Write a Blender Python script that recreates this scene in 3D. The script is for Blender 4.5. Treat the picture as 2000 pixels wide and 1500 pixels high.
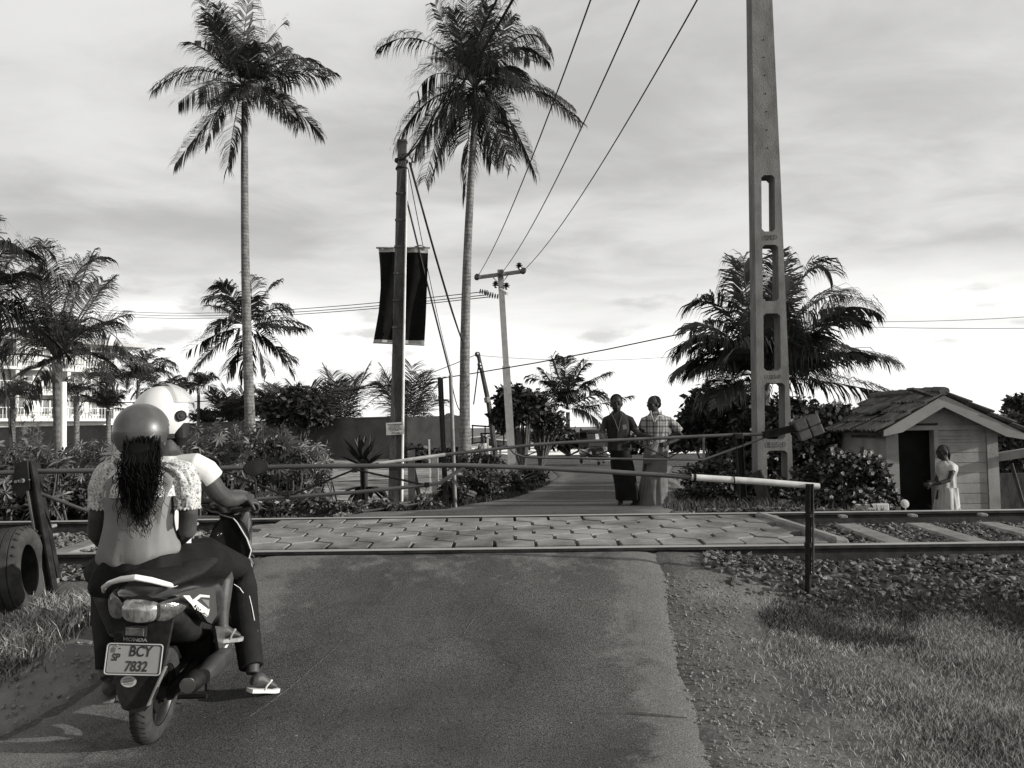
import bpy, bmesh, math, random
from mathutils import Vector, Matrix, Euler, noise
for o in list(bpy.data.objects): bpy.data.objects.remove(o)
S = bpy.context.scene
R = math.radians
random.seed(7)
rnd = random.uniform
# ------------------------------------------------------------------ camera
CZ = 1.5; FP = 1550.0
cam = bpy.data.objects.new('camera', bpy.data.cameras.new('camera'))
S.collection.objects.link(cam); S.camera = cam
cam.data.sensor_width = 36; cam.data.lens = 36*FP/2000
cam.data.clip_start = 0.05; cam.data.clip_end = 9000
CR = Matrix.Rotation(R(90+3.10), 4, 'X') @ Matrix.Rotation(R(-0.69), 4, 'Z')
cam.matrix_world = Matrix.Translation((0, 0, CZ)) @ CR
CR3 = CR.to_3x3()
def P(px, py, Y):
    d = CR3 @ Vector(((px-1000)/FP, -(py-750)/FP, -1))
    return Vector((0, 0, CZ)) + d*(Y/d.y)
# ------------------------------------------------------------------ world
SUN_EL, SUN_AZ = 14.0, -9.0          # azimuth measured from +X towards +Y
W = bpy.data.worlds.new('World'); S.world = W; W.use_nodes = True
nt = W.node_tree; N = nt.nodes; L = nt.links
bg = N['Background']; bg.inputs[1].default_value = 0.078
def nd(nt, t, **k):
    n = nt.nodes.new(t)
    for a, b in k.items(): setattr(n, a, b)
    return n
def mth(nt, op, a, b=None, c=None, clamp=False):
    n = nt.nodes.new('ShaderNodeMath'); n.operation = op; n.use_clamp = clamp
    for i, v in enumerate((a, b, c)):
        if v is None: continue
        if isinstance(v, (int, float)): n.inputs[i].default_value = v
        else: nt.links.new(v, n.inputs[i])
    return n.outputs[0]
sky = nd(nt, 'ShaderNodeTexSky', sky_type='NISHITA', sun_disc=False, sun_elevation=R(SUN_EL), sun_rotation=R(90-SUN_AZ))
sky.air_density = 1.2; sky.dust_density = 2.5
bw = nd(nt, 'ShaderNodeRGBToBW'); L.new(sky.outputs[0], bw.inputs[0])
tc = nd(nt, 'ShaderNodeTexCoord'); sx = nd(nt, 'ShaderNodeSeparateXYZ'); L.new(tc.outputs['Generated'], sx.inputs[0])
zc = mth(nt, 'MAXIMUM', sx.outputs[2], 0.0)
den = mth(nt, 'ADD', zc, 0.10)
cx = nd(nt, 'ShaderNodeCombineXYZ')
L.new(mth(nt, 'DIVIDE', sx.outputs[0], den), cx.inputs[0]); L.new(mth(nt, 'DIVIDE', sx.outputs[1], den), cx.inputs[1])
def cloudnoise(scale, detail, rough, off, dist=0.0):
    mp = nd(nt, 'ShaderNodeMapping'); mp.inputs['Location'].default_value = off; mp.inputs['Scale'].default_value = (0.75, 1.0, 1.0)
    mp.inputs['Rotation'].default_value = (0, 0, R(-18))
    L.new(cx.outputs[0], mp.inputs[0])
    n = nd(nt, 'ShaderNodeTexNoise'); n.inputs['Scale'].default_value = scale; n.inputs['Detail'].default_value = detail
    n.inputs['Roughness'].default_value = rough; n.inputs['Distortion'].default_value = dist
    L.new(mp.outputs[0], n.inputs[0]); return n.outputs[0]
c1 = cloudnoise(0.75, 7, 0.50, (3.1, 0.4, 0), 0.25)
c2 = cloudnoise(2.6, 8, 0.55, (7.3, 2.2, 0), 0.4)
cl = mth(nt, 'ADD', mth(nt, 'MULTIPLY', c1, 0.64), mth(nt, 'MULTIPLY', c2, 0.36))
# sheet of cloud overhead: radiance 4.4 .. 7.6, clearing to the bright band over the horizon
mr = nd(nt, 'ShaderNodeMapRange', interpolation_type='SMOOTHSTEP'); L.new(cl, mr.inputs[0])
for i, v in ((1, 0.38), (2, 0.63), (3, 4.9), (4, 7.5)): mr.inputs[i].default_value = v
ev = nd(nt, 'ShaderNodeMapRange', interpolation_type='SMOOTHSTEP')
L.new(mth(nt, 'ADD', zc, mth(nt, 'MULTIPLY', mth(nt, 'SUBTRACT', c1, 0.5), 0.22)), ev.inputs[0])
for i, v in ((1, 0.07), (2, 0.22), (3, 0.0), (4, 1.0)): ev.inputs[i].default_value = v
clear = mth(nt, 'MAXIMUM', mth(nt, 'MULTIPLY', bw.outputs[0], 1.0), 11.0)
# small dark cumulus low down
pn = nd(nt, 'ShaderNodeTexNoise'); mp = nd(nt, 'ShaderNodeMapping'); mp.inputs['Scale'].default_value = (7, 7, 22); mp.inputs['Location'].default_value = (2.7, 0, 0.35)
L.new(tc.outputs['Generated'], mp.inputs[0]); L.new(mp.outputs[0], pn.inputs[0]); pn.inputs['Scale'].default_value = 1.0; pn.inputs['Detail'].default_value = 6
pm = nd(nt, 'ShaderNodeMapRange', interpolation_type='SMOOTHSTEP'); L.new(pn.outputs[0], pm.inputs[0])
for i, v in ((1, 0.58), (2, 0.68), (3, 0.0), (4, 0.75)): pm.inputs[i].default_value = v
mixa = mth(nt, 'ADD', mth(nt, 'MULTIPLY', clear, mth(nt, 'SUBTRACT', 1.0, pm.outputs[0])), mth(nt, 'MULTIPLY', pm.outputs[0], 6.0))
fin = mth(nt, 'ADD', mth(nt, 'MULTIPLY', mixa, mth(nt, 'SUBTRACT', 1.0, ev.outputs[0])), mth(nt, 'MULTIPLY', mr.outputs[0], ev.outputs[0]))
tint = nd(nt, 'ShaderNodeVectorMath', operation='SCALE'); tint.inputs[0].default_value = (1.0, 0.995, 0.975)
L.new(fin, tint.inputs['Scale']); L.new(tint.outputs[0], bg.inputs[0])
# ------------------------------------------------------------------ sun
sd = bpy.data.lights.new('sun', 'SUN'); sd.energy = 4.8; sd.angle = R(0.5); sd.color = (1.0, 0.985, 0.95)
sun = bpy.data.objects.new('sun', sd); S.collection.objects.link(sun)
sv = Vector((math.cos(R(SUN_EL))*math.cos(R(SUN_AZ)), math.cos(R(SUN_EL))*math.sin(R(SUN_AZ)), math.sin(R(SUN_EL))))
sun.rotation_euler = sv.to_track_quat('Z', 'Y').to_euler(); sun.location = sv*60
S.view_settings.view_transform = 'Standard'; S.view_settings.look = 'None'; S.view_settings.gamma = 1; S.view_settings.exposure = 0.45
# ------------------------------------------------------------------ materials
MATS = {}
def mat(name, a, b=None, sc=5.0, rough=0.85, bump=0.0, bsc=None, metal=0.0, spec=0.12, detail=6, lo=0.35, hi=0.65, aniso=(1, 1, 1), transl=0.0, coat=0.0, sub=None):
    if name in MATS: return MATS[name]
    m = bpy.data.materials.new(name); m.use_nodes = True; t = m.node_tree; p = t.nodes['Principled BSDF']
    b = a if b is None else b
    tcn = nd(t, 'ShaderNodeTexCoord'); mpn = nd(t, 'ShaderNodeMapping'); mpn.inputs['Scale'].default_value = aniso
    t.links.new(tcn.outputs['Object'], mpn.inputs[0])
    n = nd(t, 'ShaderNodeTexNoise'); n.inputs['Scale'].default_value = sc; n.inputs['Detail'].default_value = detail; n.inputs['Roughness'].default_value = 0.62
    t.links.new(mpn.outputs[0], n.inputs[0])
    r = nd(t, 'ShaderNodeMapRange'); t.links.new(n.outputs[0], r.inputs[0])
    for i, v in ((1, lo), (2, hi), (3, a), (4, b)): r.inputs[i].default_value = v
    out = r.outputs[0]
    if sub: out = sub(t, mpn, out)
    g = nd(t, 'ShaderNodeCombineColor')
    t.links.new(out, g.inputs[0]); t.links.new(mth(t, 'MULTIPLY', out, 0.985), g.inputs[1]); t.links.new(mth(t, 'MULTIPLY', out, 0.95), g.inputs[2])
    t.links.new(g.outputs[0], p.inputs['Base Color'])
    p.inputs['Roughness'].default_value = rough; p.inputs['Metallic'].default_value = metal
    p.inputs['Specular IOR Level'].default_value = spec
    if coat: p.inputs['Coat Weight'].default_value = coat; p.inputs['Coat Roughness'].default_value = 0.08
    if bump:
        n2 = nd(t, 'ShaderNodeTexNoise'); n2.inputs['Scale'].default_value = bsc or sc*4; n2.inputs['Detail'].default_value = 6; n2.inputs['Roughness'].default_value = 0.65
        t.links.new(mpn.outputs[0], n2.inputs[0])
        bn = nd(t, 'ShaderNodeBump'); bn.inputs['Strength'].default_value = 0.9; bn.inputs['Distance'].default_value = bump
        t.links.new(n2.outputs[0], bn.inputs['Height']); t.links.new(bn.outputs[0], p.inputs['Normal'])
    if transl:
        tr = nd(t, 'ShaderNodeBsdfTranslucent'); t.links.new(g.outputs[0], tr.inputs[0])
        mx = nd(t, 'ShaderNodeMixShader'); mx.inputs[0].default_value = transl
        om = t.nodes['Material Output']
        t.links.new(p.outputs[0], mx.inputs[1]); t.links.new(tr.outputs[0], mx.inputs[2]); t.links.new(mx.outputs[0], om.inputs[0])
    MATS[name] = m; return m
# ------------------------------------------------------------------ mesh builder
class MB:
    def __init__(s): s.v = []; s.f = []; s.mi = []; s.cur = 0
    def face(s, *idx): s.f.append(idx); s.mi.append(s.cur)
    def quad(s, a, b, c, d):
        i = len(s.v); s.v += [Vector(a), Vector(b), Vector(c), Vector(d)]; s.face(i, i+1, i+2, i+3)
    def tri(s, a, b, c):
        i = len(s.v); s.v += [Vector(a), Vector(b), Vector(c)]; s.face(i, i+1, i+2)
    def box(s, c, d, rot=None, taper=1.0, bev=0.0):
        c = Vector(c); x, y, z = d[0]/2, d[1]/2, d[2]/2; i = len(s.v)
        pts = []
        if bev:
            for zz, k in ((-z, 1), (-z+bev, 0), (z-bev, 0), (z, 1)):
                e = bev*k
                pts.append([(-x+e, -y+bev, zz), (-x+bev, -y+e, zz), (x-bev, -y+e, zz), (x-e, -y+bev, zz), (x-e, y-bev, zz), (x-bev, y-e, zz), (-x+bev, y-e, zz), (-x+e, y-bev, zz)])
            n = 8
        else:
            pts = [[(-x, -y, -z), (x, -y, -z), (x, y, -z), (-x, y, -z)], [(-x*taper, -y*taper, z), (x*taper, -y*taper, z), (x*taper, y*taper, z), (-x*taper, y*taper, z)]]; n = 4
        for ring in pts:
            for p in ring:
                p = Vector(p)
                if rot is not None: p = rot @ p
                s.v.append(c+p)
        s.face(*[i+k for k in range(n)][::-1]); m = len(pts)
        for r in range(m-1):
            for k in range(n): s.face(i+r*n+k, i+r*n+(k+1) % n, i+(r+1)*n+(k+1) % n, i+(r+1)*n+k)
        s.face(*[i+(m-1)*n+k for k in range(n)])
    def beam(s, a, b, w, h=None, up=(0, 0, 1)):
        a, b = Vector(a), Vector(b); d = b-a; l = d.length; d.normalize(); h = h or w
        up = Vector(up); sd_ = d.cross(up)
        if sd_.length < 1e-4: sd_ = d.cross(Vector((1, 0, 0)))
        sd_.normalize(); u = sd_.cross(d)
        s.box((a+b)/2, (w, l, h), Matrix((sd_, d, u)).transposed())
    def rings(s, rs, cap=True, closed=True):
        i = len(s.v); n = len(rs[0])
        for r in rs: s.v += [Vector(p) for p in r]
        for k in range(len(rs)-1):
            for j in range(n if closed else n-1):
                s.face(i+k*n+j, i+k*n+(j+1) % n, i+(k+1)*n+(j+1) % n, i+(k+1)*n+j)
        if cap and closed:
            s.face(*[i+j for j in range(n)][::-1]); s.face(*[i+(len(rs)-1)*n+j for j in range(n)])
    def tube(s, pts, rad, n=8, cap=True, flat=1.0, up=(0, 0, 1)):
        pts = [Vector(p) for p in pts]; m = len(pts)
        if not hasattr(rad, '__len__'): rad = [rad]*m
        rs = []; prev = None
        for k in range(m):
            d = (pts[min(k+1, m-1)]-pts[max(k-1, 0)]).normalized()
            if prev is None:
                u = Vector(up)
                if abs(d.dot(u)) > 0.95: u = Vector((1, 0, 0))
                a = d.cross(u).normalized()
            else:
                a = (prev - d*prev.dot(d)).normalized()
            prev = a; b = d.cross(a); r = rad[k]
            rs.append([pts[k]+a*(r*math.cos(2*math.pi*j/n))+b*(r*flat*math.sin(2*math.pi*j/n)) for j in range(n)])
        s.rings(rs, cap)
    def loft(s, secs, n=16, cap=True, pw=1.0):
        # secs: (center, u, v) with u,v half axes; pw<1 squarer
        rs = []
        for c, u, v in secs:
            c, u, v = Vector(c), Vector(u), Vector(v); ring = []
            for j in range(n):
                a = 2*math.pi*j/n; ca, sa = math.cos(a), math.sin(a)
                ring.append(c+u*(math.copysign(abs(ca)**pw, ca))+v*(math.copysign(abs(sa)**pw, sa)))
            rs.append(ring)
        s.rings(rs, cap)
    def ell(s, c, r, rot=None, n=12, m=8):
        c = Vector(c); rs = []
        for k in range(m+1):
            ph = math.pi*(k/m)*0.998+0.003; ring = []
            for j in range(n):
                a = 2*math.pi*j/n
                p = Vector((r[0]*math.sin(ph)*math.cos(a), r[1]*math.sin(ph)*math.sin(a), -r[2]*math.cos(ph)))
                if rot is not None: p = rot @ p
                ring.append(c+p)
            rs.append(ring)
        s.rings(rs)
    def lathe(s, prof, c, ax=(0, 0, 1), n=20, cap=True):
        ax = Vector(ax).normalized(); u = ax.orthogonal().normalized(); v = ax.cross(u); c = Vector(c)
        s.rings([[c+ax*h+(u*math.cos(2*math.pi*j/n)+v*math.sin(2*math.pi*j/n))*r for j in range(n)] for r, h in prof], cap)
    def torus(s, c, ax, R0, r, n=28, m=10, sq=1.0):
        ax = Vector(ax).normalized(); u = ax.orthogonal().normalized(); v = ax.cross(u); c = Vector(c); i = len(s.v)
        for k in range(n):
            a = 2*math.pi*k/n; d = u*math.cos(a)+v*math.sin(a)
            for j in range(m):
                b = 2*math.pi*j/m; s.v.append(c+d*(R0+r*math.cos(b))+ax*(r*sq*math.sin(b)))
        for k in range(n):
            for j in range(m): s.face(i+k*m+j, i+((k+1) % n)*m+j, i+((k+1) % n)*m+(j+1) % m, i+k*m+(j+1) % m)
    def prism(s, poly, d):
        poly = [Vector(p) for p in poly]; d = Vector(d); i = len(s.v); n = len(poly)
        s.v += poly+[p+d for p in poly]
        s.face(*range(i, i+n)[::-1]); s.face(*range(i+n, i+2*n))
        for k in range(n): s.face(i+k, i+(k+1) % n, i+n+(k+1) % n, i+n+k)
    def build(s, name, m, parent=None, smooth=False, fixn=False):
        me = bpy.data.meshes.new(name); o = bpy.data.objects.new(name, me)
        if parent is not None:
            Mi = WM[parent.name].inverted(); vs = [Mi @ v for v in s.v]; o.parent = parent; WM[o.name] = WM[parent.name]
        else:
            xs = [v.x for v in s.v]; ys = [v.y for v in s.v]; zs = [v.z for v in s.v]
            b = Vector(((min(xs)+max(xs))/2, (min(ys)+max(ys))/2, min(zs))); vs = [v-b for v in s.v]; o.location = b
            WM[o.name] = Matrix.Translation(b)
        me.from_pydata([tuple(v) for v in vs], [], s.f)
        ms = m if isinstance(m, (list, tuple)) else [m]
        for q in ms: me.materials.append(q)
        if len(ms) > 1: me.polygons.foreach_set('material_index', s.mi)
        if fixn:
            bm = bmesh.new(); bm.from_mesh(me); bmesh.ops.recalc_face_normals(bm, faces=bm.faces); bm.to_mesh(me); bm.free()
        if smooth:
            me.polygons.foreach_set('use_smooth', [True]*len(me.polygons))
            try: me.set_sharp_from_angle(angle=R(42))
            except Exception: pass
        S.collection.objects.link(o); return o
WM = {}
def thing(name, label, cat, loc, rz=0, group=None, M=None):
    o = bpy.data.objects.new(name, None); S.collection.objects.link(o); o.empty_display_size = 0.1
    m = M if M is not None else Matrix.Translation(Vector(loc)) @ Matrix.Rotation(rz, 4, 'Z')
    o.matrix_world = m; WM[o.name] = m.copy()
    o['label'] = label; o['category'] = cat
    if group: o['group'] = group
    return o
def tag(o, label, cat, group=None, kind=None):
    o['label'] = label; o['category'] = cat
    if group: o['group'] = group
    if kind: o['kind'] = kind
    return o
def struct(o): o['kind'] = 'structure'; return o
def stuff(o, label, cat): o['kind'] = 'stuff'; o['label'] = label; o['category'] = cat; return o
def remesh(o, vox, sm=2):
    r = o.modifiers.new('remesh', 'REMESH'); r.mode = 'VOXEL'; r.voxel_size = vox; r.use_smooth_shade = True
    q = o.modifiers.new('smooth', 'SMOOTH'); q.iterations = sm; q.factor = 0.5
    return o
def textmesh(txt, size, name, m, parent, Mw, ext=0.001, sx=1.0, align='CENTER', shear=0.0, offset=0.0):
    cu = bpy.data.curves.new('t', 'FONT'); cu.body = txt; cu.size = size; cu.extrude = ext; cu.align_x = align; cu.align_y = 'CENTER'; cu.shear = shear; cu.offset = offset; cu.resolution_u = 4
    to = bpy.data.objects.new('t', cu); S.collection.objects.link(to); bpy.context.view_layer.update()
    me = bpy.data.meshes.new_from_object(to.evaluated_get(bpy.context.evaluated_depsgraph_get()))
    bpy.data.objects.remove(to)
    me.transform(WM[parent.name].inverted() @ Mw @ Matrix.Diagonal((sx, 1, 1, 1))); me.name = name
    me.materials.clear(); me.materials.append(m)
    o = bpy.data.objects.new(name, me); o.parent = parent; S.collection.objects.link(o); return o
def lerp_t(tab, y):
    if y <= tab[0][0]: return tab[0][1]
    for (a, p), (b, q) in zip(tab, tab[1:]):
        if y <= b:
            t = (y-a)/(b-a); return p+(q-p)*t
    return tab[-1][1]
def sst(a, b, x):
    t = max(0, min(1, (x-a)/(b-a))); return t*t*(3-2*t)
# ------------------------------------------------------------------ terrain height
ZR = [(-60, 0), (2.5, 0.03), (3.69, .08), (4.2, .125), (5.0, .28), (5.7, .46), (6.05, .535), (6.3, .545), (8.0, .60), (8.5, .60), (9.2, .53), (11.4, .33), (12.5, .28), (20, .02), (38, -.42), (56, -.5), (60, -.6)]
def zroad(y): return (lerp_t(ZR, y-.12)+lerp_t(ZR, y)*2+lerp_t(ZR, y+.12))/4
EL = [(-6, -2.75), (3.4, -2.45), (4.5, -2.2), (5.5, -1.98), (6.1, -1.95), (8.2, -1.75), (11, -1.1), (12.5, -.8), (14.6, 0), (20, .8), (26, 1.5), (34, 1.6), (37, 1.2)]
ER = [(-6, .8), (3.4, .84), (4, .88), (5, .97), (6.1, 1.1), (8.2, 1.6), (11.5, 2.45), (14, 2.9), (24, 4.6), (36, 7.2), (37, 7.4)]
ZSR = [(-60, 0), (3.3, .02), (4.5, .07), (5.62, .19), (5.95, .40), (6.1, .43), (8.2, .47), (8.7, .42), (9.6, .0), (12, -.36), (30, -.45), (60, -.6)]
ZSL = [(-60, 0), (3.0, .02), (4.2, .12), (5.3, .33), (5.8, .42), (6.1, .43), (8.2, .47), (8.9, .42), (11.5, .30), (14, .22), (38, .05), (60, -.3)]
def zside(x, y):
    a, b = lerp_t(ZSL, y), lerp_t(ZSR, y)
    # right of the far road the land dips to the hut
    c = lerp_t(ZR, y) if y > 8.5 else b
    if x < -1: return a
    if y > 8.5:
        t = sst(3.0, 5.4, x) * (1-sst(20, 34, y))
        return (b*t + (c-.03)*(1-t)) if x > .5 else a*(1-sst(-1, .5, x)) + c*sst(-1, .5, x)
    return b if x > 0 else a
def gz(x, y):
    if y > 60: 
        return -.6 - (y-60)*.06 if y < 110 else -3.6 - (y-110)*.002
    n = noise.noise(Vector((x*1.3, y*1.3, 0)))*.025 + noise.noise(Vector((x*.25, y*.25, 3)))*.06*sst(9, 20, y)
    zs = zside(x, y)+n
    if y > 37.5: return zs*.5 + lerp_t(ZR, y)*.5 - .03 if x < 0 else lerp_t(ZR, y)-.05
    l, r = lerp_t(EL, y), lerp_t(ER, y)
    d = max(l-x, x-r)
    zr = zroad(y)
    if d <= -.16: return zr-.06
    if d <= .05: return zr-.06+.048*sst(-.16, -.02, d)
    w = (1.25 if y < 6.2 else .6) if x > r else .5
    t = sst(.05, w, d)
    return (zr-.014)*(1-t) + zs*t
def G(px, Y, dz=0):
    p = P(px, 900, Y); return Vector((p.x, Y, gz(p.x, Y)+dz))
# ================================================================== SETTING
def spaced(lo, hi, near_lo, near_hi, step, grow=1.22):
    a = []; x = near_lo
    while x <= near_hi: a.append(x); x += step
    s_ = step; x = a[-1]
    while x < hi: s_ *= grow; x = min(hi, x+s_); a.append(x)
    s_ = step; x = a[0]; b = []
    while x > lo: s_ *= grow; x = max(lo, x-s_); b.append(x)
    return b[::-1]+a
def soilmask(t, mp, out):
    # pebbly speckle
    v = nd(t, 'ShaderNodeTexVoronoi'); v.inputs['Scale'].default_value = 38; t.links.new(mp.outputs[0], v.inputs[0])
    k = nd(t, 'ShaderNodeMapRange'); t.links.new(v.outputs['Distance'], k.inputs[0])
    for i, q in ((1, .0), (2, .5), (3, 1.25), (4, .8)): k.inputs[i].default_value = q
    return mth(t, 'MULTIPLY', out, k.outputs[0])
m_soil = mat('soil', .07, .16, 1.6, .95, .02, 22, sub=soilmask)
mb = MB()
xs = spaced(-3500, 3500, -7, 7, .14, 1.16); ys = spaced(-30, 5000, 2.2, 13, .1, 1.10)
nx = len(xs)
for y in ys:
    for x in xs: mb.v.append(Vector((x, y, gz(x, y))))
for j in range(len(ys)-1):
    for i in range(nx-1): mb.face(j*nx+i, j*nx+i+1, (j+1)*nx+i+1, (j+1)*nx+i)
struct(mb.build('ground', m_soil, smooth=True))
# --- asphalt
def asph(t, mp, out):
    at = nd(t, 'ShaderNodeAttribute', attribute_name='dust'); dn = nd(t, 'ShaderNodeTexNoise'); dn.inputs['Scale'].default_value = 3.2; dn.inputs['Detail'].default_value = 9; dn.inputs['Roughness'].default_value = .7; t.links.new(mp.outputs[0], dn.inputs[0])
    dk = nd(t, 'ShaderNodeMapRange', interpolation_type='SMOOTHSTEP'); t.links.new(mth(t, 'ADD', at.outputs['Fac'], mth(t, 'MULTIPLY', mth(t, 'SUBTRACT', dn.outputs[0], .5), 1.7)), dk.inputs[0])
    for i, q in ((1, .28), (2, .62), (3, 0), (4, 1)): dk.inputs[i].default_value = q
    # hairline cracks
    cw = nd(t, 'ShaderNodeTexVoronoi', feature='DISTANCE_TO_EDGE'); cw.inputs['Scale'].default_value = .9
    cv = nd(t, 'ShaderNodeVectorMath', operation='ADD'); cs = nd(t, 'ShaderNodeVectorMath', operation='SCALE'); cs.inputs['Scale'].default_value = .35; t.links.new(dn.outputs['Color'], cs.inputs[0]); t.links.new(mp.outputs[0], cv.inputs[0]); t.links.new(cs.outputs[0], cv.inputs[1]); t.links.new(cv.outputs[0], cw.inputs[0])
    ck = nd(t, 'ShaderNodeMapRange'); t.links.new(cw.outputs['Distance'], ck.inputs[0])
    for i, q in ((1, .001), (2, .006), (3, .55), (4, 1)): ck.inputs[i].default_value = q
    out = mth(t, 'MULTIPLY', out, ck.outputs[0])
    v = nd(t, 'ShaderNodeTexNoise'); v.inputs['Scale'].default_value = 160; v.inputs['Detail'].default_value = 2; t.links.new(mp.outputs[0], v.inputs[0])
    k = nd(t, 'ShaderNodeMapRange'); t.links.new(v.outputs[0], k.inputs[0])
    for i, q in ((1, .38), (2, .66), (3, .25), (4, 2.5)): k.inputs[i].default_value = q
    w = nd(t, 'ShaderNodeTexVoronoi'); w.inputs['Scale'].default_value = 3.2; w.inputs['Randomness'].default_value = 1; t.links.new(mp.outputs[0], w.inputs[0])
    h = nd(t, 'ShaderNodeMapRange'); t.links.new(mth(t, 'ADD', w.outputs['Distance'], mth(t, 'MULTIPLY', dn.outputs[0], .03)), h.inputs[0])
    for i, q in ((1, .03), (2, .085), (3, .6), (4, 1.0)): h.inputs[i].default_value = q
    base = mth(t, 'MULTIPLY', mth(t, 'MULTIPLY', out, k.outputs[0]), h.outputs[0])
    du = mth(t, 'MULTIPLY', mth(t, 'ADD', .075, mth(t, 'MULTIPLY', dn.outputs[0], .09)), mth(t, 'ADD', .4, mth(t, 'MULTIPLY', k.outputs[0], .5)))
    return mth(t, 'ADD', mth(t, 'MULTIPLY', base, mth(t, 'SUBTRACT', 1.0, dk.outputs[0])), mth(t, 'MULTIPLY', du, dk.outputs[0]))
m_asph = mat('asphalt', .022, .075, .9, .8, .006, 150, spec=.3, sub=asph, lo=.3, hi=.7)
def road(name, y0, y1, nyy, left, right, zf, m, nxx=44, rag=.05):
    mb = MB(); rows = []
    for j in range(nyy+1):
        t = j/nyy; y = y0+(y1-y0)*t
        l = left(y)+rag*noise.noise(Vector((y*3.1, 1, 5)))+rag*.6*noise.noise(Vector((y*11, 4, 5)))
        r = right(y)+rag*1.4*noise.noise(Vector((y*1.9, 9, 5)))+rag*.3*noise.noise(Vector((y*9, 7, 5)))+rag*.25*noise.noise(Vector((y*31, 7, 5)))
        for i in range(nxx+1):
            u = i/nxx; x = l+(r-l)*u; e = min(u, 1-u)*(r-l)
            z = zf(x, y)-.020*(1-sst(0, .10, e))+.004 + .004*noise.noise(Vector((x*2, y*2, 8)))
            mb.v.append(Vector((x, y, z)))
    w = nxx+1
    for j in range(nyy):
        for i in range(nxx): mb.face(j*w+i, j*w+i+1, (j+1)*w+i+1, (j+1)*w+i)
    o = struct(mb.build(name, m, smooth=True)); at = o.data.attributes.new('dust', 'FLOAT', 'POINT'); vals = []
    for j in range(nyy+1):
        y = y0+(y1-y0)*j/nyy
        for i in range(nxx+1):
            u = i/nxx; W_ = right(y)-left(y); e0, e1 = u*W_, (1-u)*W_; dd = max(1-sst(0, 1.1, e0), (1-sst(0, .65, e1)))*.8
            if name == 'road': dd = max(dd, .42*sst(5.2, 5.9, y), .22*(1-abs(u-.62)*6) if abs(u-.62) < .16 and y < 4.8 else 0)
            vals.append(dd)
    at.data.foreach_set('value', vals); return o
road('road', -3, 6.12, 240, lambda y: lerp_t(EL, y), lambda y: lerp_t(ER, y), lambda x, y: zroad(y), m_asph)
m_asphf = mat('asphalt_far', .045, .072, .7, .9, .01, 60, sub=asph)
road('lane', 8.06, 37, 150, lambda y: lerp_t(EL, y), lambda y: lerp_t(ER, y), lambda x, y: zroad(y)+.012, m_asphf)
mb = MB()
for j in range(17):
    y = 36.2+j
    for i in range(60):
        x = -4+i*1.6; mb.v.append(Vector((x, y, lerp_t(ZR, y)+.012)))
for j in range(16):
    for i in range(59): mb.face(j*60+i, j*60+i+1, (j+1)*60+i+1, (j+1)*60+i)
struct(mb.build('main_road', m_asphf, smooth=True))
# ridge across the asphalt and a scratch mark
mb = MB()
pts = []
for k in range(26):
    t = k/25; p = P(1165+170*t, 1338, 3.95); y = 3.93-.03*t+.012*math.sin(t*5); pts.append((p.x, y, zroad(y)-.002))
mb.tube(pts, [.004+.013*math.sin(math.pi*min(1, .1+k/28))*(.9+.15*rnd(0, 1)) for k in range(26)], 8)
struct(mb.build('road_ridge', mat('ridge', .05, .10, 30, .9, .004, 90), smooth=True))
# --- dirt shoulder left
m_dirt = mat('dirt_path', .11, .19, 2.2, .95, .012, 40)
road('dirt_path', 2.2, 5.0, 60, lambda y: lerp_t(EL, y)-.55-.25*noise.noise(Vector((y, 2, 2))), lambda y: lerp_t(EL, y)+.16, lambda x, y: gz(x, y)+.014 if x < lerp_t(EL, y)-.06 else zroad(y)-.024, m_dirt, 22, .05)
# --- sandy yard beyond the line, left
def yardpat(t, mp, out):
    b = nd(t, 'ShaderNodeTexNoise'); b.inputs['Scale'].default_value = 1.0
    m2 = nd(t, 'ShaderNodeMapping'); m2.inputs['Scale'].default_value = (1.6, 5.5, 1); tcx = nd(t, 'ShaderNodeTexCoord'); t.links.new(tcx.outputs['Object'], m2.inputs[0]); t.links.new(m2.outputs[0], b.inputs[0]); b.inputs['Detail'].default_value = 8
    k = nd(t, 'ShaderNodeMapRange'); t.links.new(b.outputs[0], k.inputs[0])
    for i, q in ((1, .40), (2, .52), (3, .35), (4, 1.1)): k.inputs[i].default_value = q
    return mth(t, 'MULTIPLY', out, k.outputs[0])
mb = MB()
for a, b in (((488, 1402), (655, 1268)), ((655, 1268), (668, 1252)), ((752, 1172), (790, 1128)), ((905, 1240), (930, 1205))):
    y_ = []
    for (px_, py_) in (a, b):
        Y_ = 4.5
        for _ in range(12):
            q = P(px_, py_, Y_); d_ = (q-Vector((0, 0, CZ))); t_ = (zroad(Y_)-CZ)/d_.z; Y_ = Y_*.4+Y_*t_*.6
        y_.append(Vector((P(px_, py_, Y_).x, Y_, 0)))
    n_ = 14
    for k in range(n_):
        p0, p1 = y_[0].lerp(y_[1], k/n_), y_[0].lerp(y_[1], (k+.8)/n_); o_ = Vector((rnd(-.003, .003), rnd(-.003, .003), 0))
        for p in (p0, p1): p.z = zroad(p.y)+.006
        mb.beam(p0+o_, p1+o_, .0022, .001)
struct(mb.build('road_scratch', mat('scratch', .12, .2, 30, .9)))
mb = MB(); w = 30
for j in range(40):
    y = 13.5+j*.6
    for i in range(w+1):
        x = -.245*y+i*(.245*y-1.2)/w; mb.v.append(Vector((x, y, gz(x, y)+.03)))
for j in range(39):
    for i in range(w): mb.face(j*(w+1)+i, j*(w+1)+i+1, (j+1)*(w+1)+i+1, (j+1)*(w+1)+i)
struct(mb.build('yard', mat('sand', .22, .36, 1.5, .95, .02, 8, sub=yardpat), smooth=True))
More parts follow.
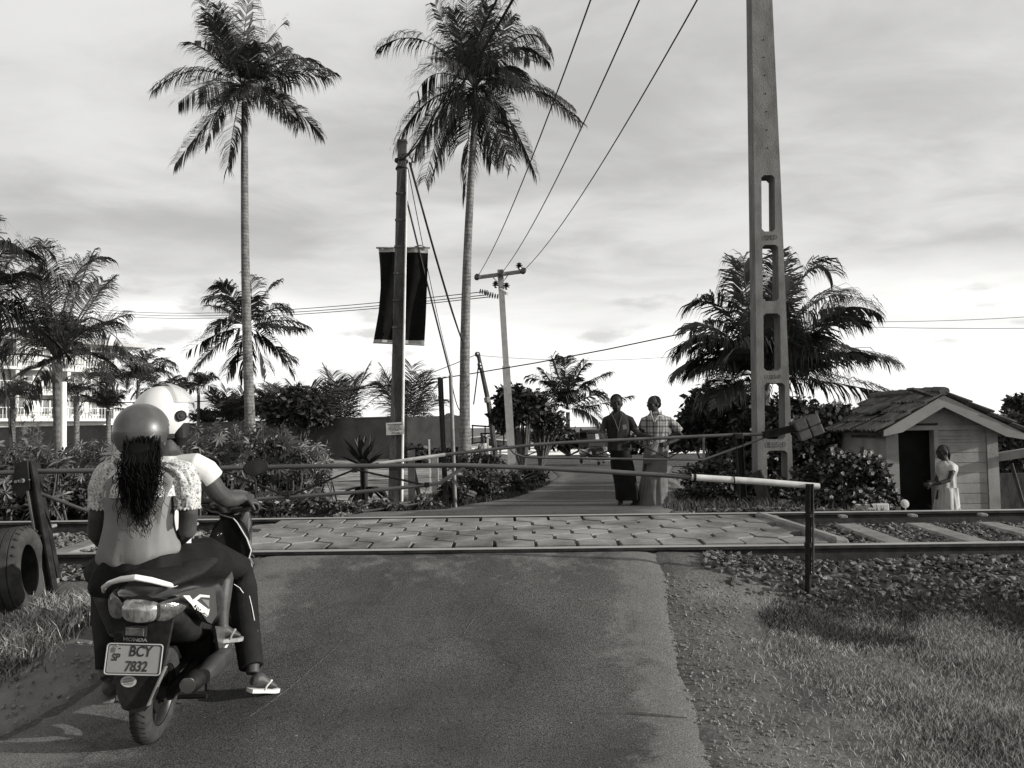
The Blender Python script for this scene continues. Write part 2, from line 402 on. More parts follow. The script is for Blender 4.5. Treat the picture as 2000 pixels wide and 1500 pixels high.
# --- sea
def foam(t, mp, out):
    g = nd(t, 'ShaderNodeNewGeometry'); s_ = nd(t, 'ShaderNodeSeparateXYZ'); t.links.new(g.outputs['Position'], s_.inputs[0])
    m2 = nd(t, 'ShaderNodeMapping'); m2.inputs['Scale'].default_value = (.03, .16, 1); t.links.new(g.outputs['Position'], m2.inputs[0])
    n = nd(t, 'ShaderNodeTexNoise'); n.inputs['Scale'].default_value = 1; n.inputs['Detail'].default_value = 7; t.links.new(m2.outputs[0], n.inputs[0])
    near = nd(t, 'ShaderNodeMapRange'); t.links.new(s_.outputs[1], near.inputs[0])
    for i, q in ((1, 120), (2, 230), (3, .22), (4, -.12)): near.inputs[i].default_value = q
    k = nd(t, 'ShaderNodeMapRange'); t.links.new(mth(t, 'ADD', n.outputs[0], near.outputs[0]), k.inputs[0])
    for i, q in ((1, .58), (2, .64), (3, 0.0), (4, .8)): k.inputs[i].default_value = q
    return mth(t, 'ADD', out, k.outputs[0])
mb = MB(); mb.quad((-4000, 92, -2.45), (4000, 92, -2.45), (4000, 4900, -2.45), (-4000, 4900, -2.45))
struct(mb.build('sea', mat('sea_water', .06, .10, .05, .45, .25, .35, sub=foam, aniso=(.4, 2, 1))))
# --- railway
NR, FR = 6.2, 7.95; ZN, ZF = .568, .623
m_steel = mat('rail_side', .02, .05, 8, .7, .003, 60)
m_head = mat('rail_head', .30, .42, 14, .42, 0, metal=.5, spec=.6, aniso=(.05, 1, 1))
def rail(y, zt):
    mb = MB(); pr = [(-.065, -.15), (.065, -.15), (.065, -.138), (.012, -.125), (.010, -.04), (.034, -.03), (.036, -.006), (.024, 0), (-.024, 0), (-.036, -.006), (-.034, -.03), (-.010, -.04), (-.012, -.125), (-.065, -.138)]
    i = len(mb.v)
    for x in (-60, 60):
        for a, b in pr: mb.v.append(Vector((x, y+a, zt+b)))
    n = len(pr)
    for k in range(n):
        mb.cur = 1 if k in (6, 7, 8) else 0
        mb.face(i+k, i+(k+1) % n, i+n+(k+1) % n, i+n+k)
    return mb
for y, zt, lb in ((NR, ZN, 'near steel rail crossing in front of the motor scooter'), (FR, ZF, 'far steel rail running behind the hexagonal pavers')):
    tag(rail(y, zt).build('rail', [m_steel, m_head], fixn=True), lb, 'rail', 'rails of the track')
m_slp = mat('sleeper_concrete', .13, .22, 6, .9, .004, 40)
sl0 = None
for k, x in enumerate([-5.9, -5.2, -4.5, -3.8, -3.1, 2.55, 3.2, 3.88, 4.55, 5.2, 5.9, 6.6]):
    if sl0 is None:
        mb = MB(); c = Vector((x, 7.07, .0)); z0 = .452
        for a, b in ((6.3, 7.75),):
            mb.box((x, (a+b)/2, z0-.04), (.22, b-a, .2), None, 1, .02)
        for yy in (NR+.13, FR-.16): mb.box((x, yy, z0+.07+(.05 if yy > 7 else 0)), (.07, .08, .03), None, 1, .008)
        sl0 = mb.build('sleeper', m_slp); o = sl0
    else:
        o = sl0.copy(); o.location.x = x; S.collection.objects.link(o)
    o.rotation_euler = (R(1.6), 0, rnd(-.02, .02))
    side = 'left of the scooter' if x < 0 else 'right of the crossing'
    tag(o, 'pale concrete sleeper between the rails, number %s counted outwards %s' % (['one', 'two', 'three', 'four', 'five', 'six', 'seven'][(4-k) if x < 0 else k-5], side), 'sleeper', 'concrete sleepers under the rails')
# --- ballast stones
def rock(seed):
    rr = random.Random(seed); bm = bmesh.new()
    if seed % 3: bmesh.ops.create_cube(bm, size=1.45)
    else: bmesh.ops.create_icosphere(bm, subdivisions=1, radius=1)
    sc = (rr.uniform(.8, 1.4), rr.uniform(.5, .9), rr.uniform(.35, .7))
    for v in bm.verts:
        k = 1+rr.uniform(-.38, .38); v.co = Vector((v.co.x*sc[0]*k, v.co.y*sc[1]*k, v.co.z*sc[2]*k))
    q = ([v.co.copy() for v in bm.verts], [tuple(v.index for v in f.verts) for f in bm.faces]); bm.free(); return q
ROCKS = [rock(k) for k in range(10)]
mb = MB()
def stone(x, y, z, s_, mi=None):
    vs, fs = ROCKS[random.randrange(10)]; e = Euler((rnd(-.6, .6), rnd(-.6, .6), rnd(0, 6.3))).to_matrix(); i = len(mb.v); c = Vector((x, y, z))
    mb.v += [c+e @ (v*s_) for v in vs]; mb.cur = random.choice((0, 0, 0, 1, 1, 2)) if mi is None else mi
    for f in fs: mb.face(*[i+q for q in f])
n = 0
while n < 27000:
    x = rnd(-6.5, 6.8); y = rnd(5.45, 8.6)
    if abs(x) > 1.55*y*.66+.6 and abs(x) > 4.3: 
        if random.random() < .6: continue
    l, r = lerp_t(EL, y)-.05, lerp_t(ER, y)+.15+.25*noise.noise(Vector((x*2, y*2, 1)))
    if y < 6.16 and l < x < r+.15: continue
    if y > 8.05 and l < x < r: continue
    if 6.16 <= y <= 8.1 and -2.35 < x < 2.62: continue
    if y < 6 and x < 0 and y < 5.75: continue
    if y < 5.85:
        pr = sst(5.4, 5.8, y+.12*noise.noise(Vector((x*1.5, 0, 2)))) * (1 if x > 2.2 else sst(1.3, 2.1, x))
        if random.random() > pr: continue
    z = gz(x, y)
    if 6.3 < y < 7.85: z = .425+(y-6.2)*.03+rnd(-.01, .02)
    s_ = rnd(.012, .030)*(1.2 if random.random() < .1 else 1)
    stone(x, y, z+rnd(.0, .03), s_); n += 1
stuff(mb.build('ballast', [mat('ballast_grey', .06, .13, 25, .9), mat('ballast_pale', .10, .20, 25, .9), mat('ballast_dark', .03, .07, 25, .9)]), 'loose grey crushed stone heaped round the rails', 'ballast')
# --- hexagonal pavers
m_pav = mat('paver_concrete', .09, .27, 2.2, .9, .005, 60)
mb = MB(); rw = .262; tw = .33
mb.cur = 1
bed = [(-2.3, 6.29), (2.4, 6.29), (2.4, 7.86), (-2.3, 7.86)]
mb.prism([(a, b, .50+(b-6.2)*.031) for a, b in bed], (0, 0, .02)); mb.cur = 0
r_ = 0; y = 6.31
rows = 6; rh = (7.86-6.31)/rows
for r_ in range(rows):
    yc = 6.31+rh*(r_+.5); x = -2.3+(tw/2 if r_ % 2 else 0)
    while x < 2.38:
        if random.random() < .975 or 0 < r_ < rows-1:
            g = .015; hw = tw/2-g; hh = rh*.5-g*.5; q = tw*.16
            edge0 = r_ == 0; edge1 = r_ == rows-1
            top = hh+(0 if edge1 else rh*.17); bot = -hh-(0 if edge0 else rh*.17)
            poly = [(-hw, -hh*.55 if not edge0 else bot), (-hw+q, bot), (hw-q, bot), (hw, -hh*.55 if not edge0 else bot), (hw, hh*.55 if not edge1 else top), (hw-q, top), (-hw+q, top), (-hw, hh*.55 if not edge1 else top)]
            # hexagon: points at left and right
            am = .040; h1 = rh*.5-am-g*.5; H1 = rh*.5+am-g*.6
            poly = [(-hw, -h1), (0, -H1), (hw, -h1), (hw, h1), (0, H1), (-hw, h1)]
            if edge0: poly = [(-hw, -rh*.5), (0, -rh*.5-.001), (hw, -rh*.5), (hw, h1), (0, H1), (-hw, h1)]
            if edge1: poly = [(-hw, -h1), (0, -H1), (hw, -h1), (hw, rh*.5), (0, rh*.5+.001), (-hw, rh*.5)]
            a = rnd(-.02, .02); dz = rnd(-.004, .004); tx, ty = rnd(-.012, .012), rnd(-.012, .012)
            pp = []
            for u, v in poly:
                u2, v2 = u*math.cos(a)-v*math.sin(a)+rnd(-.006, .006), u*math.sin(a)+v*math.cos(a)+rnd(-.005, .005)
                X_, Y_ = x+u2, yc+v2
                pp.append(Vector((X_, Y_, .575-.012+(Y_-6.2)*.030+dz+u2*tx+v2*ty)))
            i = len(mb.v); n = 6; cc = sum(pp, Vector())/6
            ins = [cc+(p-cc)*.985+Vector((rnd(-.002, .002), rnd(-.002, .002), 0)) for p in pp]
            mb.v += [p-Vector((0, 0, .09)) for p in pp]+[p-Vector((0, 0, .003)) for p in pp]+ins
            for l in range(2):
                for k in range(n): mb.face(i+l*n+k, i+l*n+(k+1) % n, i+(l+1)*n+(k+1) % n, i+(l+1)*n+k)
            mb.face(*[i+2*n+k for k in range(n)])
        x += tw
struct(mb.build('crossing_paving', [m_pav, mat('joint_dirt', .03, .06, 20, .95)]))
mb = MB()
mb.box((2.50, 7.08, .53), (.13, 1.5, .17), Euler((R(1.7), R(8), R(7))).to_matrix(), 1, .02)
struct(mb.build('kerb', m_slp))
# left end, pale slab beside the track
mb = MB(); mb.box((-3.75, 5.72, .40), (.9, .3, .09), Euler((R(10), 0, R(8))).to_matrix(), 1, .02)
tag(mb.build('concrete_slab', mat('slab', .10, .17, 8, .9, .01, 30), smooth=False), 'flat weathered concrete slab beside the rail behind the leaning iron post', 'slab')
# --- grass
def blades(mb, n, xr, yr, h, dens=None, w=.004, lean=.6, z=gz, mi=(0,)):
    k = 0; tries = 0
    while k < n and tries < n*6:
        tries += 1
        x, y = rnd(*xr), rnd(*yr)
        if dens and random.random() > dens(x, y): continue
        hh = rnd(*h)*(1+.5*noise.noise(Vector((x*2, y*2, 0)))); a = rnd(0, 6.283); b = rnd(0, 6.283); l = rnd(.1, lean)*hh
        p = Vector((x, y, z(x, y)-.004)); u = Vector((math.cos(a), math.sin(a), 0))*w*rnd(.6, 1.3); d = Vector((math.cos(b), math.sin(b), 0))
        q = p+Vector((0, 0, hh*.6))+d*l*.35; t = p+Vector((0, 0, hh))+d*l
        i = len(mb.v); mb.v += [p-u, p+u, q+u*.7, q-u*.7, t]; mb.cur = random.choice(mi)
        mb.face(i, i+1, i+2, i+3); mb.face(i+3, i+2, i+4); k += 1
m_g1 = mat('grass_dry_sunlit', .40, .62, 3, .8, transl=.25); m_g2 = mat('grass_green', .06, .12, 3, .7, transl=.25); m_g3 = mat('grass_dark', .02, .045, 3, .7)  # dry blades, their tone raised to put sunlight on the verge into the colour
def dg(x, y):
    e = x-lerp_t(ER, y)
    bare = .93*(1-sst(.45, 1.0, e+.35*noise.noise(Vector((x*1.2, y*1.2, 4)))))
    bald = sst(.0, .35, noise.noise(Vector((x*1.7, y*1.7, 9)))+.12)
    return max(0.02, (1-bare)*(.25+.75*(1-bald*.7)))*(1-sst(5.45, 5.8, y)) if e > .06 else 0
mb = MB()
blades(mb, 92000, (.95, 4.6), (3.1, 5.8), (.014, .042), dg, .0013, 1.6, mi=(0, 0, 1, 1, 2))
blades(mb, 14000, (1.9, 5.0), (4.75, 5.75), (.03, .07), lambda x, y: sst(-.1, .25, noise.noise(Vector((x*1.2, y*2.2, 36)))+.25*(y-5)), .0018, 1.4, mi=(2, 2, 1))
def dg2(x, y): return dg(x, y)*sst(.1, .3, noise.noise(Vector((x*2.3, y*2.3, 6)))+.1)
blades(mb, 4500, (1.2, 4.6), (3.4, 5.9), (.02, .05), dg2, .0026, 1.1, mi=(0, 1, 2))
blades(mb, 4500, (1.6, 4.8), (5.05, 5.7), (.03, .08), lambda x, y: sst(.0, .3, noise.noise(Vector((x*1.9, y*1.9, 16)))+.15), .003, 1.2, mi=(1, 2, 2))
def dl(x, y):
    e = lerp_t(EL, y)-.4-x
    return sst(0, .35, e+.15*noise.noise(Vector((x*3, y*3, 1))))*(.35+.65*sst(-.1, .2, noise.noise(Vector((x*2, y*2, 11)))))
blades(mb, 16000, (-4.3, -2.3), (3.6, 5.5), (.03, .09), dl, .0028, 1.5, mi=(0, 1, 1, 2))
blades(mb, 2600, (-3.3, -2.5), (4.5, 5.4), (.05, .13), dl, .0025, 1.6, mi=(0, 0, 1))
# verges of the lane beyond
blades(mb, 9000, (-1.9, 3.2), (11, 22), (.04, .14), lambda x, y: 1 if (lerp_t(EL, y)-1.6 < x < lerp_t(EL, y)+.05) else 0, .006, 1.2, mi=(1, 2, 2))
blades(mb, 8000, (1.4, 6), (8.6, 16), (.04, .16), lambda x, y: 1 if x > lerp_t(ER, y)-.15 else 0, .006, 1.2, mi=(1, 2, 2))
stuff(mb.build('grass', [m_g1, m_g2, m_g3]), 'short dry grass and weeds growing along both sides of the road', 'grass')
# pebbles and clods near the road edges
mb = MB()
for k in range(900):
    y = rnd(3.2, 5.7); x = lerp_t(ER, y)+abs(random.gauss(.0, .35))-.02
    stone(x, y, gz(x, y)+.002, rnd(.003, .011), 0)
for k in range(450):
    y = rnd(3.3, 5.6); x = lerp_t(EL, y)-abs(random.gauss(.0, .4)); stone(x, y, gz(x, y)+.03, rnd(.004, .014), 0)
for k in range(70):
    y = rnd(3.3, 5.6); x = rnd(-2, .9); stone(x, y, zroad(y)+.002, rnd(.003, .007), 0)
stuff(mb.build('gravel', [mat('gravel', .10, .24, 30, .9)]), 'small loose pebbles and clods scattered along the road edge', 'gravel')
# ================================================================== PALMS AND PLANTS
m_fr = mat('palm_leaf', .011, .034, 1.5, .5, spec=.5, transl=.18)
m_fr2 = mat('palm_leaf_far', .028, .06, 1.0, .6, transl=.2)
m_rach = mat('palm_stalk', .035, .075, 3, .7)
def ringtex(t, mp, out):
    s_ = nd(t, 'ShaderNodeSeparateXYZ'); tcx = nd(t, 'ShaderNodeTexCoord'); t.links.new(tcx.outputs['Object'], s_.inputs[0])
    n = nd(t, 'ShaderNodeTexNoise'); n.inputs['Scale'].default_value = 1.5; t.links.new(tcx.outputs['Object'], n.inputs[0])
    w = mth(t, 'SINE', mth(t, 'MULTIPLY', mth(t, 'ADD', s_.outputs[2], mth(t, 'MULTIPLY', n.outputs[0], .25)), 48))
    return mth(t, 'MULTIPLY', out, mth(t, 'ADD', .88, mth(t, 'MULTIPLY', w, .16)))
m_pt = mat('palm_bark', .09, .20, 7, .95, .03, 14, sub=ringtex, aniso=(1, 1, .5))
m_nut = mat('coconut_husk', .05, .11, 6, .6)
def frond(mb, c, pts, L, nl=46, lw=.028, ll=None, hang=.8, br=.02):
    """one frond: bezier spine c, pts=(ctrl, tip) and two rows of narrow drooping leaflets"""
    c = Vector(c); q, t = Vector(pts[0]), Vector(pts[1]); n = 14
    B = lambda u: c*(1-u)**2+q*2*u*(1-u)+t*u*u
    D = lambda u: ((q-c)*(1-u)+(t-q)*u).normalized()
    mb.cur = 1; mb.tube([B(k/n) for k in range(n+1)], [br*(1-.85*k/n)+.003 for k in range(n+1)], 5, flat=.7)
    mb.cur = 0; ll = ll or L*.22; dn = Vector((0, 0, -1)); tw = rnd(-.5, .5)
    for k in range(nl):
        u = .12+.88*(k+rnd(-.3, .3))/nl; u = min(1, max(.1, u)); p = B(u); d = D(u)
        side = d.cross(Vector((0, 0, 1)))
        if side.length < .15: side = d.cross(Vector((.3, 1, 0)))
        side.normalize(); side = (Matrix.Rotation(tw+.5*(u-.5), 3, d) @ side); up = side.cross(d).normalized()
        if random.random() < .05 or noise.noise(Vector((u*17, L*5, c.x*3+t.z*7))) > .30: continue
        for s_ in (-1, 1):
            if random.random() < .05: continue
            l = ll*(.35+1.15*math.sin(math.pi*min(1, u*.82+.13))**.8)*rnd(.8, 1.12)
            sw = .25+.9*u; l *= 1-.45*max(0, noise.noise(Vector((u*9, L*3, s_*2+c.x))))
            dr = (side*s_*1.0+d*sw+up*.28+dn*rnd(-.05, .12)).normalized()
            hh = hang*rnd(.5, 1.5); w = lw*rnd(.75, 1.25)
            p1 = p+dr*l*.38; p2 = p1+(dr+dn*hh*.75).normalized()*l*.34; p3 = p2+(dr*.7+dn*hh*1.7).normalized()*l*.30
            wv = dr.cross(up*.6+side*s_*.4).normalized()*w*.5
            if abs(wv.y) > .8*w*.5: wv = (wv+Vector((0, 0, w*.25)))
            i = len(mb.v); mb.v += [p-wv*.5, p+wv*.5, p1+wv, p1-wv, p2+wv*.8, p2-wv*.8, p3]
            mb.face(i, i+1, i+2, i+3); mb.face(i+3, i+2, i+4, i+5); mb.face(i+5, i+4, i+6)
def trunk_mb(base, top, r0, r1, bend=(0, 0), n=22, flare=1.5):
    base, top = Vector(base), Vector(top); mb = MB(); pts = []; rr = []
    side = Vector((bend[0], bend[1], 0))
    for k in range(n+1):
        t = k/n; pts.append(base.lerp(top, t)+side*(4*t*(1-t))); rr.append((r0+(r1-r0)*t)*(1+(flare-1)*max(0, 1-t*9))*(1+rnd(-.025, .025)))
    mb.tube(pts, rr, 12); return mb
def px2(c, Y, sc, lst):
    return [(Vector(((cx_-c[0])*sc, dy1, -(cy_-c[1])*sc)), Vector(((tx-c[0])*sc, dy2, -(ty-c[1])*sc))) for cx_, cy_, tx, ty, dy1, dy2 in lst]
def palm(name, label, cp, Y, fr, base, top, r0, r1, bend=(0, 0), group='tall coconut palms', nl=46, lw=.03, ll=None, hang=.8, nuts=5, m_leaf=None, extra=0, R0=3.0, dark=0, br=.025):
    fr = [(a_*.95, b_*.95) for a_, b_ in fr]
    c = P(cp[0], cp[1], Y); g = thing(name, label, 'palm tree', (base[0], base[1], base[2]), 0, group)
    trunk_mb(base, top, r0, r1, bend).build('trunk', m_pt, g, smooth=True)
    mb = MB()
    for q, t in fr:
        L = q.length*.5+(t-q).length*.8
        frond(mb, c+q*0.0+Vector((q.x*.02, q.y*.02, 0)), (c+q, c+t), L, nl, lw, ll, hang, br)
    for k in range(extra):
        a = rnd(0, 6.283); e = rnd(-.3, 1.2); L = R0*rnd(.7, 1.0); d = Vector((math.cos(a)*math.cos(e), math.sin(a)*math.cos(e), math.sin(e)))
        q = c+d*L*.55; t = c+d*L*.95+Vector((0, 0, -L*rnd(.15, .55)))
        frond(mb, c, (q, t), L, nl, lw, ll, hang, br)
    mb.build('crown', [m_leaf or m_fr, m_rach], g)
    if nuts:
        mb = MB()
        for k in range(nuts):
            a = rnd(0, 6.28); mb.ell(c+Vector((math.cos(a)*.17, math.sin(a)*.17, -.25-rnd(0, .25))), (.11, .11, .14), None, 8, 6)
        mb.build('coconut_cluster', m_nut, g, smooth=True)
    return g
# tall palm, left: tips measured from its crown
Y = 30.0; sc = Y/FP; z = 3.948
def Z(lst, o): return [(o[0]+a/z, o[1]+b/z, o[0]+c_/z, o[1]+d/z, e, f) for a, b, c_, d, e, f in lst]
z = 3.948
f1 = Z([(400, 420, 115, 750, -.3, -.8), (450, 500, 125, 700, .6, 1.2), (560, 330, 500, 20, -.4, -.8), (600, 300, 560, 60, .6, 1.4), (690, 330, 640, 110, -.5, -1.2), (720, 300, 800, 50, .4, .6), (800, 320, 905, 60, -.7, -1.3), (850, 350, 1100, 85, .2, .3), (880, 380, 990, 150, .8, 1.8),
        (1130, 340, 1415, 540, -.2, -.4), (1050, 420, 1400, 460, .9, 1.5), (1250, 490, 1540, 615, -.4, -.6), (1120, 720, 1365, 1000, .5, .9), (1060, 740, 1310, 1120, -.6, -1.2), (1000, 690, 1130, 790, 1.2, 2.6), (600, 850, 290, 1380, -.4, -.9), (640, 880, 585, 1290, -1.0, -1.6),
        (740, 960, 710, 1425, -.6, -.9), (600, 480, 545, 520, -1.4, -2.2), (930, 470, 1030, 470, 1.2, 2.0), (920, 600, 1010, 560, -1.5, -2.6), (650, 520, 560, 590, 1.3, 2.4), (680, 760, 640, 1000, -1.5, -2.2), (850, 800, 900, 950, -1.5, -2.4), (700, 420, 700, 330, -1.6, -2.4), (830, 420, 850, 330, 1.7, 2.4)], (280, 0))
b = P(493, 880, Y); b.z = gz(b.x, Y)-.2
palm('coconut_palm', 'tallest left coconut palm with a bare straight trunk rising in front of the grey wall', (475, 167), Y, px2((475, 167), Y, sc, f1), b, P(478, 200, Y), .21, .12, (-.10, 0), nl=96, lw=.033, ll=.92, hang=1.1, nuts=8)
# tall palm, centre
Y = 26.0; sc = Y/FP; z = 3.75
f2 = Z([(480, 90, 120, 350, -.3, -.4), (520, 330, 370, 580, .5, 1.0), (660, 260, 550, 20, -.3, -.5), (650, 300, 600, 170, .9, 1.6), (780, 250, 800, -160, -.3, -.4), (760, 300, 700, -60, .7, 1.4), (880, 250, 940, -140, .4, .6), (930, 250, 1150, 0, -.6, -1.0), (1260, -20, 1435, 390, -.2, -.2), (1100, 60, 1440, 300, .7, 1.2),
        (1150, 250, 1290, 560, -.7, -1.2), (1080, 420, 1240, 430, 1.2, 2.0), (1180, 450, 1610, 760, .2, .4), (1180, 540, 1655, 1000, -.4, -.8), (1050, 480, 1220, 780, -1.2, -1.8), (1100, 700, 1330, 1350, .1, .2), (1000, 780, 1060, 1335, -.7, -1.0), (940, 850, 970, 1140, .8, 1.4), (800, 820, 760, 1480, .3, .5), (680, 760, 510, 1495, -.5, -.8),
        (600, 720, 430, 1320, .4, .9), (560, 700, 370, 1250, -.2, -.6), (460, 640, 245, 1140, -.3, -.6), (520, 700, 330, 1050, .9, 1.6), (700, 560, 560, 640, -1.5, -2.2), (860, 760, 900, 1080, -1.4, -1.9), (760, 400, 720, 250, -1.2, -2.0), (900, 380, 980, 230, -1.3, -2.0), (700, 800, 600, 1150, -1.0, -1.5), (1040, 840, 1130, 1150, 1.0, 1.6), (820, 400, 820, 200, .8, 1.2), (1020, 360, 1150, 260, -1.0, -1.6)], (700, 0))
b = P(909, 905, Y); b.z = gz(b.x, Y)-.2
palm('coconut_palm', 'curved coconut palm with a dense drooping crown right of the hanging banner', (928, 172), Y, px2((928, 172), Y, sc, f2), b, P(931, 195, Y), .19, .10, (-.16, 0), nl=96, lw=.030, ll=.84, hang=1.4, nuts=9)
# broad short palm, right
Y = 17.5; sc = Y/FP; z = 2.542
f3 = Z([(440, 330, 250, 440, -.3, -.6), (430, 420, 330, 520, .7, 1.3), (320, 500, 180, 690, -.2, -.5), (400, 610, 225, 775, .4, .8), (520, 420, 520, 195, -.3, -.5), (580, 400, 570, 145, .5, .9), (700, 350, 780, 130, .3, .5), (820, 120, 935, 295, -.4, -.8), (760, 330, 860, 250, .8, 1.5), (860, 330, 1130, 370, .2, .3),
        (960, 360, 1145, 490, -.4, -.8), (900, 480, 1005, 570, -.9, -1.4), (960, 600, 1185, 635, .5, 1.0), (1050, 630, 1295, 750, -.2, -.4), (900, 700, 1100, 830, .9, 1.6), (1000, 830, 1240, 930, -.5, -1.0), (450, 760, 330, 930, -.4, -.8), (640, 480, 650, 260, -1.0, -1.5), (620, 600, 560, 480, -1.4, -2.0), (800, 560, 880, 520, -1.3, -2.0), (540, 560, 440, 560, 1.2, 1.9), (720, 520, 760, 380, 1.3, 1.8), (500, 650, 400, 680, -1.2, -1.8), (830, 700, 950, 740, -1.4, -2.0)], (1240, 420))
b = P(1492, 960, Y); b.z = gz(b.x, Y)-.2
palm('coconut_palm', 'broad low coconut palm spreading its fronds behind the slotted concrete pole', (1492, 735), Y, px2((1492, 735), Y, sc, f3), b, P(1492, 745, Y), .17, .13, (0, 0), nl=100, lw=.031, ll=.70, hang=.9, nuts=0, extra=9, R0=2.3)
# young palm, left
Y = 17.0; sc = Y/FP; z = 3.0
f4 = Z([(410, 250, 660, 300, -.2, -.3), (470, 560, 590, 370, .3, .6), (330, 500, 320, 200, -.3, -.5), (380, 480, 425, 195, .4, .8), (260, 330, 130, 180, -.2, -.3), (220, 520, 140, 570, .6, 1.1), (600, 760, 870, 1090, -.6, -1.1), (620, 560, 845, 880, -.3, -.6), (470, 680, 655, 600, .4, .8), (130, 830, -160, 1020, -.7, -1.2), (180, 720, -20, 700, .2, .4),
        (240, 650, 190, 620, 1.0, 1.8), (200, 900, 60, 1190, .2, .4), (420, 560, 500, 430, -1.1, -1.8), (290, 560, 250, 430, -1.0, -1.6), (500, 800, 640, 880, 1.0, 1.9), (400, 1000, 520, 990, -1.2, -1.9), (350, 520, 390, 330, 1.0, 1.6)], (0, 400))
b = P(121, 925, Y); b.z = gz(b.x, Y)-.2
palm('coconut_palm', 'young coconut palm with long bare frond stalks beside the white post at the left', (110, 700), Y, px2((110, 700), Y, sc, f4), b, P(112, 712, Y), .125, .10, (0, 0), nl=84, lw=.021, ll=.58, hang=1.1, nuts=0, br=.035)
# palm standing beyond the left edge
Y = 15.0; sc = Y/FP
f5 = px2((-45, 600), Y, sc, [(-10, 440, 80, 500, 0, -.3), (20, 420, 60, 470, .4, .8), (60, 520, 85, 560, -.5, -.9), (30, 560, 50, 700, 0, -.3), (20, 640, 40, 800, -.3, -.6), (0, 700, 10, 900, .3, .4), (40, 600, 100, 700, .5, .9), (-60, 500, -120, 420, 0, 0), (-100, 560, -220, 640, 0, 0), (-30, 450, 20, 420, -.6, -.9), (30, 500, 70, 520, .9, 1.6)])
b = P(-60, 925, Y); b.z = gz(b.x, Y)-.2
palm('coconut_palm', 'coconut palm cut by the left edge, only its fronds reaching into view', (-45, 600), Y, f5, b, P(-46, 610, Y), .14, .12, nl=80, lw=.021, ll=.58, hang=1.1, nuts=0, br=.03)
# middle distance palm behind the tall trunk
Y = 42.0; sc = Y/FP
f6 = px2((484, 640), Y, sc, [(440, 560, 405, 580, 0, 0), (430, 600, 400, 640, .5, 1), (420, 640, 358, 690, 0, 0), (430, 660, 380, 740, -.5, -1), (450, 700, 430, 740, .5, .8), (500, 540, 480, 530, 0, 0), (520, 560, 548, 545, 0, 0), (530, 580, 560, 600, .5, .9), (550, 610, 606, 640, 0, 0), (560, 640, 600, 650, -.6, -1), (540, 660, 575, 735, 0, .3), (520, 690, 530, 740, -.4, -.6), (460, 560, 440, 560, -.9, -1.5), (470, 700, 470, 745, .2, .3), (500, 580, 520, 590, -1, -2), (450, 600, 440, 610, -1.5, -2.4), (510, 680, 560, 700, 1, 2)])
b = P(486, 860, Y); b.z = -.2
palm('coconut_palm', 'middle sized coconut palm half hidden behind the tall straight trunk', (484, 640), Y, f6, b, P(484, 650, Y), .17, .12, nl=60, lw=.06, ll=.95, hang=.9, nuts=6, group='coconut palms in the middle distance')
# generic lower palms
def autopalm(px, py, Y, rpx, nf, label, base_py, r=.07, up=.15, lean=0, group='low palms behind the wall', ll=.30, nl=48, name='coconut_palm', lwk=1.0, upr=1.3):
    c = P(px, py, Y); L = rpx*Y/FP; fr = []
    for k in range(nf):
        a = 2*math.pi*(k+rnd(-.35, .35))/nf; e = rnd(up, upr)
        d = Vector((math.cos(a)*math.cos(e), math.sin(a)*math.cos(e), math.sin(e)))
        ln = L*rnd(.85, 1.12)
        if up >= .4: fr.append((d*ln*.5+Vector((0, 0, ln*.06)), d*ln*.82-Vector((0, 0, ln*rnd(.02, .16))))); continue
        hd_ = Vector((math.cos(a), math.sin(a), 0)); fr.append((d*ln*.55+Vector((0, 0, ln*.12)), hd_*ln*(.28+.55*math.cos(e))+Vector((0, 0, ln*(.95*math.sin(e)-rnd(.25, .6)*math.cos(e*.8))))))
    b = P(px+lean, base_py, Y); b.z = gz(b.x, Y)-.15
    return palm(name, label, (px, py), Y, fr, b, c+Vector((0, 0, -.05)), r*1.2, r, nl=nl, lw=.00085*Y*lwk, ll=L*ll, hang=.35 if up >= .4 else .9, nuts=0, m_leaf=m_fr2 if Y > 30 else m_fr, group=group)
autopalm(270, 740, 34, 92, 20, 'shaggy palm behind the wall above the white helmet', 840)
autopalm(388, 755, 50, 52, 12, 'slim palm with a thin pale trunk above the wall right of the helmets', 825, .09)
autopalm(318, 780, 40, 78, 16, 'dark palm tuft showing between the helmet and the shaggy palm', 840)
autopalm(670, 840, 41, 165, 12, 'upright bushy palm behind the wall left of the banner pole', 850, up=.75, nl=42, ll=.24)
autopalm(800, 840, 41, 165, 12, 'upright bushy palm right behind the banner pole', 850, up=.7, nl=42, ll=.24)
autopalm(615, 830, 45, 120, 16, 'small palm behind the round dark bush at its right side', 850, up=.5)
autopalm(452, 832, 50, 98, 18, 'small pale palm left of the tall straight trunk above the wall', 850, up=.4)
autopalm(405, 832, 52, 50, 12, 'smallest palm tuft peeping over the wall left of the straight trunk', 850, up=.4)
autopalm(535, 832, 50, 105, 18, 'small pale palm right of the tall straight trunk above the wall', 850, up=.5)
autopalm(862, 828, 40, 50, 10, 'low palm with flat fronds behind the dark post', 860, up=.1, upr=.8)
autopalm(25, 775, 33, 62, 13, 'dark palm in front of the hotel near the left edge', 870, .1, group='low palms before the hotel')
autopalm(150, 770, 33, 88, 15, 'dark drooping palm in front of the hotel balconies', 870, .1, up=-.1, upr=.9, group='low palms before the hotel')
autopalm(212, 800, 36, 60, 12, 'dark palm in front of the right end of the hotel', 870, .1, up=.0, group='low palms before the hotel')
Y = 56
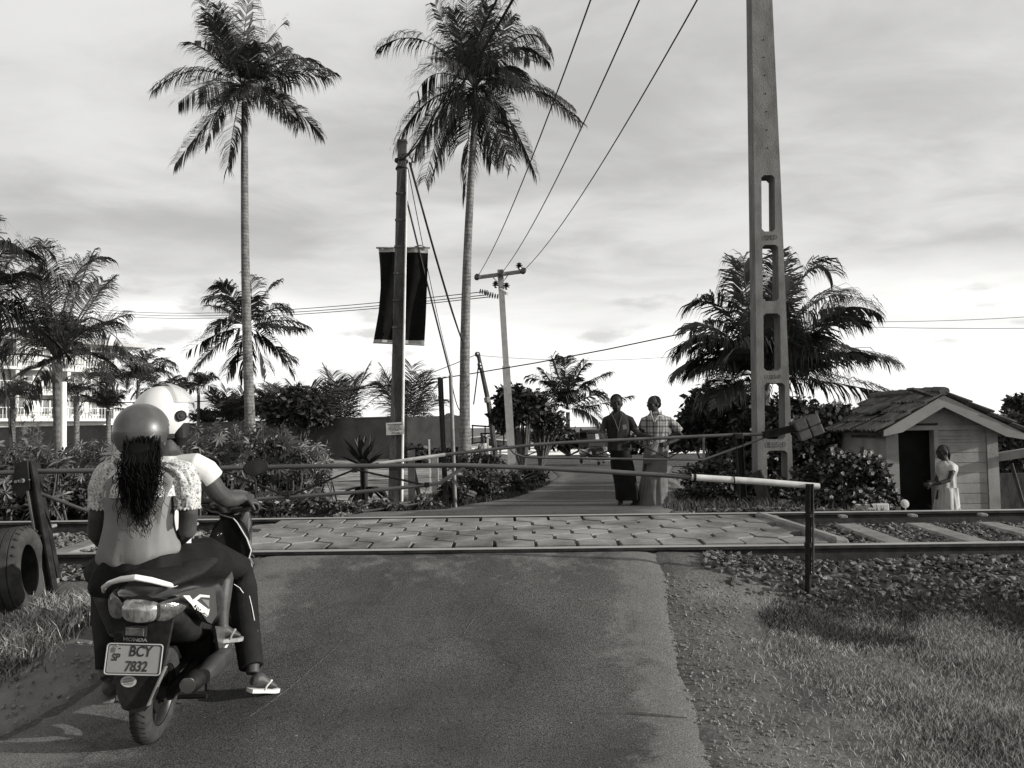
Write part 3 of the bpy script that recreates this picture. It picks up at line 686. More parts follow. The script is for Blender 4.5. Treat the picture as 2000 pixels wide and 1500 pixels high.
f7 = px2((1108, 800), Y, Y/FP, [(1070, 730, 1030, 735, 0, 0), (1060, 740, 1040, 790, .5, .8), (1090, 720, 1080, 690, 0, 0), (1105, 710, 1105, 692, .3, .4), (1125, 720, 1150, 705, 0, 0), (1150, 740, 1200, 725, 0, .2), (1160, 760, 1185, 770, .5, .8), (1180, 790, 1240, 775, 0, 0), (1070, 770, 1045, 840, -.4, -.6), (1140, 790, 1175, 830, -.4, -.7), (1110, 740, 1120, 740, -.8, -1.2), (1085, 750, 1070, 745, -.7, -1.1), (1130, 745, 1150, 755, -.8, -1.2), (1100, 760, 1095, 770, -1, -1.7), (1120, 730, 1140, 700, .6, .9), (1080, 735, 1055, 715, .6, .8)])
b = P(1110, 880, Y); b.z = gz(b.x, Y)-.1
palm('coconut_palm', 'low coconut palm at the road junction left of the two men', (1108, 800), Y, f7, b, P(1109, 805, Y), .16, .14, nl=64, lw=.07, ll=1.05, hang=.9, nuts=0, group='coconut palms in the middle distance')
# ------------------------------------------------------------------ leafy masses
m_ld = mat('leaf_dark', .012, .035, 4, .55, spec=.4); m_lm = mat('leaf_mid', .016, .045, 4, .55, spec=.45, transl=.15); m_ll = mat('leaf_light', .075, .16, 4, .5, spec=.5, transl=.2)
m_wood = mat('branch_bark', .05, .10, 12, .95, .01, 40); m_fl = mat('petal', .22, .4, 4, .7)
def leafcloud(mb, n, c, r, ls, mi=(0, 1), holes=.0, gk=1.6, elong=1.6, shell=.0, zmin=None, dense=None):
    k = 0; t_ = 0; c = Vector(c); sd_ = rnd(0, 100)
    while k < n and t_ < n*8:
        t_ += 1
        d = Vector((random.gauss(0, 1), random.gauss(0, 1), random.gauss(0, 1))).normalized()*(rnd(shell, 1)**(1/2.2))
        lump = 1+.28*noise.noise(d*2.2+Vector((sd_, 0, 0)))
        p = c+Vector((d.x*r[0], d.y*r[1], d.z*r[2]))*lump
        if noise.noise(p*gk/max(r)*2+Vector((0, sd_, 0))) < holes: continue
        if zmin is not None and p.z < zmin: continue
        if dense is not None:
            a_, b_ = dense
            if (p-a_).length > b_: continue
        a = Vector((rnd(-1, 1), rnd(-1, 1), rnd(-1, .6))).normalized(); b = a.orthogonal().normalized(); b = Matrix.Rotation(rnd(0, 6.28), 3, a) @ b
        s_ = ls*rnd(.35, 1.4); i = len(mb.v); mb.v += [p, p+a*s_*.5*elong+b*s_*.4, p+a*s_*elong, p+a*s_*.5*elong-b*s_*.4]
        mb.cur = random.choice(mi); mb.face(i, i+1, i+2, i+3); k += 1
def limbs(mb, base, c, r, n=7, r0=.08):
    base, c = Vector(base), Vector(c)
    for k in range(n):
        t = c+Vector((rnd(-.7, .7)*r[0], rnd(-.7, .7)*r[1], rnd(-.2, .7)*r[2])); m1 = base.lerp(t, .45)+Vector((rnd(-.1, .1)*r[0], rnd(-.1, .1)*r[1], 0))
        mb.tube([base, m1, t], [r0*rnd(.6, 1), r0*.5, r0*.12], 6)
def bush(name, label, cat, blobs, base, ls=.1, mi=(0, 0, 1), mats=None, r0=.06, group=None, flowers=0, holes=-.05, nb=6, zmin=None, elong=1.6, flsz=.05):
    g = thing(name, label, cat, base, 0, group); mb = MB()
    for c, r, n in blobs: limbs(mb, base, c, r, nb, r0)
    mb.build('trunk' if cat == 'tree' else 'stem', m_wood, g)
    mb = MB()
    for c, r, n in blobs: leafcloud(mb, n, c, r, ls, mi, holes, zmin=zmin, elong=elong)
    mb.build('crown' if cat == 'tree' else 'foliage', mats or [m_ld, m_lm, m_ll], g)
    if flowers:
        mb = MB()
        for k in range(flowers):
            c, r, n = random.choice(blobs); a = rnd(-2.9, .2); e = rnd(-.9, 1.3)
            p = Vector(c)+Vector((r[0]*math.cos(a)*math.cos(e), r[1]*math.sin(a)*math.cos(e), r[2]*math.sin(e)))*rnd(.95, 1.15)
            if zmin and p.z < zmin: continue
            for q in range(5):
                a2 = q*1.257+rnd(0, .3); u = Vector((math.cos(a2), rnd(-.4, .1), math.sin(a2))); v = u.cross(Vector((0, 1, 0))).normalized()*flsz*.4
                i = len(mb.v); mb.v += [p, p+u*flsz*.6+v, p+u*flsz, p+u*flsz*.6-v]; mb.face(i, i+1, i+2, i+3)
        mb.build('blossom', m_fl, g)
    return g
def BP(px, py, Y, rx, rz, n, ry=None):
    k = Y/FP; return (P(px, py, Y), (rx*k, (ry or (rx+rz)/2*.8)*k, rz*k), n)
def gb(px, Y): q = P(px, 900, Y); return Vector((q.x, Y, gz(q.x, Y)))
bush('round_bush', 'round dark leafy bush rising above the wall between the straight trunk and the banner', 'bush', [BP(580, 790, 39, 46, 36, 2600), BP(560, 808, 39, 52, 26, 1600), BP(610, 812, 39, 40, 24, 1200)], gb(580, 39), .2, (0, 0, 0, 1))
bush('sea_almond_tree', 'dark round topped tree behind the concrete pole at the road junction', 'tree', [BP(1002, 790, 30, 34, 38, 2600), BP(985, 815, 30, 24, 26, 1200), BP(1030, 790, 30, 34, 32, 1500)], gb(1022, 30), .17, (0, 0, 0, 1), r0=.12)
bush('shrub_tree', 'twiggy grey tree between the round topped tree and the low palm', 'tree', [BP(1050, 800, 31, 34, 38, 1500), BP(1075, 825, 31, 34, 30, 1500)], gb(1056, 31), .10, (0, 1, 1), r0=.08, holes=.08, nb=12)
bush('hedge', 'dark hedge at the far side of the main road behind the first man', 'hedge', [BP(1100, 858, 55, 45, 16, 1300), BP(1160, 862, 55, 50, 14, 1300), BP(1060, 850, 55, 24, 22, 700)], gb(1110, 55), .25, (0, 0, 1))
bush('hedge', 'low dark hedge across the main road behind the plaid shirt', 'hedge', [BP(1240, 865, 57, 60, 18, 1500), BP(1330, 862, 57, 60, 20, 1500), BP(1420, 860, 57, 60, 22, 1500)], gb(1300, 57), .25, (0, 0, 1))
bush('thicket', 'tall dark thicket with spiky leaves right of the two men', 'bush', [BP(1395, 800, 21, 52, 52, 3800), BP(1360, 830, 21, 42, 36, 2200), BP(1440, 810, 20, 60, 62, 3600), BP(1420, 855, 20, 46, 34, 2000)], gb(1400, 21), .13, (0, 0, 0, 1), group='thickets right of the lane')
mb = MB()
for k in range(150):
    p = P(rnd(1322, 1425), 0, 20.5); t = (p.x-P(1322, 0, 20.5).x)/(P(1425, 0, 20.5).x-P(1322, 0, 20.5).x)
    zc_ = P(1370, 812-72*t+rnd(-8, 26), 20.5).z; b_ = Vector((p.x, rnd(20, 21.4), zc_)); a = rnd(0, 6.28)
    d = Vector((math.cos(a)*.25-.12, math.sin(a)*.2, rnd(.22, .5)))
    mb.tube([b_, b_+d*.6, b_+d+Vector((d.x*.7, 0, -.10))], [.012, .010, .001], 3, flat=.2)
tag(mb.build('pandanus', m_ld), 'spiky strap leaved pandanus against the sky on top of the tall thicket', 'plant')
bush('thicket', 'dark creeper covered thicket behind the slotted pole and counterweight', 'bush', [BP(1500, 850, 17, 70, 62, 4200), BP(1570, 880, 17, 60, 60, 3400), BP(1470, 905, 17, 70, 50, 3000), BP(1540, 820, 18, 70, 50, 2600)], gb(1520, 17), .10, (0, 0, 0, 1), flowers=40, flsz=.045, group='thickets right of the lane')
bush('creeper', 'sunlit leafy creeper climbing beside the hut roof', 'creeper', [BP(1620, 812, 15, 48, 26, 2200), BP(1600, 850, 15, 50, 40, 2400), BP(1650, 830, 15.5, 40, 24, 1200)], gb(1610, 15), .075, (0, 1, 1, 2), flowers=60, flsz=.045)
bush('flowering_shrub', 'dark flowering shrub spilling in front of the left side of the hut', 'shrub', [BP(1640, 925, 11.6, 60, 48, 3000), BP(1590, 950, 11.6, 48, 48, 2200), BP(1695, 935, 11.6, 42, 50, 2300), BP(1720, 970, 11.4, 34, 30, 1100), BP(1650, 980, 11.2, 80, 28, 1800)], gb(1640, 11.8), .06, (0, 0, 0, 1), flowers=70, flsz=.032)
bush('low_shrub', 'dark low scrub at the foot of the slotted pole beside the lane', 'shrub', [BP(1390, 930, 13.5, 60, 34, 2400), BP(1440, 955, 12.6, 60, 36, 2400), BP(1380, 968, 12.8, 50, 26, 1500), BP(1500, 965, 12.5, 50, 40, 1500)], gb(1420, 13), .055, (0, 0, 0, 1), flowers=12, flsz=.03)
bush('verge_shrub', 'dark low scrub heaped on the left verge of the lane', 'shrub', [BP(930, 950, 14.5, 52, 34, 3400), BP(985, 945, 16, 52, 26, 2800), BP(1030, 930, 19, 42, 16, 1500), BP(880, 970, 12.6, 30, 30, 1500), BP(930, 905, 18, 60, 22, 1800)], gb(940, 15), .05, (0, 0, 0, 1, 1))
bush('verge_shrub', 'dark shrub growing at the foot of the peeling wall panel', 'shrub', [BP(830, 890, 30, 40, 14, 900), BP(890, 890, 28, 44, 18, 1100), BP(800, 885, 30, 26, 18, 500)], gb(850, 29), .13, (0, 0, 1))
bush('weed_patch', 'low weeds between the hidden yard and the far rail left of the black post', 'plant', [BP(600, 985, 10.4, 60, 20, 1300), BP(520, 990, 10.2, 60, 18, 1200), BP(670, 992, 10.4, 40, 14, 700), BP(740, 990, 10.8, 50, 14, 700), BP(830, 985, 11.4, 40, 20, 900)], gb(620, 10.4), .04, (0, 1, 1, 2))
for k in range(1): pass
bush('distant_tree', 'far treetop at the right edge beyond the hut', 'tree', [BP(1992, 790, 60, 26, 20, 900), BP(1975, 800, 60, 12, 10, 300)], gb(1990, 60), .3, (0, 1))
# ------------------------------------------------------------------ star leaved castor plants
def starleaf(mb, c, s_, n, nrm, mi):
    u = nrm.orthogonal().normalized(); v = nrm.cross(u); a0 = rnd(0, 6.28); mb.cur = mi; c = Vector(c)
    for k in range(n):
        a = a0+2*math.pi*k/(n+.7); d = u*math.cos(a)+v*math.sin(a); w = nrm.cross(d)*s_*.13; l = s_*rnd(.8, 1.05)*(1-.25*abs(k-n/2)/n)
        i = len(mb.v); mb.v += [c, c+d*l*.5+w-nrm*s_*.02, c+d*l-nrm*s_*.22, c+d*l*.5-w-nrm*s_*.02]; mb.face(i, i+1, i+2, i+3)
def castor(label, x0, x1, top, bot, Y, n, ls, loc_px, dry=0, group='star leaved castor plants'):
    g = thing('castor_plant', label, 'plant', gb(loc_px, Y), 0, group); sm = MB(); lm = MB()
    for k in range(n):
        px = rnd(x0, x1); u = (px-x0)/(x1-x0); py = top(u)+(bot-top(u))*rnd(0, 1)**1.3; Yk = Y+rnd(-.5, .6); p = P(px, py, Yk)
        b_ = Vector((p.x+rnd(-.25, .25), Yk+rnd(-.1, .1), gz(p.x, Yk)))
        if k % 4 == 0: sm.tube([b_, b_.lerp(p, .5)+Vector((rnd(-.06, .06), 0, 0)), p], [.014, .011, .004], 5)
        nr = Vector((rnd(-.5, .7), rnd(-1, .1), rnd(.1, 1.1))).normalized()
        starleaf(lm, p, ls*rnd(.6, 1.25), random.choice((7, 8, 9)), nr, random.choice((0, 1, 2, 2)))
    for k in range(n//9):
        px = rnd(x0, x1); u = (px-x0)/(x1-x0); p = P(px, top(u)-rnd(2, 26), Y+rnd(-.4, .5)); b_ = p-Vector((rnd(-.05, .05), 0, .3)); sm.tube([b_, p], [.006, .003], 4); starleaf(lm, p, ls*rnd(.5, 1.0), 7, Vector((rnd(-.8, .8), -.6, rnd(.1, .9))).normalized(), random.choice((0, 1, 2)))
    for k in range(dry):
        px = rnd(x0, x1); p = P(px, rnd(bot-60, bot), Y-.3); 
        for q in range(5):
            e = p+Vector((rnd(-.1, .1), rnd(-.05, .05), rnd(-.2, .05))); f = p+Vector((rnd(-.1, .1), 0, rnd(-.3, 0))); lm.cur = 3; lm.tri(p, e, f)
    sm.build('stem', m_wood, g); lm.build('foliage', [m_ld, m_lm, m_ll, mat('dry_leaf', .25, .4, 6, .9)], g)
castor('broad thicket of star leaved plants behind the mirror and the driver', 360, 640, lambda u: 852+30*abs(u-.35)+70*max(0, u-.75), 985, 11.5, 520, .16, 500, dry=12)
bush('weed_patch', 'dark leafy undergrowth filling the gap between the two riders and the broad thicket', 'plant', [BP(330, 930, 12.2, 70, 50, 2600), BP(230, 930, 12.2, 60, 55, 2400), BP(60, 930, 12.6, 90, 40, 2400)], gb(300, 12.2), .06, (0, 0, 1))
castor('star leaved plants left of the helmets in front of the grey wall', 120, 230, lambda u: 878+20*(1-u), 990, 10.8, 170, .15, 180, dry=0)
castor('star leaved plants behind the leaning iron post at the left edge', -40, 125, lambda u: 890+10*u, 1005, 10.4, 260, .16, 40, dry=2)
castor('thin tall weed stalks before the grey wall near the left edge', 40, 80, lambda u: 835, 900, 13.5, 60, .10, 60)
bush('weed_patch', 'dark undergrowth beneath the star leaved plants left of the scooter riders', 'plant', [BP(80, 975, 10.3, 130, 34, 2600), BP(200, 985, 10.4, 60, 26, 1100), BP(430, 975, 11.6, 90, 40, 2600), BP(560, 965, 11.6, 70, 34, 1500)], gb(100, 10.6), .05, (0, 0, 0, 1))
# ------------------------------------------------------------------ agave / bromeliad at the pole
g = thing('agave', 'large dark rosette plant with broad pointed leaves left of the banner pole', 'plant', gb(712, 12.2), 0); mb = MB()
def swordleaf(mb, c, d, l, w, droop, curl=0.0):
    c = Vector(c); d = Vector(d).normalized(); sd_ = d.cross(Vector((0, 0, 1)))
    if sd_.length < .2: sd_ = Vector((1, 0, 0))
    sd_.normalize(); rows = []; p = c
    for k in range(7):
        t = k/6; ww = w*(.55+.9*t if t < .5 else (1.0 if t < .65 else (1-t)/.35))
        nn = d.cross(sd_).normalized(); rows.append((p-sd_*ww/2-nn*ww*.12, p+nn*ww*.15, p+sd_*ww/2-nn*ww*.12)); d = (d+Vector((0, 0, -droop/6))).normalized(); p = p+d*l/6
    i = len(mb.v)
    for r3 in rows: mb.v += [Vector(q) for q in r3]
    for k in range(6):
        mb.face(i+3*k, i+3*k+1, i+3*k+4, i+3*k+3); mb.face(i+3*k+1, i+3*k+2, i+3*k+5, i+3*k+4)
c = P(712, 912, 12.2); mb.tube([gb(712, 12.2), c], .05, 8)
for k in range(20):
    a = k*2.4; e = .25+1.15*(k/20); swordleaf(mb, c+Vector((0, 0, .03*k/20)), (math.cos(a)*math.cos(e), math.sin(a)*math.cos(e), math.sin(e)), rnd(.42, .56), .125, .1)
c2 = P(716, 952, 12.2)
for k in range(15):
    a = k*2.4; e = rnd(-.5, .35); swordleaf(mb, c2, (math.cos(a)*math.cos(e), math.sin(a)*math.cos(e), math.sin(e)), rnd(.3, .48), .12, .9)
mb.build('leaf_rosette', m_ld, g, smooth=True)

bush('shade_bush', 'leafy bush added out of view past the lower right edge to shade the verge', 'bush', [((5.4, 2.5, .55), (.9, .42, .55), 2200)], (5.4, 2.5, 0), .06, (0, 1, 1))  # added out of view, only to throw shade on the verge
bush('shade_bush', 'leafy bush added out of view past the right edge to shade the grass', 'bush', [((6.9, 4.7, .5), (.8, .30, .5), 2000)], (6.9, 4.7, .1), .06, (0, 1, 1))  # second added bush, unseen, shades the grass beside the ballast
# ================================================================== WALL, HOTEL, HUT, POLES, GATES
m_wall = mat('wall_render', .075, .12, 1.2, .95, .01, 20)
g = thing('boundary_wall', 'long plain grey boundary wall behind the star leaved plants', 'wall', (-12, 39, .05)); mb = MB()
wp = [P(-420, 838, 56), P(0, 836, 47), P(360, 829, 43), P(650, 818.5, 40), P(800, 815, 37.5)]
for a, b in zip(wp, wp[1:]):
    mid = (a+b)/2; d = b-a; z0 = -.4; n = Vector((d.y, -d.x, 0)).normalized()*.1
    for q in (n, -n): pass
    i = len(mb.v); mb.v += [Vector((a.x, a.y, z0))+n, Vector((b.x, b.y, z0))+n, b+n, a+n, Vector((a.x, a.y, z0))-n, Vector((b.x, b.y, z0))-n, b-n, a-n]
    mb.face(i, i+1, i+2, i+3); mb.face(i+5, i+4, i+7, i+6); mb.face(i+3, i+2, i+6, i+7)
mb.build('wall_body', m_wall, g)
mb = MB()
for a, b in zip(wp, wp[1:]):
    mb.beam(a+Vector((0, 0, .02)), b+Vector((0, 0, .02)), .26, .07)
mb.build('coping', m_wall, g)
def peel(t, mp, out):
    n = nd(t, 'ShaderNodeTexNoise'); n.inputs['Scale'].default_value = .9; n.inputs['Detail'].default_value = 9; n.inputs['Roughness'].default_value = .6; t.links.new(mp.outputs[0], n.inputs[0])
    k = nd(t, 'ShaderNodeMapRange'); t.links.new(n.outputs[0], k.inputs[0])
    for i, q in ((1, .57), (2, .60), (3, 0), (4, .42)): k.inputs[i].default_value = q
    return mth(t, 'ADD', out, k.outputs[0])
mb = MB(); a, b = P(798, 814, 36), P(908, 817, 34)
mb.beam(Vector((a.x, a.y, .75)), Vector((b.x, b.y, .75)), .2, 2*(a.z-.75))
tag(mb.build('wall_panel', mat('peeling_paint', .14, .20, 2, .9, .01, 20, sub=peel)), 'pale wall panel with peeling white paint behind the dark post', 'wall')
# hotel
m_white = mat('white_render', .62, .74, 1, .8); m_glass = mat('window_glass', .05, .12, .6, .2, spec=.6); m_rail = mat('balcony_rail', .45, .6, 5, .6); m_roof = mat('roof_slab', .35, .45, 2, .8)
A, B_ = P(-90, 845, 68), P(212, 845, 78); A.z = B_.z = 0; u = (B_-A).normalized(); n = Vector((u.y, -u.x, 0)); Wd = (B_-A).length
M = Matrix((u, -n, Vector((0, 0, 1)))).transposed().to_4x4(); M.translation = A
g = thing('hotel', 'large white hotel block with balconies behind the palms at the left', 'building', A, M=M)
H = lambda x, y, zz: M @ Vector((x, y, zz))
RM = M.to_3x3()
ztop = P(212, 678, 78).z; fl = [-.5, ztop*.27, ztop*.51, ztop*.74, ztop]
mb = MB(); mb.box(H(Wd/2, 5, ztop/2-.25), (Wd, 10, ztop+.5), RM); mb.box(H(Wd+.9, 6, ztop*.13), (2.6, 8, ztop*.27+.3), RM); mb.build('wall', m_white, g)
mb = MB(); mb.box(H(Wd/2+.6, 4.6, ztop+.16), (Wd+4.6, 12.4, .32), RM); mb.box(H(Wd/2, 5, ztop+.8), (Wd-3, 8, 1.0), RM, .8); mb.build('roof', m_roof, g)
for f in range(4):
    z0, z1 = fl[f], fl[f+1]; nwin = 6
    for k in range(nwin):
        x = Wd*(k+.5)/nwin; w = MB(); ww, wh = Wd/nwin*.62, (z1-z0)*.60; zc_ = z0+(z1-z0)*.50
        w.box(H(x, -.03, zc_), (ww, .06, wh), RM); wo = w.build('window', m_glass, g)
        w = MB()
        for q in (-.5, -.02, .5): w.box(H(x+ww*q, -.08, zc_), (.10, .10, wh+.1), RM)
        for q in (-.5, .5): w.box(H(x, -.082, zc_+wh*q), (ww+.1, .094, .10), RM)
        w.build('frame', m_white, wo)
        if (k+f) % 2: 
            w = MB(); w.box(H(x+ww*.28, -.065, zc_), (ww*.35, .01, wh*.98), RM); w.build('curtain', m_rail, wo)
    if f:
        b = MB(); b.box(H(Wd/2, -.8, z0), (Wd+.4, 1.6, .25), RM)
        for k in range(int(Wd/.28)): b.box(H(.1+k*.28, -1.5, z0+.6), (.05, .05, .95), RM)
        b.box(H(Wd/2, -1.5, z0+1.1), (Wd, .08, .07), RM)
        for k in range(nwin+1): b.box(H(Wd*k/nwin+.01, -.72, (z0+z1)/2), (.3, 1.4, z1-z0-.26), RM) if k % 2 == 0 else None
        b.build('balcony', m_rail, g)
# white post
mb = MB(); mb.tube([G(125, 15.2), P(124, 746, 15.2)], .055, 10); tag(mb.build('white_post', mat('white_paint', .6, .75, 6, .7), smooth=True), 'thin white post standing just right of the young palm trunk', 'post')
# ------------------------------------------------------------------ lattice concrete pole
m_pole = mat('pole_concrete', .12, .20, 4, .92, .008, 50, aniso=(1, 1, .5)); m_hole = mat('bolt_hole', .01, .015, 5, .9)
Yp = 12.4
def PX(px, py): return P(px, py, Yp)
g = thing('utility_pole', 'tall tapering concrete pole with rectangular slots beside the hut', 'utility pole', G(1516, Yp))
def interp(tab, y): return lerp_t(tab, y)
Ledge = [(-420, 1463), (0, 1467), (350, 1473), (500, 1475), (990, 1481), (1040, 1482)]; Redge = [(-420, 1489), (0, 1505), (350, 1525), (500, 1531), (990, 1552), (1040, 1554)]
slots = [(342, 452, 1487, 1513), (478, 588, 1489, 1520), (612, 724, 1491, 1524), (748, 858, 1493, 1533), (880, 975, 1498, 1538), (1000, 1030, 1500, 1540)]
cuts = sorted(set([-420]+[s[0] for s in slots]+[s[1] for s in slots]+[1040])); mb = MB(); dep = .30
front = []
def slab(px0, px1, y0, y1, qx0=None, qx1=None, bev=.02):
    # px0/px1 at y0, qx0/qx1 at y1; extruded back
    a, b, c, d = PX(px0, y0), PX(px1, y0), PX(qx1, y1), PX(qx0, y1)
    mb.prism([a, b, c, d], (0, dep, 0))
prev = -420
for (s0, s1, sa, sb) in slots:
    slab(interp(Ledge, prev), interp(Redge, prev), prev, s0, interp(Ledge, s0), interp(Redge, s0))
    slab(interp(Ledge, s0), sa, s0, s1, interp(Ledge, s1), sa+1); slab(sb, interp(Redge, s0), s0, s1, sb+1, interp(Redge, s1))
    # chamfered slot corners
    for (cx_, cy_, ex, ey) in ((sa, s0, 5, 5), (sb, s0, -5, 5), (sa+1, s1, 5, -5), (sb+1, s1, -5, -5)):
        mb.prism([PX(cx_, cy_), PX(cx_+ex, cy_), PX(cx_, cy_+ey)], (0, dep-.004, 0)) if ex*ey < 0 else mb.prism([PX(cx_, cy_), PX(cx_, cy_+ey), PX(cx_+ex, cy_)], (0, dep-.004, 0))
    prev = s1
slab(interp(Ledge, prev), interp(Redge, prev), prev, 1040, 1482, 1554)
mb.build('shaft', m_pole, g, fixn=True)
for k, (x, y) in enumerate([(1491, 78), (1492, 112), (1494, 147), (1495, 183), (1497, 218), (1498, 254), (1499, 289)]):
    h = MB(); h.lathe([(.011, 0), (.011, .012), (.004, .012)], PX(x, y)-Vector((0, .004, 0)), (0, 1, 0), 10); h.build('bolt_hole', m_hole, g)
Mt = lambda px, py, Y, d=.006: Matrix.Translation(P(px, py, Y)-Vector((0, d, 0))) @ Matrix.Rotation(R(90), 4, 'X')
m_mark = mat('cast_mark', .055, .08, 20, .95)
textmesh('QED', .10, 'lettering', m_mark, g, Mt(1505, 464, Yp), .0008, 1.05); textmesh('1-25-8', .09, 'lettering', m_mark, g, Mt(1510, 736, Yp), .0008, 1.0); textmesh('EL5 0', .11, 'lettering', m_mark, g, Mt(1516, 869, Yp), .0008, 1.2)
# ------------------------------------------------------------------ wooden/concrete pole with banner
Yb = 11.6; m_op = mat('old_pole', .035, .08, 6, .95, .01, 40, aniso=(1, 1, .4)); m_opl = mat('pole_light', .45, .6, 8, .8)
g = thing('utility_pole', 'dark notched pole carrying the black banner', 'utility pole', G(771, Yb)); mb = MB()
b, t = G(771, Yb, -.1), P(786, 276, Yb); n = 14
for k in range(n):
    a_, c_ = b.lerp(t, k/n), b.lerp(t, (k+1)/n); w0 = .185-.065*k/n; mb.beam(a_, c_, w0, w0*.9, up=(0, 1, 0))
    if k > 5: mb.beam(c_-Vector((0, 0, .02)), c_+Vector((0, 0, .01)), w0*1.12, w0*1.0, up=(0, 1, 0))
mb.build('shaft', m_op, g)
mb = MB(); mb.tube([G(784, Yb-.07, -.1), P(789, 660, Yb-.08), P(792.5, 480, Yb-.07), P(795, 330, Yb-.06)], [.020, .018, .014, .010], 8)
mb.build('conduit', m_opl, g)
mb = MB()
for k, py in enumerate((315, 330)):
    c = P(785, py, Yb); mb.torus(c, (0, .15, 1), .085, .012, 20, 6)
mb.ell(P(776, 316, Yb)-Vector((0, .06, 0)), (.035, .035, .04)); mb.tube([P(777, 318, Yb-.1), P(783, 300, Yb-.1), P(797, 300, Yb-.05), P(808, 318, Yb)], .010, 6)
mb.build('clamp', mat('iron_dark', .02, .04, 10, .6), g)
# banner
g = thing('banner', 'plain black hanging banner with pale hems tied behind the notched pole', 'banner', P(790, 672, Yb+.14)); Y = Yb+.13; mb = MB()
Lb = [(484, 739), (520, 742), (560, 743), (610, 739), (640, 734), (670, 729)]; Rb = [(484, 836), (560, 834), (620, 832), (672, 829)]
rows = []
for k in range(25):
    py = 484+187*k/24; l = lerp_t(Lb, py); r = lerp_t(Rb, py); rows.append([P(l+(r-l)*j/16, py+2*j/16+(0 if j else 0), Y)+Vector((0, .02*math.sin(j*.9+k*.15)+.03*math.sin(math.pi*k/24)*math.sin(math.pi*j/16), 0)) for j in range(17)])
for nm, a, b, m in (('cloth', 1, 23, mat('banner_cloth', .004, .008, 8, .9)), ('hem', 0, 1, mat('banner_hem', .30, .4, 10, .9)), ('hem', 23, 24, mat('banner_hem', .30, .4, 10, .9))):
    q = MB(); th = Vector((0, .004, 0)); q.rings([[p for p in rows[k]]+[p+th for p in rows[k][::-1]] for k in range(a, b+1)]); q.build(nm, m, g, smooth=True)
mb = MB(); mb.tube([P(735, 484, Y-.01), P(840, 484, Y-.01)], .014, 8); mb.tube([P(810, 482, Y-.02), P(822, 479, Y-.05), P(832, 483, Y-.02)], .01, 6); mb.build('rod', mat('bamboo', .2, .3, 10, .8), g, smooth=True)
mb = MB(); mb.tube([P(729, 669, Y-.01), P(829, 674, Y-.01)], .012, 8); mb.build('rod', mat('bamboo', .2, .3, 10, .8), g, smooth=True)
# notice
Y = Yb-.16; g = thing('notice_board', 'small white notice with rows of dark writing nailed to the notched pole', 'sign', P(771, 850, Y)); mb = MB()
mb.prism([P(753.5, 826, Y), P(788, 824, Y), P(789.5, 848, Y), P(754.5, 850, Y)], (0, .012, 0)); mb.build('panel', mat('notice_white', .33, .42, 10, .8), g, fixn=True)
m_ink = mat('ink', .02, .04, 10, .9)
for k, (px, py, w_, sz) in enumerate([(771.5, 829, 28, 2.6), (771, 831.6, 22, 1.8), (771.5, 834, 22, 1.8), (771.5, 836.4, 26, 1.8), (772, 838.8, 26, 1.8), (771, 841.2, 17, 1.8)]):
    q = MB(); x = px-w_/2
    while x < px+w_/2:
        l = rnd(1.0, 3.6); a = P(x, py-sz*.33-(x-px)*.05, Y-.002); b = P(min(x+l, px+w_/2), py+sz*.33-(x-px)*.05, Y-.002); q.quad((a.x, a.y, b.z), (b.x, a.y, b.z), (b.x, a.y, a.z), (a.x, a.y, a.z)); x += l+rnd(.3, .8)
    q.build('writing', m_ink, g)
textmesh('0771200611', .034, 'writing', m_ink, g, Matrix.Translation(P(776, 846, Y-.002)) @ Matrix.Rotation(R(1.5), 4, 'Y') @ Matrix.Rotation(R(90), 4, 'X'), .0005, .9)
# black post, grey pipe, small posts
m_blk = mat('tarred_wood', .006, .014, 8, .7, .01, 30)
mb = MB(); a, b = G(870, 11.7, -.1), P(858, 737, 11.7); mb.beam(a, b, .048, .07, up=(0, 1, 0)); a, b = G(874, 11.74, -.1), P(863, 740, 11.74); mb.beam(a, b, .03, .06, up=(0, 1, 0))
tag(mb.build('dark_post', m_blk), 'black tarred double post between the banner pole and the grey pipe', 'post')
mb = MB(); mb.tube([G(889, 11.8, -.1), P(880, 733, 11.8)], .030, 10); tag(mb.build('pipe_post', mat('galvanised', .12, .2, 6, .6, metal=.3), smooth=True), 'thin grey metal pipe standing right of the black post', 'post')
m_fp = mat('fence_concrete', .16, .24, 7, .9, .005, 40); m_fpl = mat('fence_concrete_pale', .4, .5, 7, .9)  # second tone is a paler concrete for whitish stakes, boards and box
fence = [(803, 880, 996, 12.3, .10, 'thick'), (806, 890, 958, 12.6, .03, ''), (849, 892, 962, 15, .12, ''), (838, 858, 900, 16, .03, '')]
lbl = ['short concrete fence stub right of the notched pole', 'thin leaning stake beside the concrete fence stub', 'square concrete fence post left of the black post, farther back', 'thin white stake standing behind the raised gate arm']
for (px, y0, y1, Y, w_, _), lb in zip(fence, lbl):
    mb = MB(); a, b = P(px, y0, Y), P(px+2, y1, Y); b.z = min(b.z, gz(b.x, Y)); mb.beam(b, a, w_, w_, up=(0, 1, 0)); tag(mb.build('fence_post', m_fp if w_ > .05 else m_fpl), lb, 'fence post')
mb = MB(); mb.beam(P(806, 910, 12.5), P(820, 975, 12.3), .05, .05); tag(mb.build('fence_brace', m_op), 'dark slanting brace leaning on the concrete fence stub', 'brace')
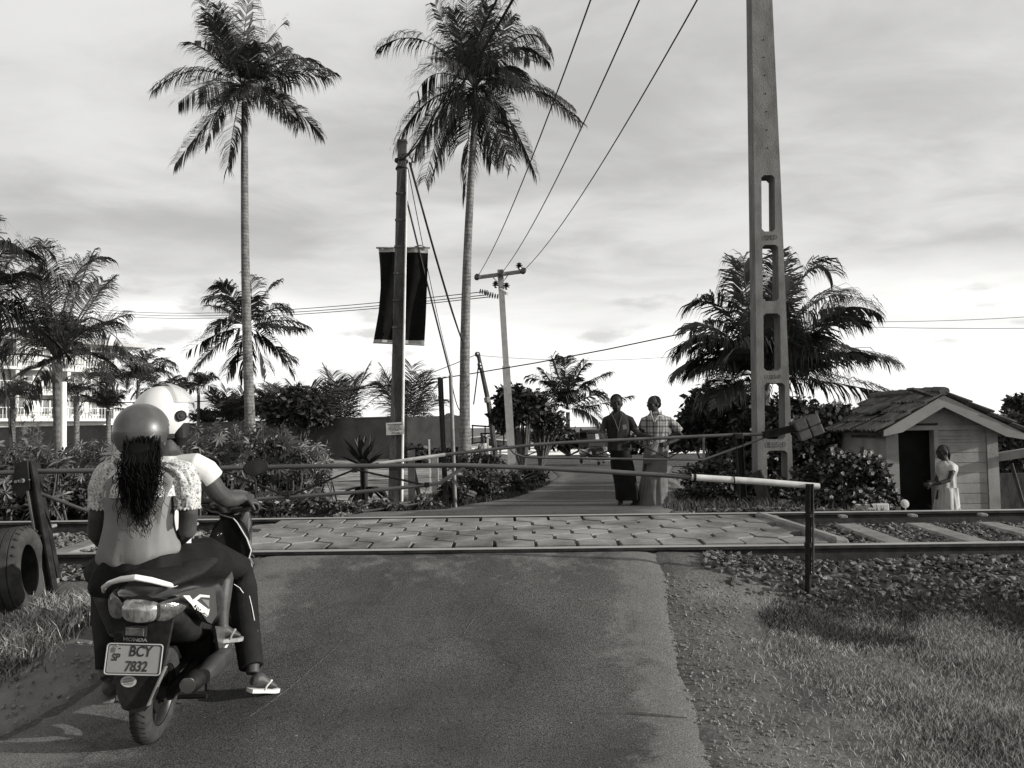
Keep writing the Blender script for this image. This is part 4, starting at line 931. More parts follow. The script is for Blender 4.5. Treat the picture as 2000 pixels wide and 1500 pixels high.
for k, (px, y0, y1, w_) in enumerate([(941, 880, 902, .09), (960, 876, 905, .11), (977, 875, 905, .10), (1001, 872, 903, .10), (952.5, 856, 882, .08)]):
    mb = MB(); Y = 34; mb.beam(P(px, y1, Y), P(px, y0, Y), w_, w_, up=(0, 1, 0))
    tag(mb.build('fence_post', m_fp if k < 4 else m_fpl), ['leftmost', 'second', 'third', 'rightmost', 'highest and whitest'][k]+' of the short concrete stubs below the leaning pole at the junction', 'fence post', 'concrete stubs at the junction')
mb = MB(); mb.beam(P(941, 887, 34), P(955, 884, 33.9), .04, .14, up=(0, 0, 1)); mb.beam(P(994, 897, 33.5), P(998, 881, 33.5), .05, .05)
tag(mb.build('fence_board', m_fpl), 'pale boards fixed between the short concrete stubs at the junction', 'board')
for k, (py0, py1) in enumerate(((912, 910), (935, 932), (950, 944))):
    mb = MB(); mb.tube([P(660, py0+6, 12.4), P(803, py0, 12.3), P(850, py1, 14.8)], .004, 4); tag(mb.build('fence_wire', m_blk), ['upper', 'middle', 'lower'][k]+' fence wire strung past the concrete fence stub', 'wire', 'fence wires')
# pole with crossarm
Y = 27; g = thing('utility_pole', 'pale concrete pole with a crossarm and insulators at the road junction', 'utility pole', G(1000, Y)); mb = MB()
b, t = P(1000, 905, Y), P(977, 527, Y); mb.beam(b, b.lerp(t, .5), .26, .2, up=(0, 1, 0)); mb.beam(b.lerp(t, .5), t, .20, .16, up=(0, 1, 0)); mb.build('shaft', mat('pole_pale', .26, .36, 5, .9, .005, 30), g)
mb = MB(); mb.beam(P(932, 542, Y-.15), P(1023, 530, Y-.15), .1, .12); mb.build('crossarm', m_fp, g)
mb = MB(); mb.beam(P(961, 540, Y-.12), P(974, 553, Y-.12), .03); mb.beam(P(992, 537, Y-.12), P(982, 552, Y-.12), .03); mb.beam(P(976, 565, Y-.2), P(991, 574, Y-.6), .08, .1); mb.build('brace', mat('steel_light', .4, .55, 5, .5), g)
m_ins = mat('insulator', .012, .03, 5, .25, spec=.7)
for px, py in ((932, 541), (979, 534), (1022, 529)):
    q = MB(); q.lathe([(.02, -.12), (.10, -.08), (.105, 0), (.10, .07), (.03, .1)], P(px, py, Y-.3), (.2, -1, .1), 14); q.build('insulator', m_ins, g, smooth=True)
for px, py in ((1014, 520), (968, 556), (989, 559)):
    q = MB(); q.lathe([(.02, -.12), (.05, -.1), (.05, -.05), (.12, -.03), (.05, 0), (.13, .03), (.05, .06), (.09, .09), (.02, .13)], P(px, py, Y-.2), (0, 0, 1), 12); q.build('insulator', m_ins, g, smooth=True)
for r_, (ax_, ay, bx, by) in enumerate(((938, 569, 951, 571), (949, 573, 962, 576), (957, 577, 972, 579))):
    q = MB(); a, b = P(ax_, ay, Y-.2-.2*r_), P(bx, by, Y-.2-.2*r_); d = (b-a).normalized()
    for k in range(4): q.lathe([(.02, -.03), (.085, -.015), (.085, .015), (.02, .03)], a.lerp(b, k/3), d, 12)
    q.build('insulator', m_ins, g, smooth=True)
# leaning low pole
Y = 36; g = thing('utility_pole', 'thin dark pole leaning left of the pale crossarm pole', 'utility pole', G(968, Y)); mb = MB(); mb.tube([P(968, 893, Y), P(955, 790, Y), P(933, 688, Y)], [.13, .115, .085], 8); mb.build('shaft', m_op, g, smooth=True)
mb = MB()
for px, py in ((931, 692), (936, 712), (937, 718)): mb.ell(P(px, py, Y-.15), (.09, .09, .12))
mb.beam(P(929, 694, Y-.1), P(938, 692, Y-.1), .06); mb.build('insulator', m_ins, g)
mb = MB(); mb.tube([P(951, 776, Y-.1), P(953, 786, Y-.1)], .15, 8); mb.build('marker_band', m_fp, g)
# ------------------------------------------------------------------ cables
def sag(a, b, s_, n=16): return [a.lerp(b, k/n)-Vector((0, 0, s_*4*(k/n)*(1-k/n))) for k in range(n+1)]
def cable(a, b, s_, r, label, group='overhead cables'):
    mb = MB(); mb.tube(sag(a, b, s_), r, 5, cap=False); tag(mb.build('cable', mat('cable_black', .01, .02, 5, .6)), label, 'cable', group)
T = P(788, 312, Yb)
cable(T, P(985, -30, 6.5), .10, .011, 'left one of the two thick cables running from the notched pole up over the road')
cable(T+Vector((.05, 0, .05)), P(1018, -30, 6.5), .12, .013, 'right one of the two thick cables running from the notched pole up over the road')
cable(P(800, 318, Yb), P(905, 672, 24), .12, .018, 'thick cable dropping from the notched pole to the middle palm trunk')
cable(P(803, 330, Yb), P(912, 690, 30), .25, .010, 'thin cable close beside the thick one dropping to the middle palm')
cable(P(797, 330, Yb), P(884, 735, 20), .2, .007, 'thinnest cable dropping from the notched pole to the grey pipe')
cable(P(793, 385, Yb+.05), P(880, 733, 11.9), .02, .014, 'stay cable passing behind the banner down to the grey pipe')
cable(P(880, 735, 11.8), P(906, 800, 13), .2, .008, 'slack loop of cable hanging from the grey pipe top')
cable(P(932, 541, 26.7), P(1175, -60, 9), .35, .011, 'leftmost high wire rising from the crossarm'); cable(P(979, 534, 26.7), P(1275, -60, 9), .35, .011, 'middle high wire rising from the crossarm'); cable(P(1022, 529, 26.7), P(1395, -60, 9), .35, .011, 'rightmost high wire rising from the crossarm')
for k, (ya, yb_) in enumerate(((604, 570), (609, 576), (614, 580))):
    cable(P(190, ya, 60), P(950-6+6*k, yb_, 27), .5, .016, ['top', 'middle', 'bottom'][k]+' wire of the three running left from the crossarm pole')
cable(P(-200, 742, 40), P(1340, 650, 24), 1.6, .020, 'long sagging cable crossing the whole view behind the banner pole')
cable(P(330, 815, 40), P(932, 692, 36), .9, .018, 'lower cable climbing from the helmets to the thin leaning pole')
cable(P(932, 694, 36), P(1310, 697, 40), .2, .010, 'thin level wire from the leaning pole towards the broad palm')
cable(P(936, 700, 36), P(925, 790, 36), .05, .03, 'short black cable dangling beside the thin leaning pole', None)
cable(P(1560, 625, 40), P(2100, 612, 34), .2, .012, 'upper of the two thin wires at the right behind the hut', 'thin wires at the right'); cable(P(1560, 634, 40), P(2100, 640, 34), .1, .012, 'lower of the two thin wires at the right behind the hut', 'thin wires at the right')
# ------------------------------------------------------------------ near gate
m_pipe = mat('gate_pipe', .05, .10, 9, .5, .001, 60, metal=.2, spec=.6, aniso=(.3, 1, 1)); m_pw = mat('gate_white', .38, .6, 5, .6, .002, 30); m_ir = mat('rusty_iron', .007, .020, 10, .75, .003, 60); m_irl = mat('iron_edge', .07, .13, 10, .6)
Yg = 5.75
g = thing('barrier_gate', 'near level crossing barrier with its white tip resting on the right post', 'barrier', P(80, 930, Yg)); mb = MB()
armp = [(-60, 927), (0, 924), (75, 921), (350, 916), (600, 911), (760, 910), (900, 909), (1050, 914), (1200, 922), (1352, 932)]
mb.tube([P(x, y, Yg) for x, y in armp], [.019]*3+[.018]*7, 10); mb.build('arm', m_pipe, g, smooth=True)
mb = MB(); mb.tube([P(1350, 932, Yg), P(1475, 940, Yg), P(1600, 950, Yg)], [.0235, .0235, .022], 12); mb.build('arm_tip', m_pw, g, smooth=True)
mb = MB(); mb.tube([P(1354, 932, Yg), P(1359, 932.4, Yg)], .0255, 12); mb.torus(P(1433, 937, Yg), (1, 0, 0), .026, .004, 16, 6); mb.tube([P(1433, 931, Yg), P(1437, 925, Yg), P(1431, 928, Yg)], .003, 5)
mb.tube([P(1312, 922, Yg-.02), P(1352, 928, Yg-.02)], .004, 5); mb.build('clamp_band', m_ir, g)
mb = MB(); ch = [(72, 962), (100, 972), (150, 991), (190, 1004), (230, 1000), (505, 975), (690, 962), (830, 948), (860, 943), (885, 926), (906, 913)]
mb.tube([P(x, y, Yg) for x, y in ch], .0135, 8); mb.build('truss_chord', m_pipe, g, smooth=True)
for a, b in (((300, 890), (440, 921)), ((440, 921), (562, 970)), ((562, 970), (693, 917)), ((693, 917), (834, 948))):
    q = MB(); q.tube([P(a[0], a[1] if a[0] != 300 else 960, Yg), P(b[0], b[1], Yg)], .008, 6); q.build('truss_rod', m_ir, g)
mb = MB()
for x, y in ((562, 970), (834, 947), (693, 918)): mb.box(P(x, y, Yg), (.035, .04, .035))
mb.build('joint', m_ir, g)
mb = MB(); mb.tube([P(834, 950, Yg), P(828, 972, Yg), P(822, 985, Yg)], .004, 5); mb.build('hook_wire', m_irl, g)
# counterweight side beyond the left edge
mb = MB(); mb.box(P(-110, 940, Yg), (.3, .25, .32), None, 1, .02); mb.build('counterweight', m_fp, g)
# left pivot post (leaning rails)
g = thing('gate_post', 'leaning black iron post carrying the near barrier beside the old tyre', 'gate post', P(110, 1166, 5.55)); 
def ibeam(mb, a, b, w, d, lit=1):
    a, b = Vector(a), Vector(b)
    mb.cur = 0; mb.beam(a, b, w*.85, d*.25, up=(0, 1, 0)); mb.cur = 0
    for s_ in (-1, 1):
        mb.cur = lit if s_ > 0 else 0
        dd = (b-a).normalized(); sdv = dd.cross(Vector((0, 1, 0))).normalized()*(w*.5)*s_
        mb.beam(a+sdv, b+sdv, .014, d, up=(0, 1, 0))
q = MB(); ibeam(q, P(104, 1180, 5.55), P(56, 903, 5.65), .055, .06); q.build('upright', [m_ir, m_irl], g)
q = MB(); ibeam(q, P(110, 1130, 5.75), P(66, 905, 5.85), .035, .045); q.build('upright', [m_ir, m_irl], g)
q = MB(); q.prism([P(30, 905, 5.6), P(52, 899, 5.6), P(58, 955, 5.6), P(40, 975, 5.6), P(22, 950, 5.6)], (0, .03, 0)); q.build('gusset', m_ir, g, fixn=True); q = MB(); q.prism([P(56, 903, 5.88), P(72, 900, 5.88), P(80, 930, 5.88), P(66, 965, 5.88)], (0, .03, 0)); q.build('gusset', m_ir, g, fixn=True)
q = MB(); q.tube([P(30, 941, 5.5), P(44, 939, 5.62)], .010, 8); q.tube([P(41, 939, 5.5), P(45, 938.5, 5.52)], .016, 6); q.ell(P(57, 937, 5.52), (.006, .006, .006)); q.build('bolt', m_irl, g)
# right rest post
g = thing('gate_post', 'slim rusty rest post under the white tip of the near barrier', 'gate post', G(1578, Yg-.02)); mb = MB()
b = P(1578, 1184, Yg-.02); mb.tube([b, P(1579, 1000, Yg-.02)], .021, 10); mb.tube([P(1579, 1000, Yg-.02), P(1580, 945, Yg-.02)], .024, 10); mb.build('upright', m_ir, g, smooth=True)
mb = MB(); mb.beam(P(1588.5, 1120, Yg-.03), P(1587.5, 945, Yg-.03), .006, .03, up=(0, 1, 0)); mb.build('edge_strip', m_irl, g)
mb = MB(); mb.tube([P(1579, 1003, Yg-.02), P(1579, 1010, Yg-.02)], .033, 10); mb.tube([P(1579, 1060, Yg-.02), P(1579, 1068, Yg-.02)], .029, 10); mb.build('collar', m_ir, g)
# ------------------------------------------------------------------ far gate
Yf = 11.4
g = thing('barrier_gate', 'far level crossing barrier, raised slightly, that the two men lean on', 'barrier', P(1440, 848, Yf)); mb = MB()
mb.tube([P(868, 888, Yf), P(950, 879, Yf), P(1050, 868, Yf), P(1150, 862, Yf), P(1260, 857, Yf), P(1440, 849, Yf), P(1500, 848, Yf), P(1530, 842, Yf)], .024, 8); mb.build('arm', m_pipe, g, smooth=True)
mb = MB(); mb.tube([P(740, 905, Yf), P(805, 897, Yf), P(870, 888, Yf)], [.020, .026, .026], 8); mb.build('arm_tip', m_pw, g, smooth=True)
mb = MB(); mb.tube([P(970, 877, Yf), P(990, 870, Yf), P(1005, 886, Yf), P(1022, 892, Yf), P(1040, 893.5, Yf), P(1200, 896, Yf), P(1374, 898, Yf), P(1440, 874, Yf), P(1500, 852, Yf)], .016, 8); mb.build('truss_chord', m_pipe, g, smooth=True)
for a, b in (((1022, 892), (1065, 876)), ((1108, 868), (1160, 891)), ((1160, 891), (1190, 880)), ((1236, 862), (1306, 895)), ((1306, 895), (1335, 878))):
    q = MB(); q.tube([P(a[0], a[1], Yf), P(b[0], b[1], Yf)], .010, 6); q.build('truss_rod', m_ir, g)
q = MB(); q.beam(P(1374, 853, Yf), P(1375, 898, Yf), .03, .03, up=(0, 1, 0)); q.build('strut', m_pipe, g)
mb = MB(); mb.beam(P(1490, 850, Yf), P(1562, 834, Yf), .09, .10); mb.tube([P(1545, 846, Yf), P(1560, 858, Yf), P(1572, 862, Yf)], .02, 6); mb.build('counter_arm', m_ir, g)
Rw = Matrix.Rotation(R(-20), 3, 'Y')
mb = MB()
for i in (-1, 1):
    for j in (-1, 1): mb.box(P(1575, 835, Yf)+Rw @ Vector((i*.093, 0, j*.075)), (.178, .25, .142), Rw, 1, .015)
mb.build('counterweight', mat('weight_dark', .055, .095, 9, .9, .004, 40), g)
g = thing('gate_post', 'black iron post carrying the far barrier right of the men', 'gate post', G(1446, Yf)); q = MB(); ibeam(q, G(1450, Yf+.03, -.1), P(1442, 846, Yf+.03), .09, .09, 0); q.build('upright', m_blk, g)
q = MB(); q.box(P(1441, 852, Yf-.03), (.13, .12, .08), None, 1, .01); q.build('bracket', m_ir, g)
g = thing('gate_post', 'black rest post for the far barrier standing before the rosette plant', 'gate post', G(711, Yf)); q = MB(); ibeam(q, G(711, Yf, -.1), P(708, 914, Yf), .05, .06); q.build('upright', [m_blk, m_ir], g)
mb = MB(); mb.beam(P(1500, 998, 11.9), P(1476, 922, 12.1), .25, .03, up=(1, .4, 0)); tag(mb.build('plank', m_op), 'dark plank leaning against the foot of the slotted pole', 'plank')
# ------------------------------------------------------------------ hut
Yh = 13.0; K = Yh/FP
m_hut = mat('hut_render', .19, .29, 2.5, .9, .006, 30); m_tile = mat('roof_tile', .06, .15, 5, .9, .01, 40); m_in = mat('hut_dark', .01, .02, 2, .9); m_barge = mat('bargeboard', .19, .26, 2, .85)
g = thing('gatekeeper_hut', 'small gatekeeper hut with boarded walls and a tiled gable roof', 'hut', Vector((P(1840, 900, Yh).x, Yh, -.4)))
zf = -.5; D = 1.75
x0, xd0, xd1, x1 = [P(v, 900, Yh).x for v in (1732, 1754, 1824, 1946)]; zt = P(1840, 838, Yh).z; zp = P(1842, 775, Yh).z; xm = P(1842, 800, Yh).x
zdoor = P(1790, 831, Yh).z
mb = MB()
mb.box(((x0+xd0)/2, Yh+.06, (zf+zt)/2), (xd0-x0, .12, zt-zf)); mb.box(((xd1+x1)/2, Yh+.06, (zf+zt)/2), (x1-xd1, .12, zt-zf))
mb.prism([(x0, Yh, zt), (x1, Yh, zt), (xm, Yh, zp-.05)], (0, .12, 0))
mb.box((x1-.06, Yh+D/2+.07, (zf+zt)/2), (.12, D-.10, zt-zf)); mb.box((x0+.06, Yh+D/2+.07, (zf+zt)/2), (.12, D-.10, zt-zf)); mb.box(((x0+x1)/2, Yh+D+.1, (zf+zt)/2), (x1-x0, .12, zt-zf))
mb.build('wall', m_hut, g)
mb = MB()
for xa, xb in ((x0-.015, xd0), (xd1, xd1+.075), (x1-.30*0-.16, x1+.02)): mb.box(((xa+xb)/2, Yh-.018, (zf+zt)/2), (xb-xa, .03, zt-zf-.02))
mb.box(((xd0+x1)/2, Yh-.019, zt+.02), (x1-xd0, .03, .07)) 
mb.build('trim', m_hut, g)
# horizontal boards
bx0, bx1 = xd1+.078, x1-.165; k = 0; zz = zf
while zz < zt-.14:
    q = MB(); q.box(((bx0+bx1)/2, Yh-.006, zz+.083), (bx1-bx0, .012, .158), None, 1, .003); q.build('board', m_hut, g); zz += .166
q = MB(); q.box(((bx0+bx1)/2, Yh-.022, zt-.10), (bx1-bx0, .025, .02)); q.box(((bx0+bx1)/2, Yh-.022, zt-.16), (bx1-bx0, .025, .012)); q.build('batten', m_hut, g)
mb = MB(); mb.box(((xd0+xd1)/2, Yh+.3, (zf+zdoor)/2), (xd1-xd0+.3, .05, zdoor-zf+.4)); mb.build('doorway', m_in, g)
mb = MB(); mb.box(((xd0+xd1)/2, Yh-.03, zdoor+.02), (xd1-xd0+.12, .06, .025)); mb.build('lintel', m_ir, g)
# roof slopes with rows of tiles
ey0 = Yh-.28; ey1 = Yh+D+.25
le = P(1717, 846, ey0); re = P(2012, 852, ey0); pk = P(1842, 772, ey0)
def slope(e, sgn, nm, lab=None):
    q = MB(); d = e-pk; L = d.length; u = d.normalized(); nrm = Vector((0, 1, 0)).cross(u).normalized()
    if nrm.z < 0: nrm = -nrm
    q.prism([pk+Vector((0, .02, 0)), e+Vector((0, .02, 0)), e+Vector((0, .02, 0))+nrm*.02, pk+Vector((0, .02, 0))+nrm*.02], (0, ey1-ey0, 0)); q.build('roof_deck', m_op, g, fixn=True)
    q = MB(); rows = 4; tl = L/rows*1.16; ny = 10; tw = (ey1-ey0+.1)/ny
    for r_ in range(rows):
        for k in range(ny):
            s0 = L*r_/rows+rnd(-.015, .015); base = pk+u*s0+Vector((0, tw*(k+.5)-.05+rnd(-.01, .01), 0))+nrm*(.055+rnd(0, .012))
            rr = []; tilt = rnd(-.02, .02)
            for t in (0, 1):
                ring = []
                for j in range(9):
                    v = -1+2*j/8; hgt = .020*math.cos(v*math.pi*2)+.012*(1-t)*-1
                    ring.append(base+u*tl*t+Vector((0, v*tw*.5, 0))+nrm*(hgt+(.025*t if 0 else 0)+(.0 if t == 0 else .03)+tilt*v))
                ring += [p-nrm*.018 for p in ring[::-1]]; rr.append(ring)
            q.rings(rr)
    q.build(nm, m_tile, g, fixn=True); return u, nrm, L
uL, nL, LL = slope(le, -1, 'roof_tiles'); uR, nR, LR = slope(re, 1, 'roof_tiles')
q = MB(); yy = ey0-.05
while yy < ey1:
    q.tube([pk+Vector((0, yy-ey0, .06+rnd(0, .02))), pk+Vector((rnd(-.01, .01), yy-ey0+.34, .085+rnd(0, .02)))], [.085, .075], 8, flat=.8); yy += .28
q.build('ridge_tiles', m_tile, g)
q = MB(); q.box(pk+uL*.18+nL*.13+Vector((0, .1, 0)), (.55, .22, .03), Matrix.Rotation(R(20), 3, 'Y')); q.build('loose_tile', m_tile, g); q = MB(); q.box(pk+uL*.62+nL*.14+Vector((0, 1.1, 0)), (.4, .5, .04), Matrix.Rotation(R(-24), 3, 'Y')); q.build('loose_tile', m_tile, g)
for e, u_, l_ in ((le, uL, LL), (re, uR, LR)):
    q = MB(); a = pk+Vector((0, -.015, 0)); b = a+u_*(l_-.08); h = .15
    q.prism([a, b+Vector((0, 0, .0)), b+Vector((0.0, 0, -.09)), b-u_*.35+Vector((0, 0, -.20 if u_.x < 0 else -.19)), a+Vector((0, 0, -h*1.25))], (0, .03, 0)); q.build('bargeboard', m_barge, g, fixn=True)
q = MB(); q.beam(P(1650, 852, Yh+D), P(1725, 852, Yh-.1), .05, .05); q.build('eave_beam', m_op, g)
# small things by the hut
g2 = thing('planter_box', 'low white planter box with seedlings in front of the flowering shrub', 'planter', P(1697, 996, 11)); q = MB(); q.box(P(1697, 990, 11), (.47, .2, .10), None, 1, .01); q.build('box', m_fpl, g2)
q = MB(); leafcloud(q, 260, P(1697, 978, 11), (.24, .09, .05), .035, (0, 1, 2)); q.build('seedlings', [m_ld, m_lm, m_ll], g2)
q = MB(); q.lathe([(.0, 0), (.055, .01), (.062, .02), (.02, .03), (.012, .03)], P(1766, 984, 11.3), (0, -1, .2), 18); q.tube([P(1766, 984, 11.35), P(1772, 1010, 11.4)], .01, 6); tag(q.build('disc_signal', m_fpl), 'small round pale disc on a stick right of the planter box', 'disc')
mb = MB(); a = Vector((P(1930, 900, 13.6).x, 13.6, P(1945, 895, 13.6).z)); b = Vector((P(2080, 900, 13.0).x, 13.0, P(2080, 872, 13.0).z))
g3 = thing('lean_to', 'low sloping slab shelter right of the hut wall', 'shelter', Vector((a.x+.6, 13.6, -.4))); q = MB(); q.beam(a, b, .9, .13, up=(0, 0, 1)); q.build('roof', m_hut, g3); q = MB(); q.box((a.x+.75, 13.75, .05), (1.5, .1, 1.1)); q.build('wall', m_op, g3)
q = MB(); q.beam(P(1975, 905, 13.3), P(2000, 990, 13.2), .07, .05); q.build('prop', m_op, g3)
bush('thatch_bank', 'hazy overgrown bank rising behind the hut at the right edge', 'bank', [BP(1985, 860, 24, 90, 56, 3600), BP(1940, 880, 24, 60, 50, 1800), BP(2060, 850, 24, 70, 60, 1600)], gb(1990, 24), .12, (0, 1, 1))
# ------------------------------------------------------------------ old tyre
g = thing('tyre', 'worn old tyre standing half buried at the left edge beside the iron post', 'tyre', P(45, 1190, 5.3)); mb = MB()
c = P(30, 1118, 5.35); ax = Vector((.97, .22, .12)).normalized(); u = ax.orthogonal().normalized(); v = ax.cross(u)
prof = [(.17, -.085), (.185, -.10), (.235, -.115), (.275, -.10), (.292, -.07), (.296, -.045), (.288, -.04), (.296, -.035), (.298, 0), (.29, .005), (.298, .01), (.296, .05), (.288, .055), (.296, .06), (.29, .085), (.27, .105), (.235, .115), (.185, .10), (.17, .085), (.18, .07), (.24, .09), (.27, .07), (.275, 0), (.27, -.07), (.24, -.09), (.18, -.07)]
rs = []
for k in range(48):
    a = 2*math.pi*k/48; d = u*math.cos(a)+v*math.sin(a); rs.append([c+d*(r*(1+.012*math.sin(3*a)))+ax*h for r, h in prof])
rs.append(rs[0]); mb.rings(rs, cap=False)
for k in range(30):
    a = 2*math.pi*k/30; d = u*math.cos(a)+v*math.sin(a)
    for s_ in (-.09, .09): mb.beam(c+d*.296+ax*s_, c+d*.285+ax*s_*1.16, .01, .012)
mb.build('casing', mat('old_rubber', .022, .05, 7, .8, .004, 50), g, smooth=True)
# boulders at the post foot
for (px, py, Y, s_), lb in zip(((150, 1185, 5.0, .09), (96, 1200, 5.1, .10), (195, 1172, 5.2, .06)), ('middle of the half buried boulders below the leaning iron post', 'largest half buried boulder, beside the old tyre', 'smallest half buried boulder, nearest the scooter')):
    mb = MB(); stone(P(px, py, Y).x, Y, gz(P(px, py, Y).x, Y)+.02, s_, 0); tag(mb.build('boulder', mat('boulder', .06, .11, 8, .95, .01, 30)), lb, 'boulder', 'half buried boulders')
# ------------------------------------------------------------------ beach things
m_bt = mat('boat_hull', .08, .16, 3, .6); m_btl = mat('boat_white', .5, .65, 3, .6)
def boat(px, py, Y, L, label, rz, rise=.0):
    c = P(px, py, Y); M = Matrix.Translation(c) @ Matrix.Rotation(rz, 4, 'Z') @ Matrix.Rotation(rise, 4, 'Y'); g = thing('boat', label, 'boat', c, M=M, group='fishing boats on the beach'); mb = MB(); rs = []
    for k in range(11):
        t = k/10*2-1; w = .42*(1-abs(t)**2.4)+.02; zk = .35*abs(t)**3; rs.append([M @ Vector((t*L/2, s_*w*q, zz+zk)) for s_, q, zz in ((-1, 1, .45), (-1, .8, .12), (-1, .25, 0), (1, .25, 0), (1, .8, .12), (1, 1, .45), (1, .85, .45), (1, .6, .15), (-1, .6, .15), (-1, .85, .45))])
    mb.rings(rs); mb.build('hull', m_bt, g, smooth=True)
    mb = MB()
    for s_ in (-1, 1): mb.tube([M @ Vector((t*L/2, s_*(.42*(1-abs(t)**2.4)+.03), .47+.35*abs(t)**3)) for t in [k/6-1 for k in range(13)]], .035, 6)
    mb.build('gunwale', m_btl, g)
boat(918, 868, 55, 4.2, 'larger fishing boat with a raised bow behind the middle palm trunk', .12, -.08); boat(985, 874, 52, 3.0, 'smaller dark boat between the leaning pole and the pale crossarm pole', .1, .05)
for k, (x0_, x1_, yt, yb_, Y) in enumerate(((921, 968, 831, 852, 50), (938, 986, 847, 862, 48))):
    g = thing('drying_rack', ['taller', 'lower'][k]+' thin wooden drying rack standing before the sea', 'rack', P((x0_+x1_)/2, yb_, Y), group='drying racks on the beach')
    q = MB(); q.beam(P(x0_, yt, Y), P(x1_, yt+(3 if k == 0 else 0), Y), .12, .1); q.build('crossbar', m_blk, g)
    for x in (x0_+2, (x0_+x1_)/2+3, x1_-2): q = MB(); q.beam(P(x, yt, Y), P(x, yb_+14, Y), .08, .08, up=(0, 1, 0)); q.build('leg', m_blk, g)
mb = MB(); mb.beam(P(1032, 829, 40), P(1080, 838, 40), .15, .6, up=(0, 1, .3)); 
for x in (1034, 1050, 1068): mb.beam(P(x, 832, 40), P(x, 880, 40), .1, .1, up=(0, 1, 0))
tag(mb.build('shelter', m_op), 'low open shelter of poles under the trees at the junction', 'shelter')
# ================================================================== SCOOTER
SM = Matrix.Translation((-1.675, 3.74, .082)) @ Matrix.Rotation(R(3), 4, 'Z') @ Matrix.Rotation(R(5.5), 4, 'X') @ Matrix.Rotation(R(5), 4, 'Y')
SMi = SM.inverted()
def s(x, y, z):
    if y < -.02 and z > .19: y *= .72; z += .035
    return SM @ Vector((x, y, z))
def onpl(px, py, ax, val):
    """pixel ray meets the scooter's own plane (ax=0: x=val, ax=1: y=val)"""
    o = SMi @ Vector((0, 0, CZ)); d = (SMi @ P(px, py, 5))-o; t = (val-o[ax])/d[ax]; return o+d*t
SR = SM.to_3x3()
m_pnt = mat('scooter_paint', .010, .016, 2, .28, spec=.6, coat=.6); m_pnt2 = mat('scooter_paint_grey', .045, .06, 2, .35, spec=.5, coat=.5); m_plb = mat('black_plastic', .012, .022, 30, .55, .0005, 400)
m_swh = mat('scooter_white', .62, .72, 4, .3, coat=.5); m_lens = mat('lamp_lens', .10, .55, 26, .12, .004, 40, metal=.55, spec=.9, aniso=(1, 1, .35)); m_lens2 = mat('lamp_lens_side', .05, .22, 20, .15, .004, 34, metal=.45, spec=.9)
m_rub = mat('tyre_rubber', .022, .045, 14, .75, .001, 150); m_rim = mat('rim_alloy', .03, .06, 8, .4, metal=.6); m_chr = mat('chrome', .55, .7, 5, .2, metal=1); m_mud = mat('dusty_metal', .008, .02, 12, .6, .001, 90, metal=.3)
sc_ = thing('motor_scooter', 'dark motor scooter with a white grab rail and a rear number plate carrying two riders', 'motor scooter', (0, 0, 0), M=SM)
def wheel(y, steer=0.0):
    c = s(0, y, .215); ax = SR @ (Matrix.Rotation(steer, 3, 'Z') @ Vector((1, 0, 0)))
    w = MB(); w.lathe([(.125, -.03), (.133, -.036), (.133, .036), (.125, .03), (.118, .012), (.118, -.012)], c, ax, 32, cap=False); w.lathe([(.035, -.05), (.035, .05)], c, ax, 16)
    u = ax.orthogonal().normalized()
    for k in range(5):
        d = Matrix.Rotation(k*2*math.pi/5, 3, ax) @ u; w.beam(c+d*.03, c+d*.124, .02, .03, up=ax)
    wo = w.build('wheel', m_rim, sc_, smooth=True)
    w = MB(); prof = []
    for k in range(15):
        a = -2.2+4.4*k/14; prof.append((.165+.050*math.cos(a), .046*math.sin(a)*1.02))
    w.lathe(prof, c, ax, 56, cap=False); w.build('tyre', m_rub, wo, smooth=True)
    w = MB(); v = ax.cross(u)
    for k in range(44):
        a = 2*math.pi*k/44; a2 = a+.09
        for sg in (-1, 1):
            p1 = c+(u*math.cos(a)+v*math.sin(a))*.2145+ax*sg*.006; p2 = c+(u*math.cos(a2)+v*math.sin(a2))*.2045+ax*sg*.033; w.beam(p1, p2, .004, .003, up=ax)
    w.build('tread', mat('tread_dark', .006, .01, 9, .8), wo)
    w = MB(); w.torus(c+ax*.018, ax, .075, .006, 28, 6); w.lathe([(.08, .012), (.08, .02), (.03, .02)], c, ax, 24); w.build('brake_drum', m_mud, wo, smooth=True)
wheel(0); wheel(1.22, -.06)
def part(nm, mb, m, sm=True, par=None, fixn=False): return mb.build(nm, m, par or sc_, smooth=sm, fixn=fixn)
def sloft(secs, n=20, pw=.8):
    mb = MB(); mb.loft([(s(0 if len(q) < 5 else q[4], q[0], q[3]), SR @ Vector((q[1], 0, 0)), SR @ Vector((0, 0, q[2]))) for q in secs], n, pw=pw); return mb
# tail body
part('rear_body', sloft([(-.345, .05, .016, .705), (-.31, .105, .040, .69), (-.22, .145, .062, .675), (-.05, .165, .085, .645), (.15, .175, .115, .60), (.35, .172, .15, .54), (.52, .15, .17, .47), (.64, .10, .16, .40)]), m_pnt)
part('under_tail', sloft([(-.27, .10, .04, .61), (-.15, .13, .06, .59), (.1, .13, .08, .50), (.4, .12, .10, .40)]), m_plb)
part('seat', sloft([(-.20, .10, .022, .735), (-.12, .135, .032, .745), (.1, .15, .036, .76), (.35, .145, .036, .755), (.55, .11, .032, .735), (.66, .06, .02, .715)]), mat('seat_vinyl', .01, .018, 40, .6, .0006, 300))
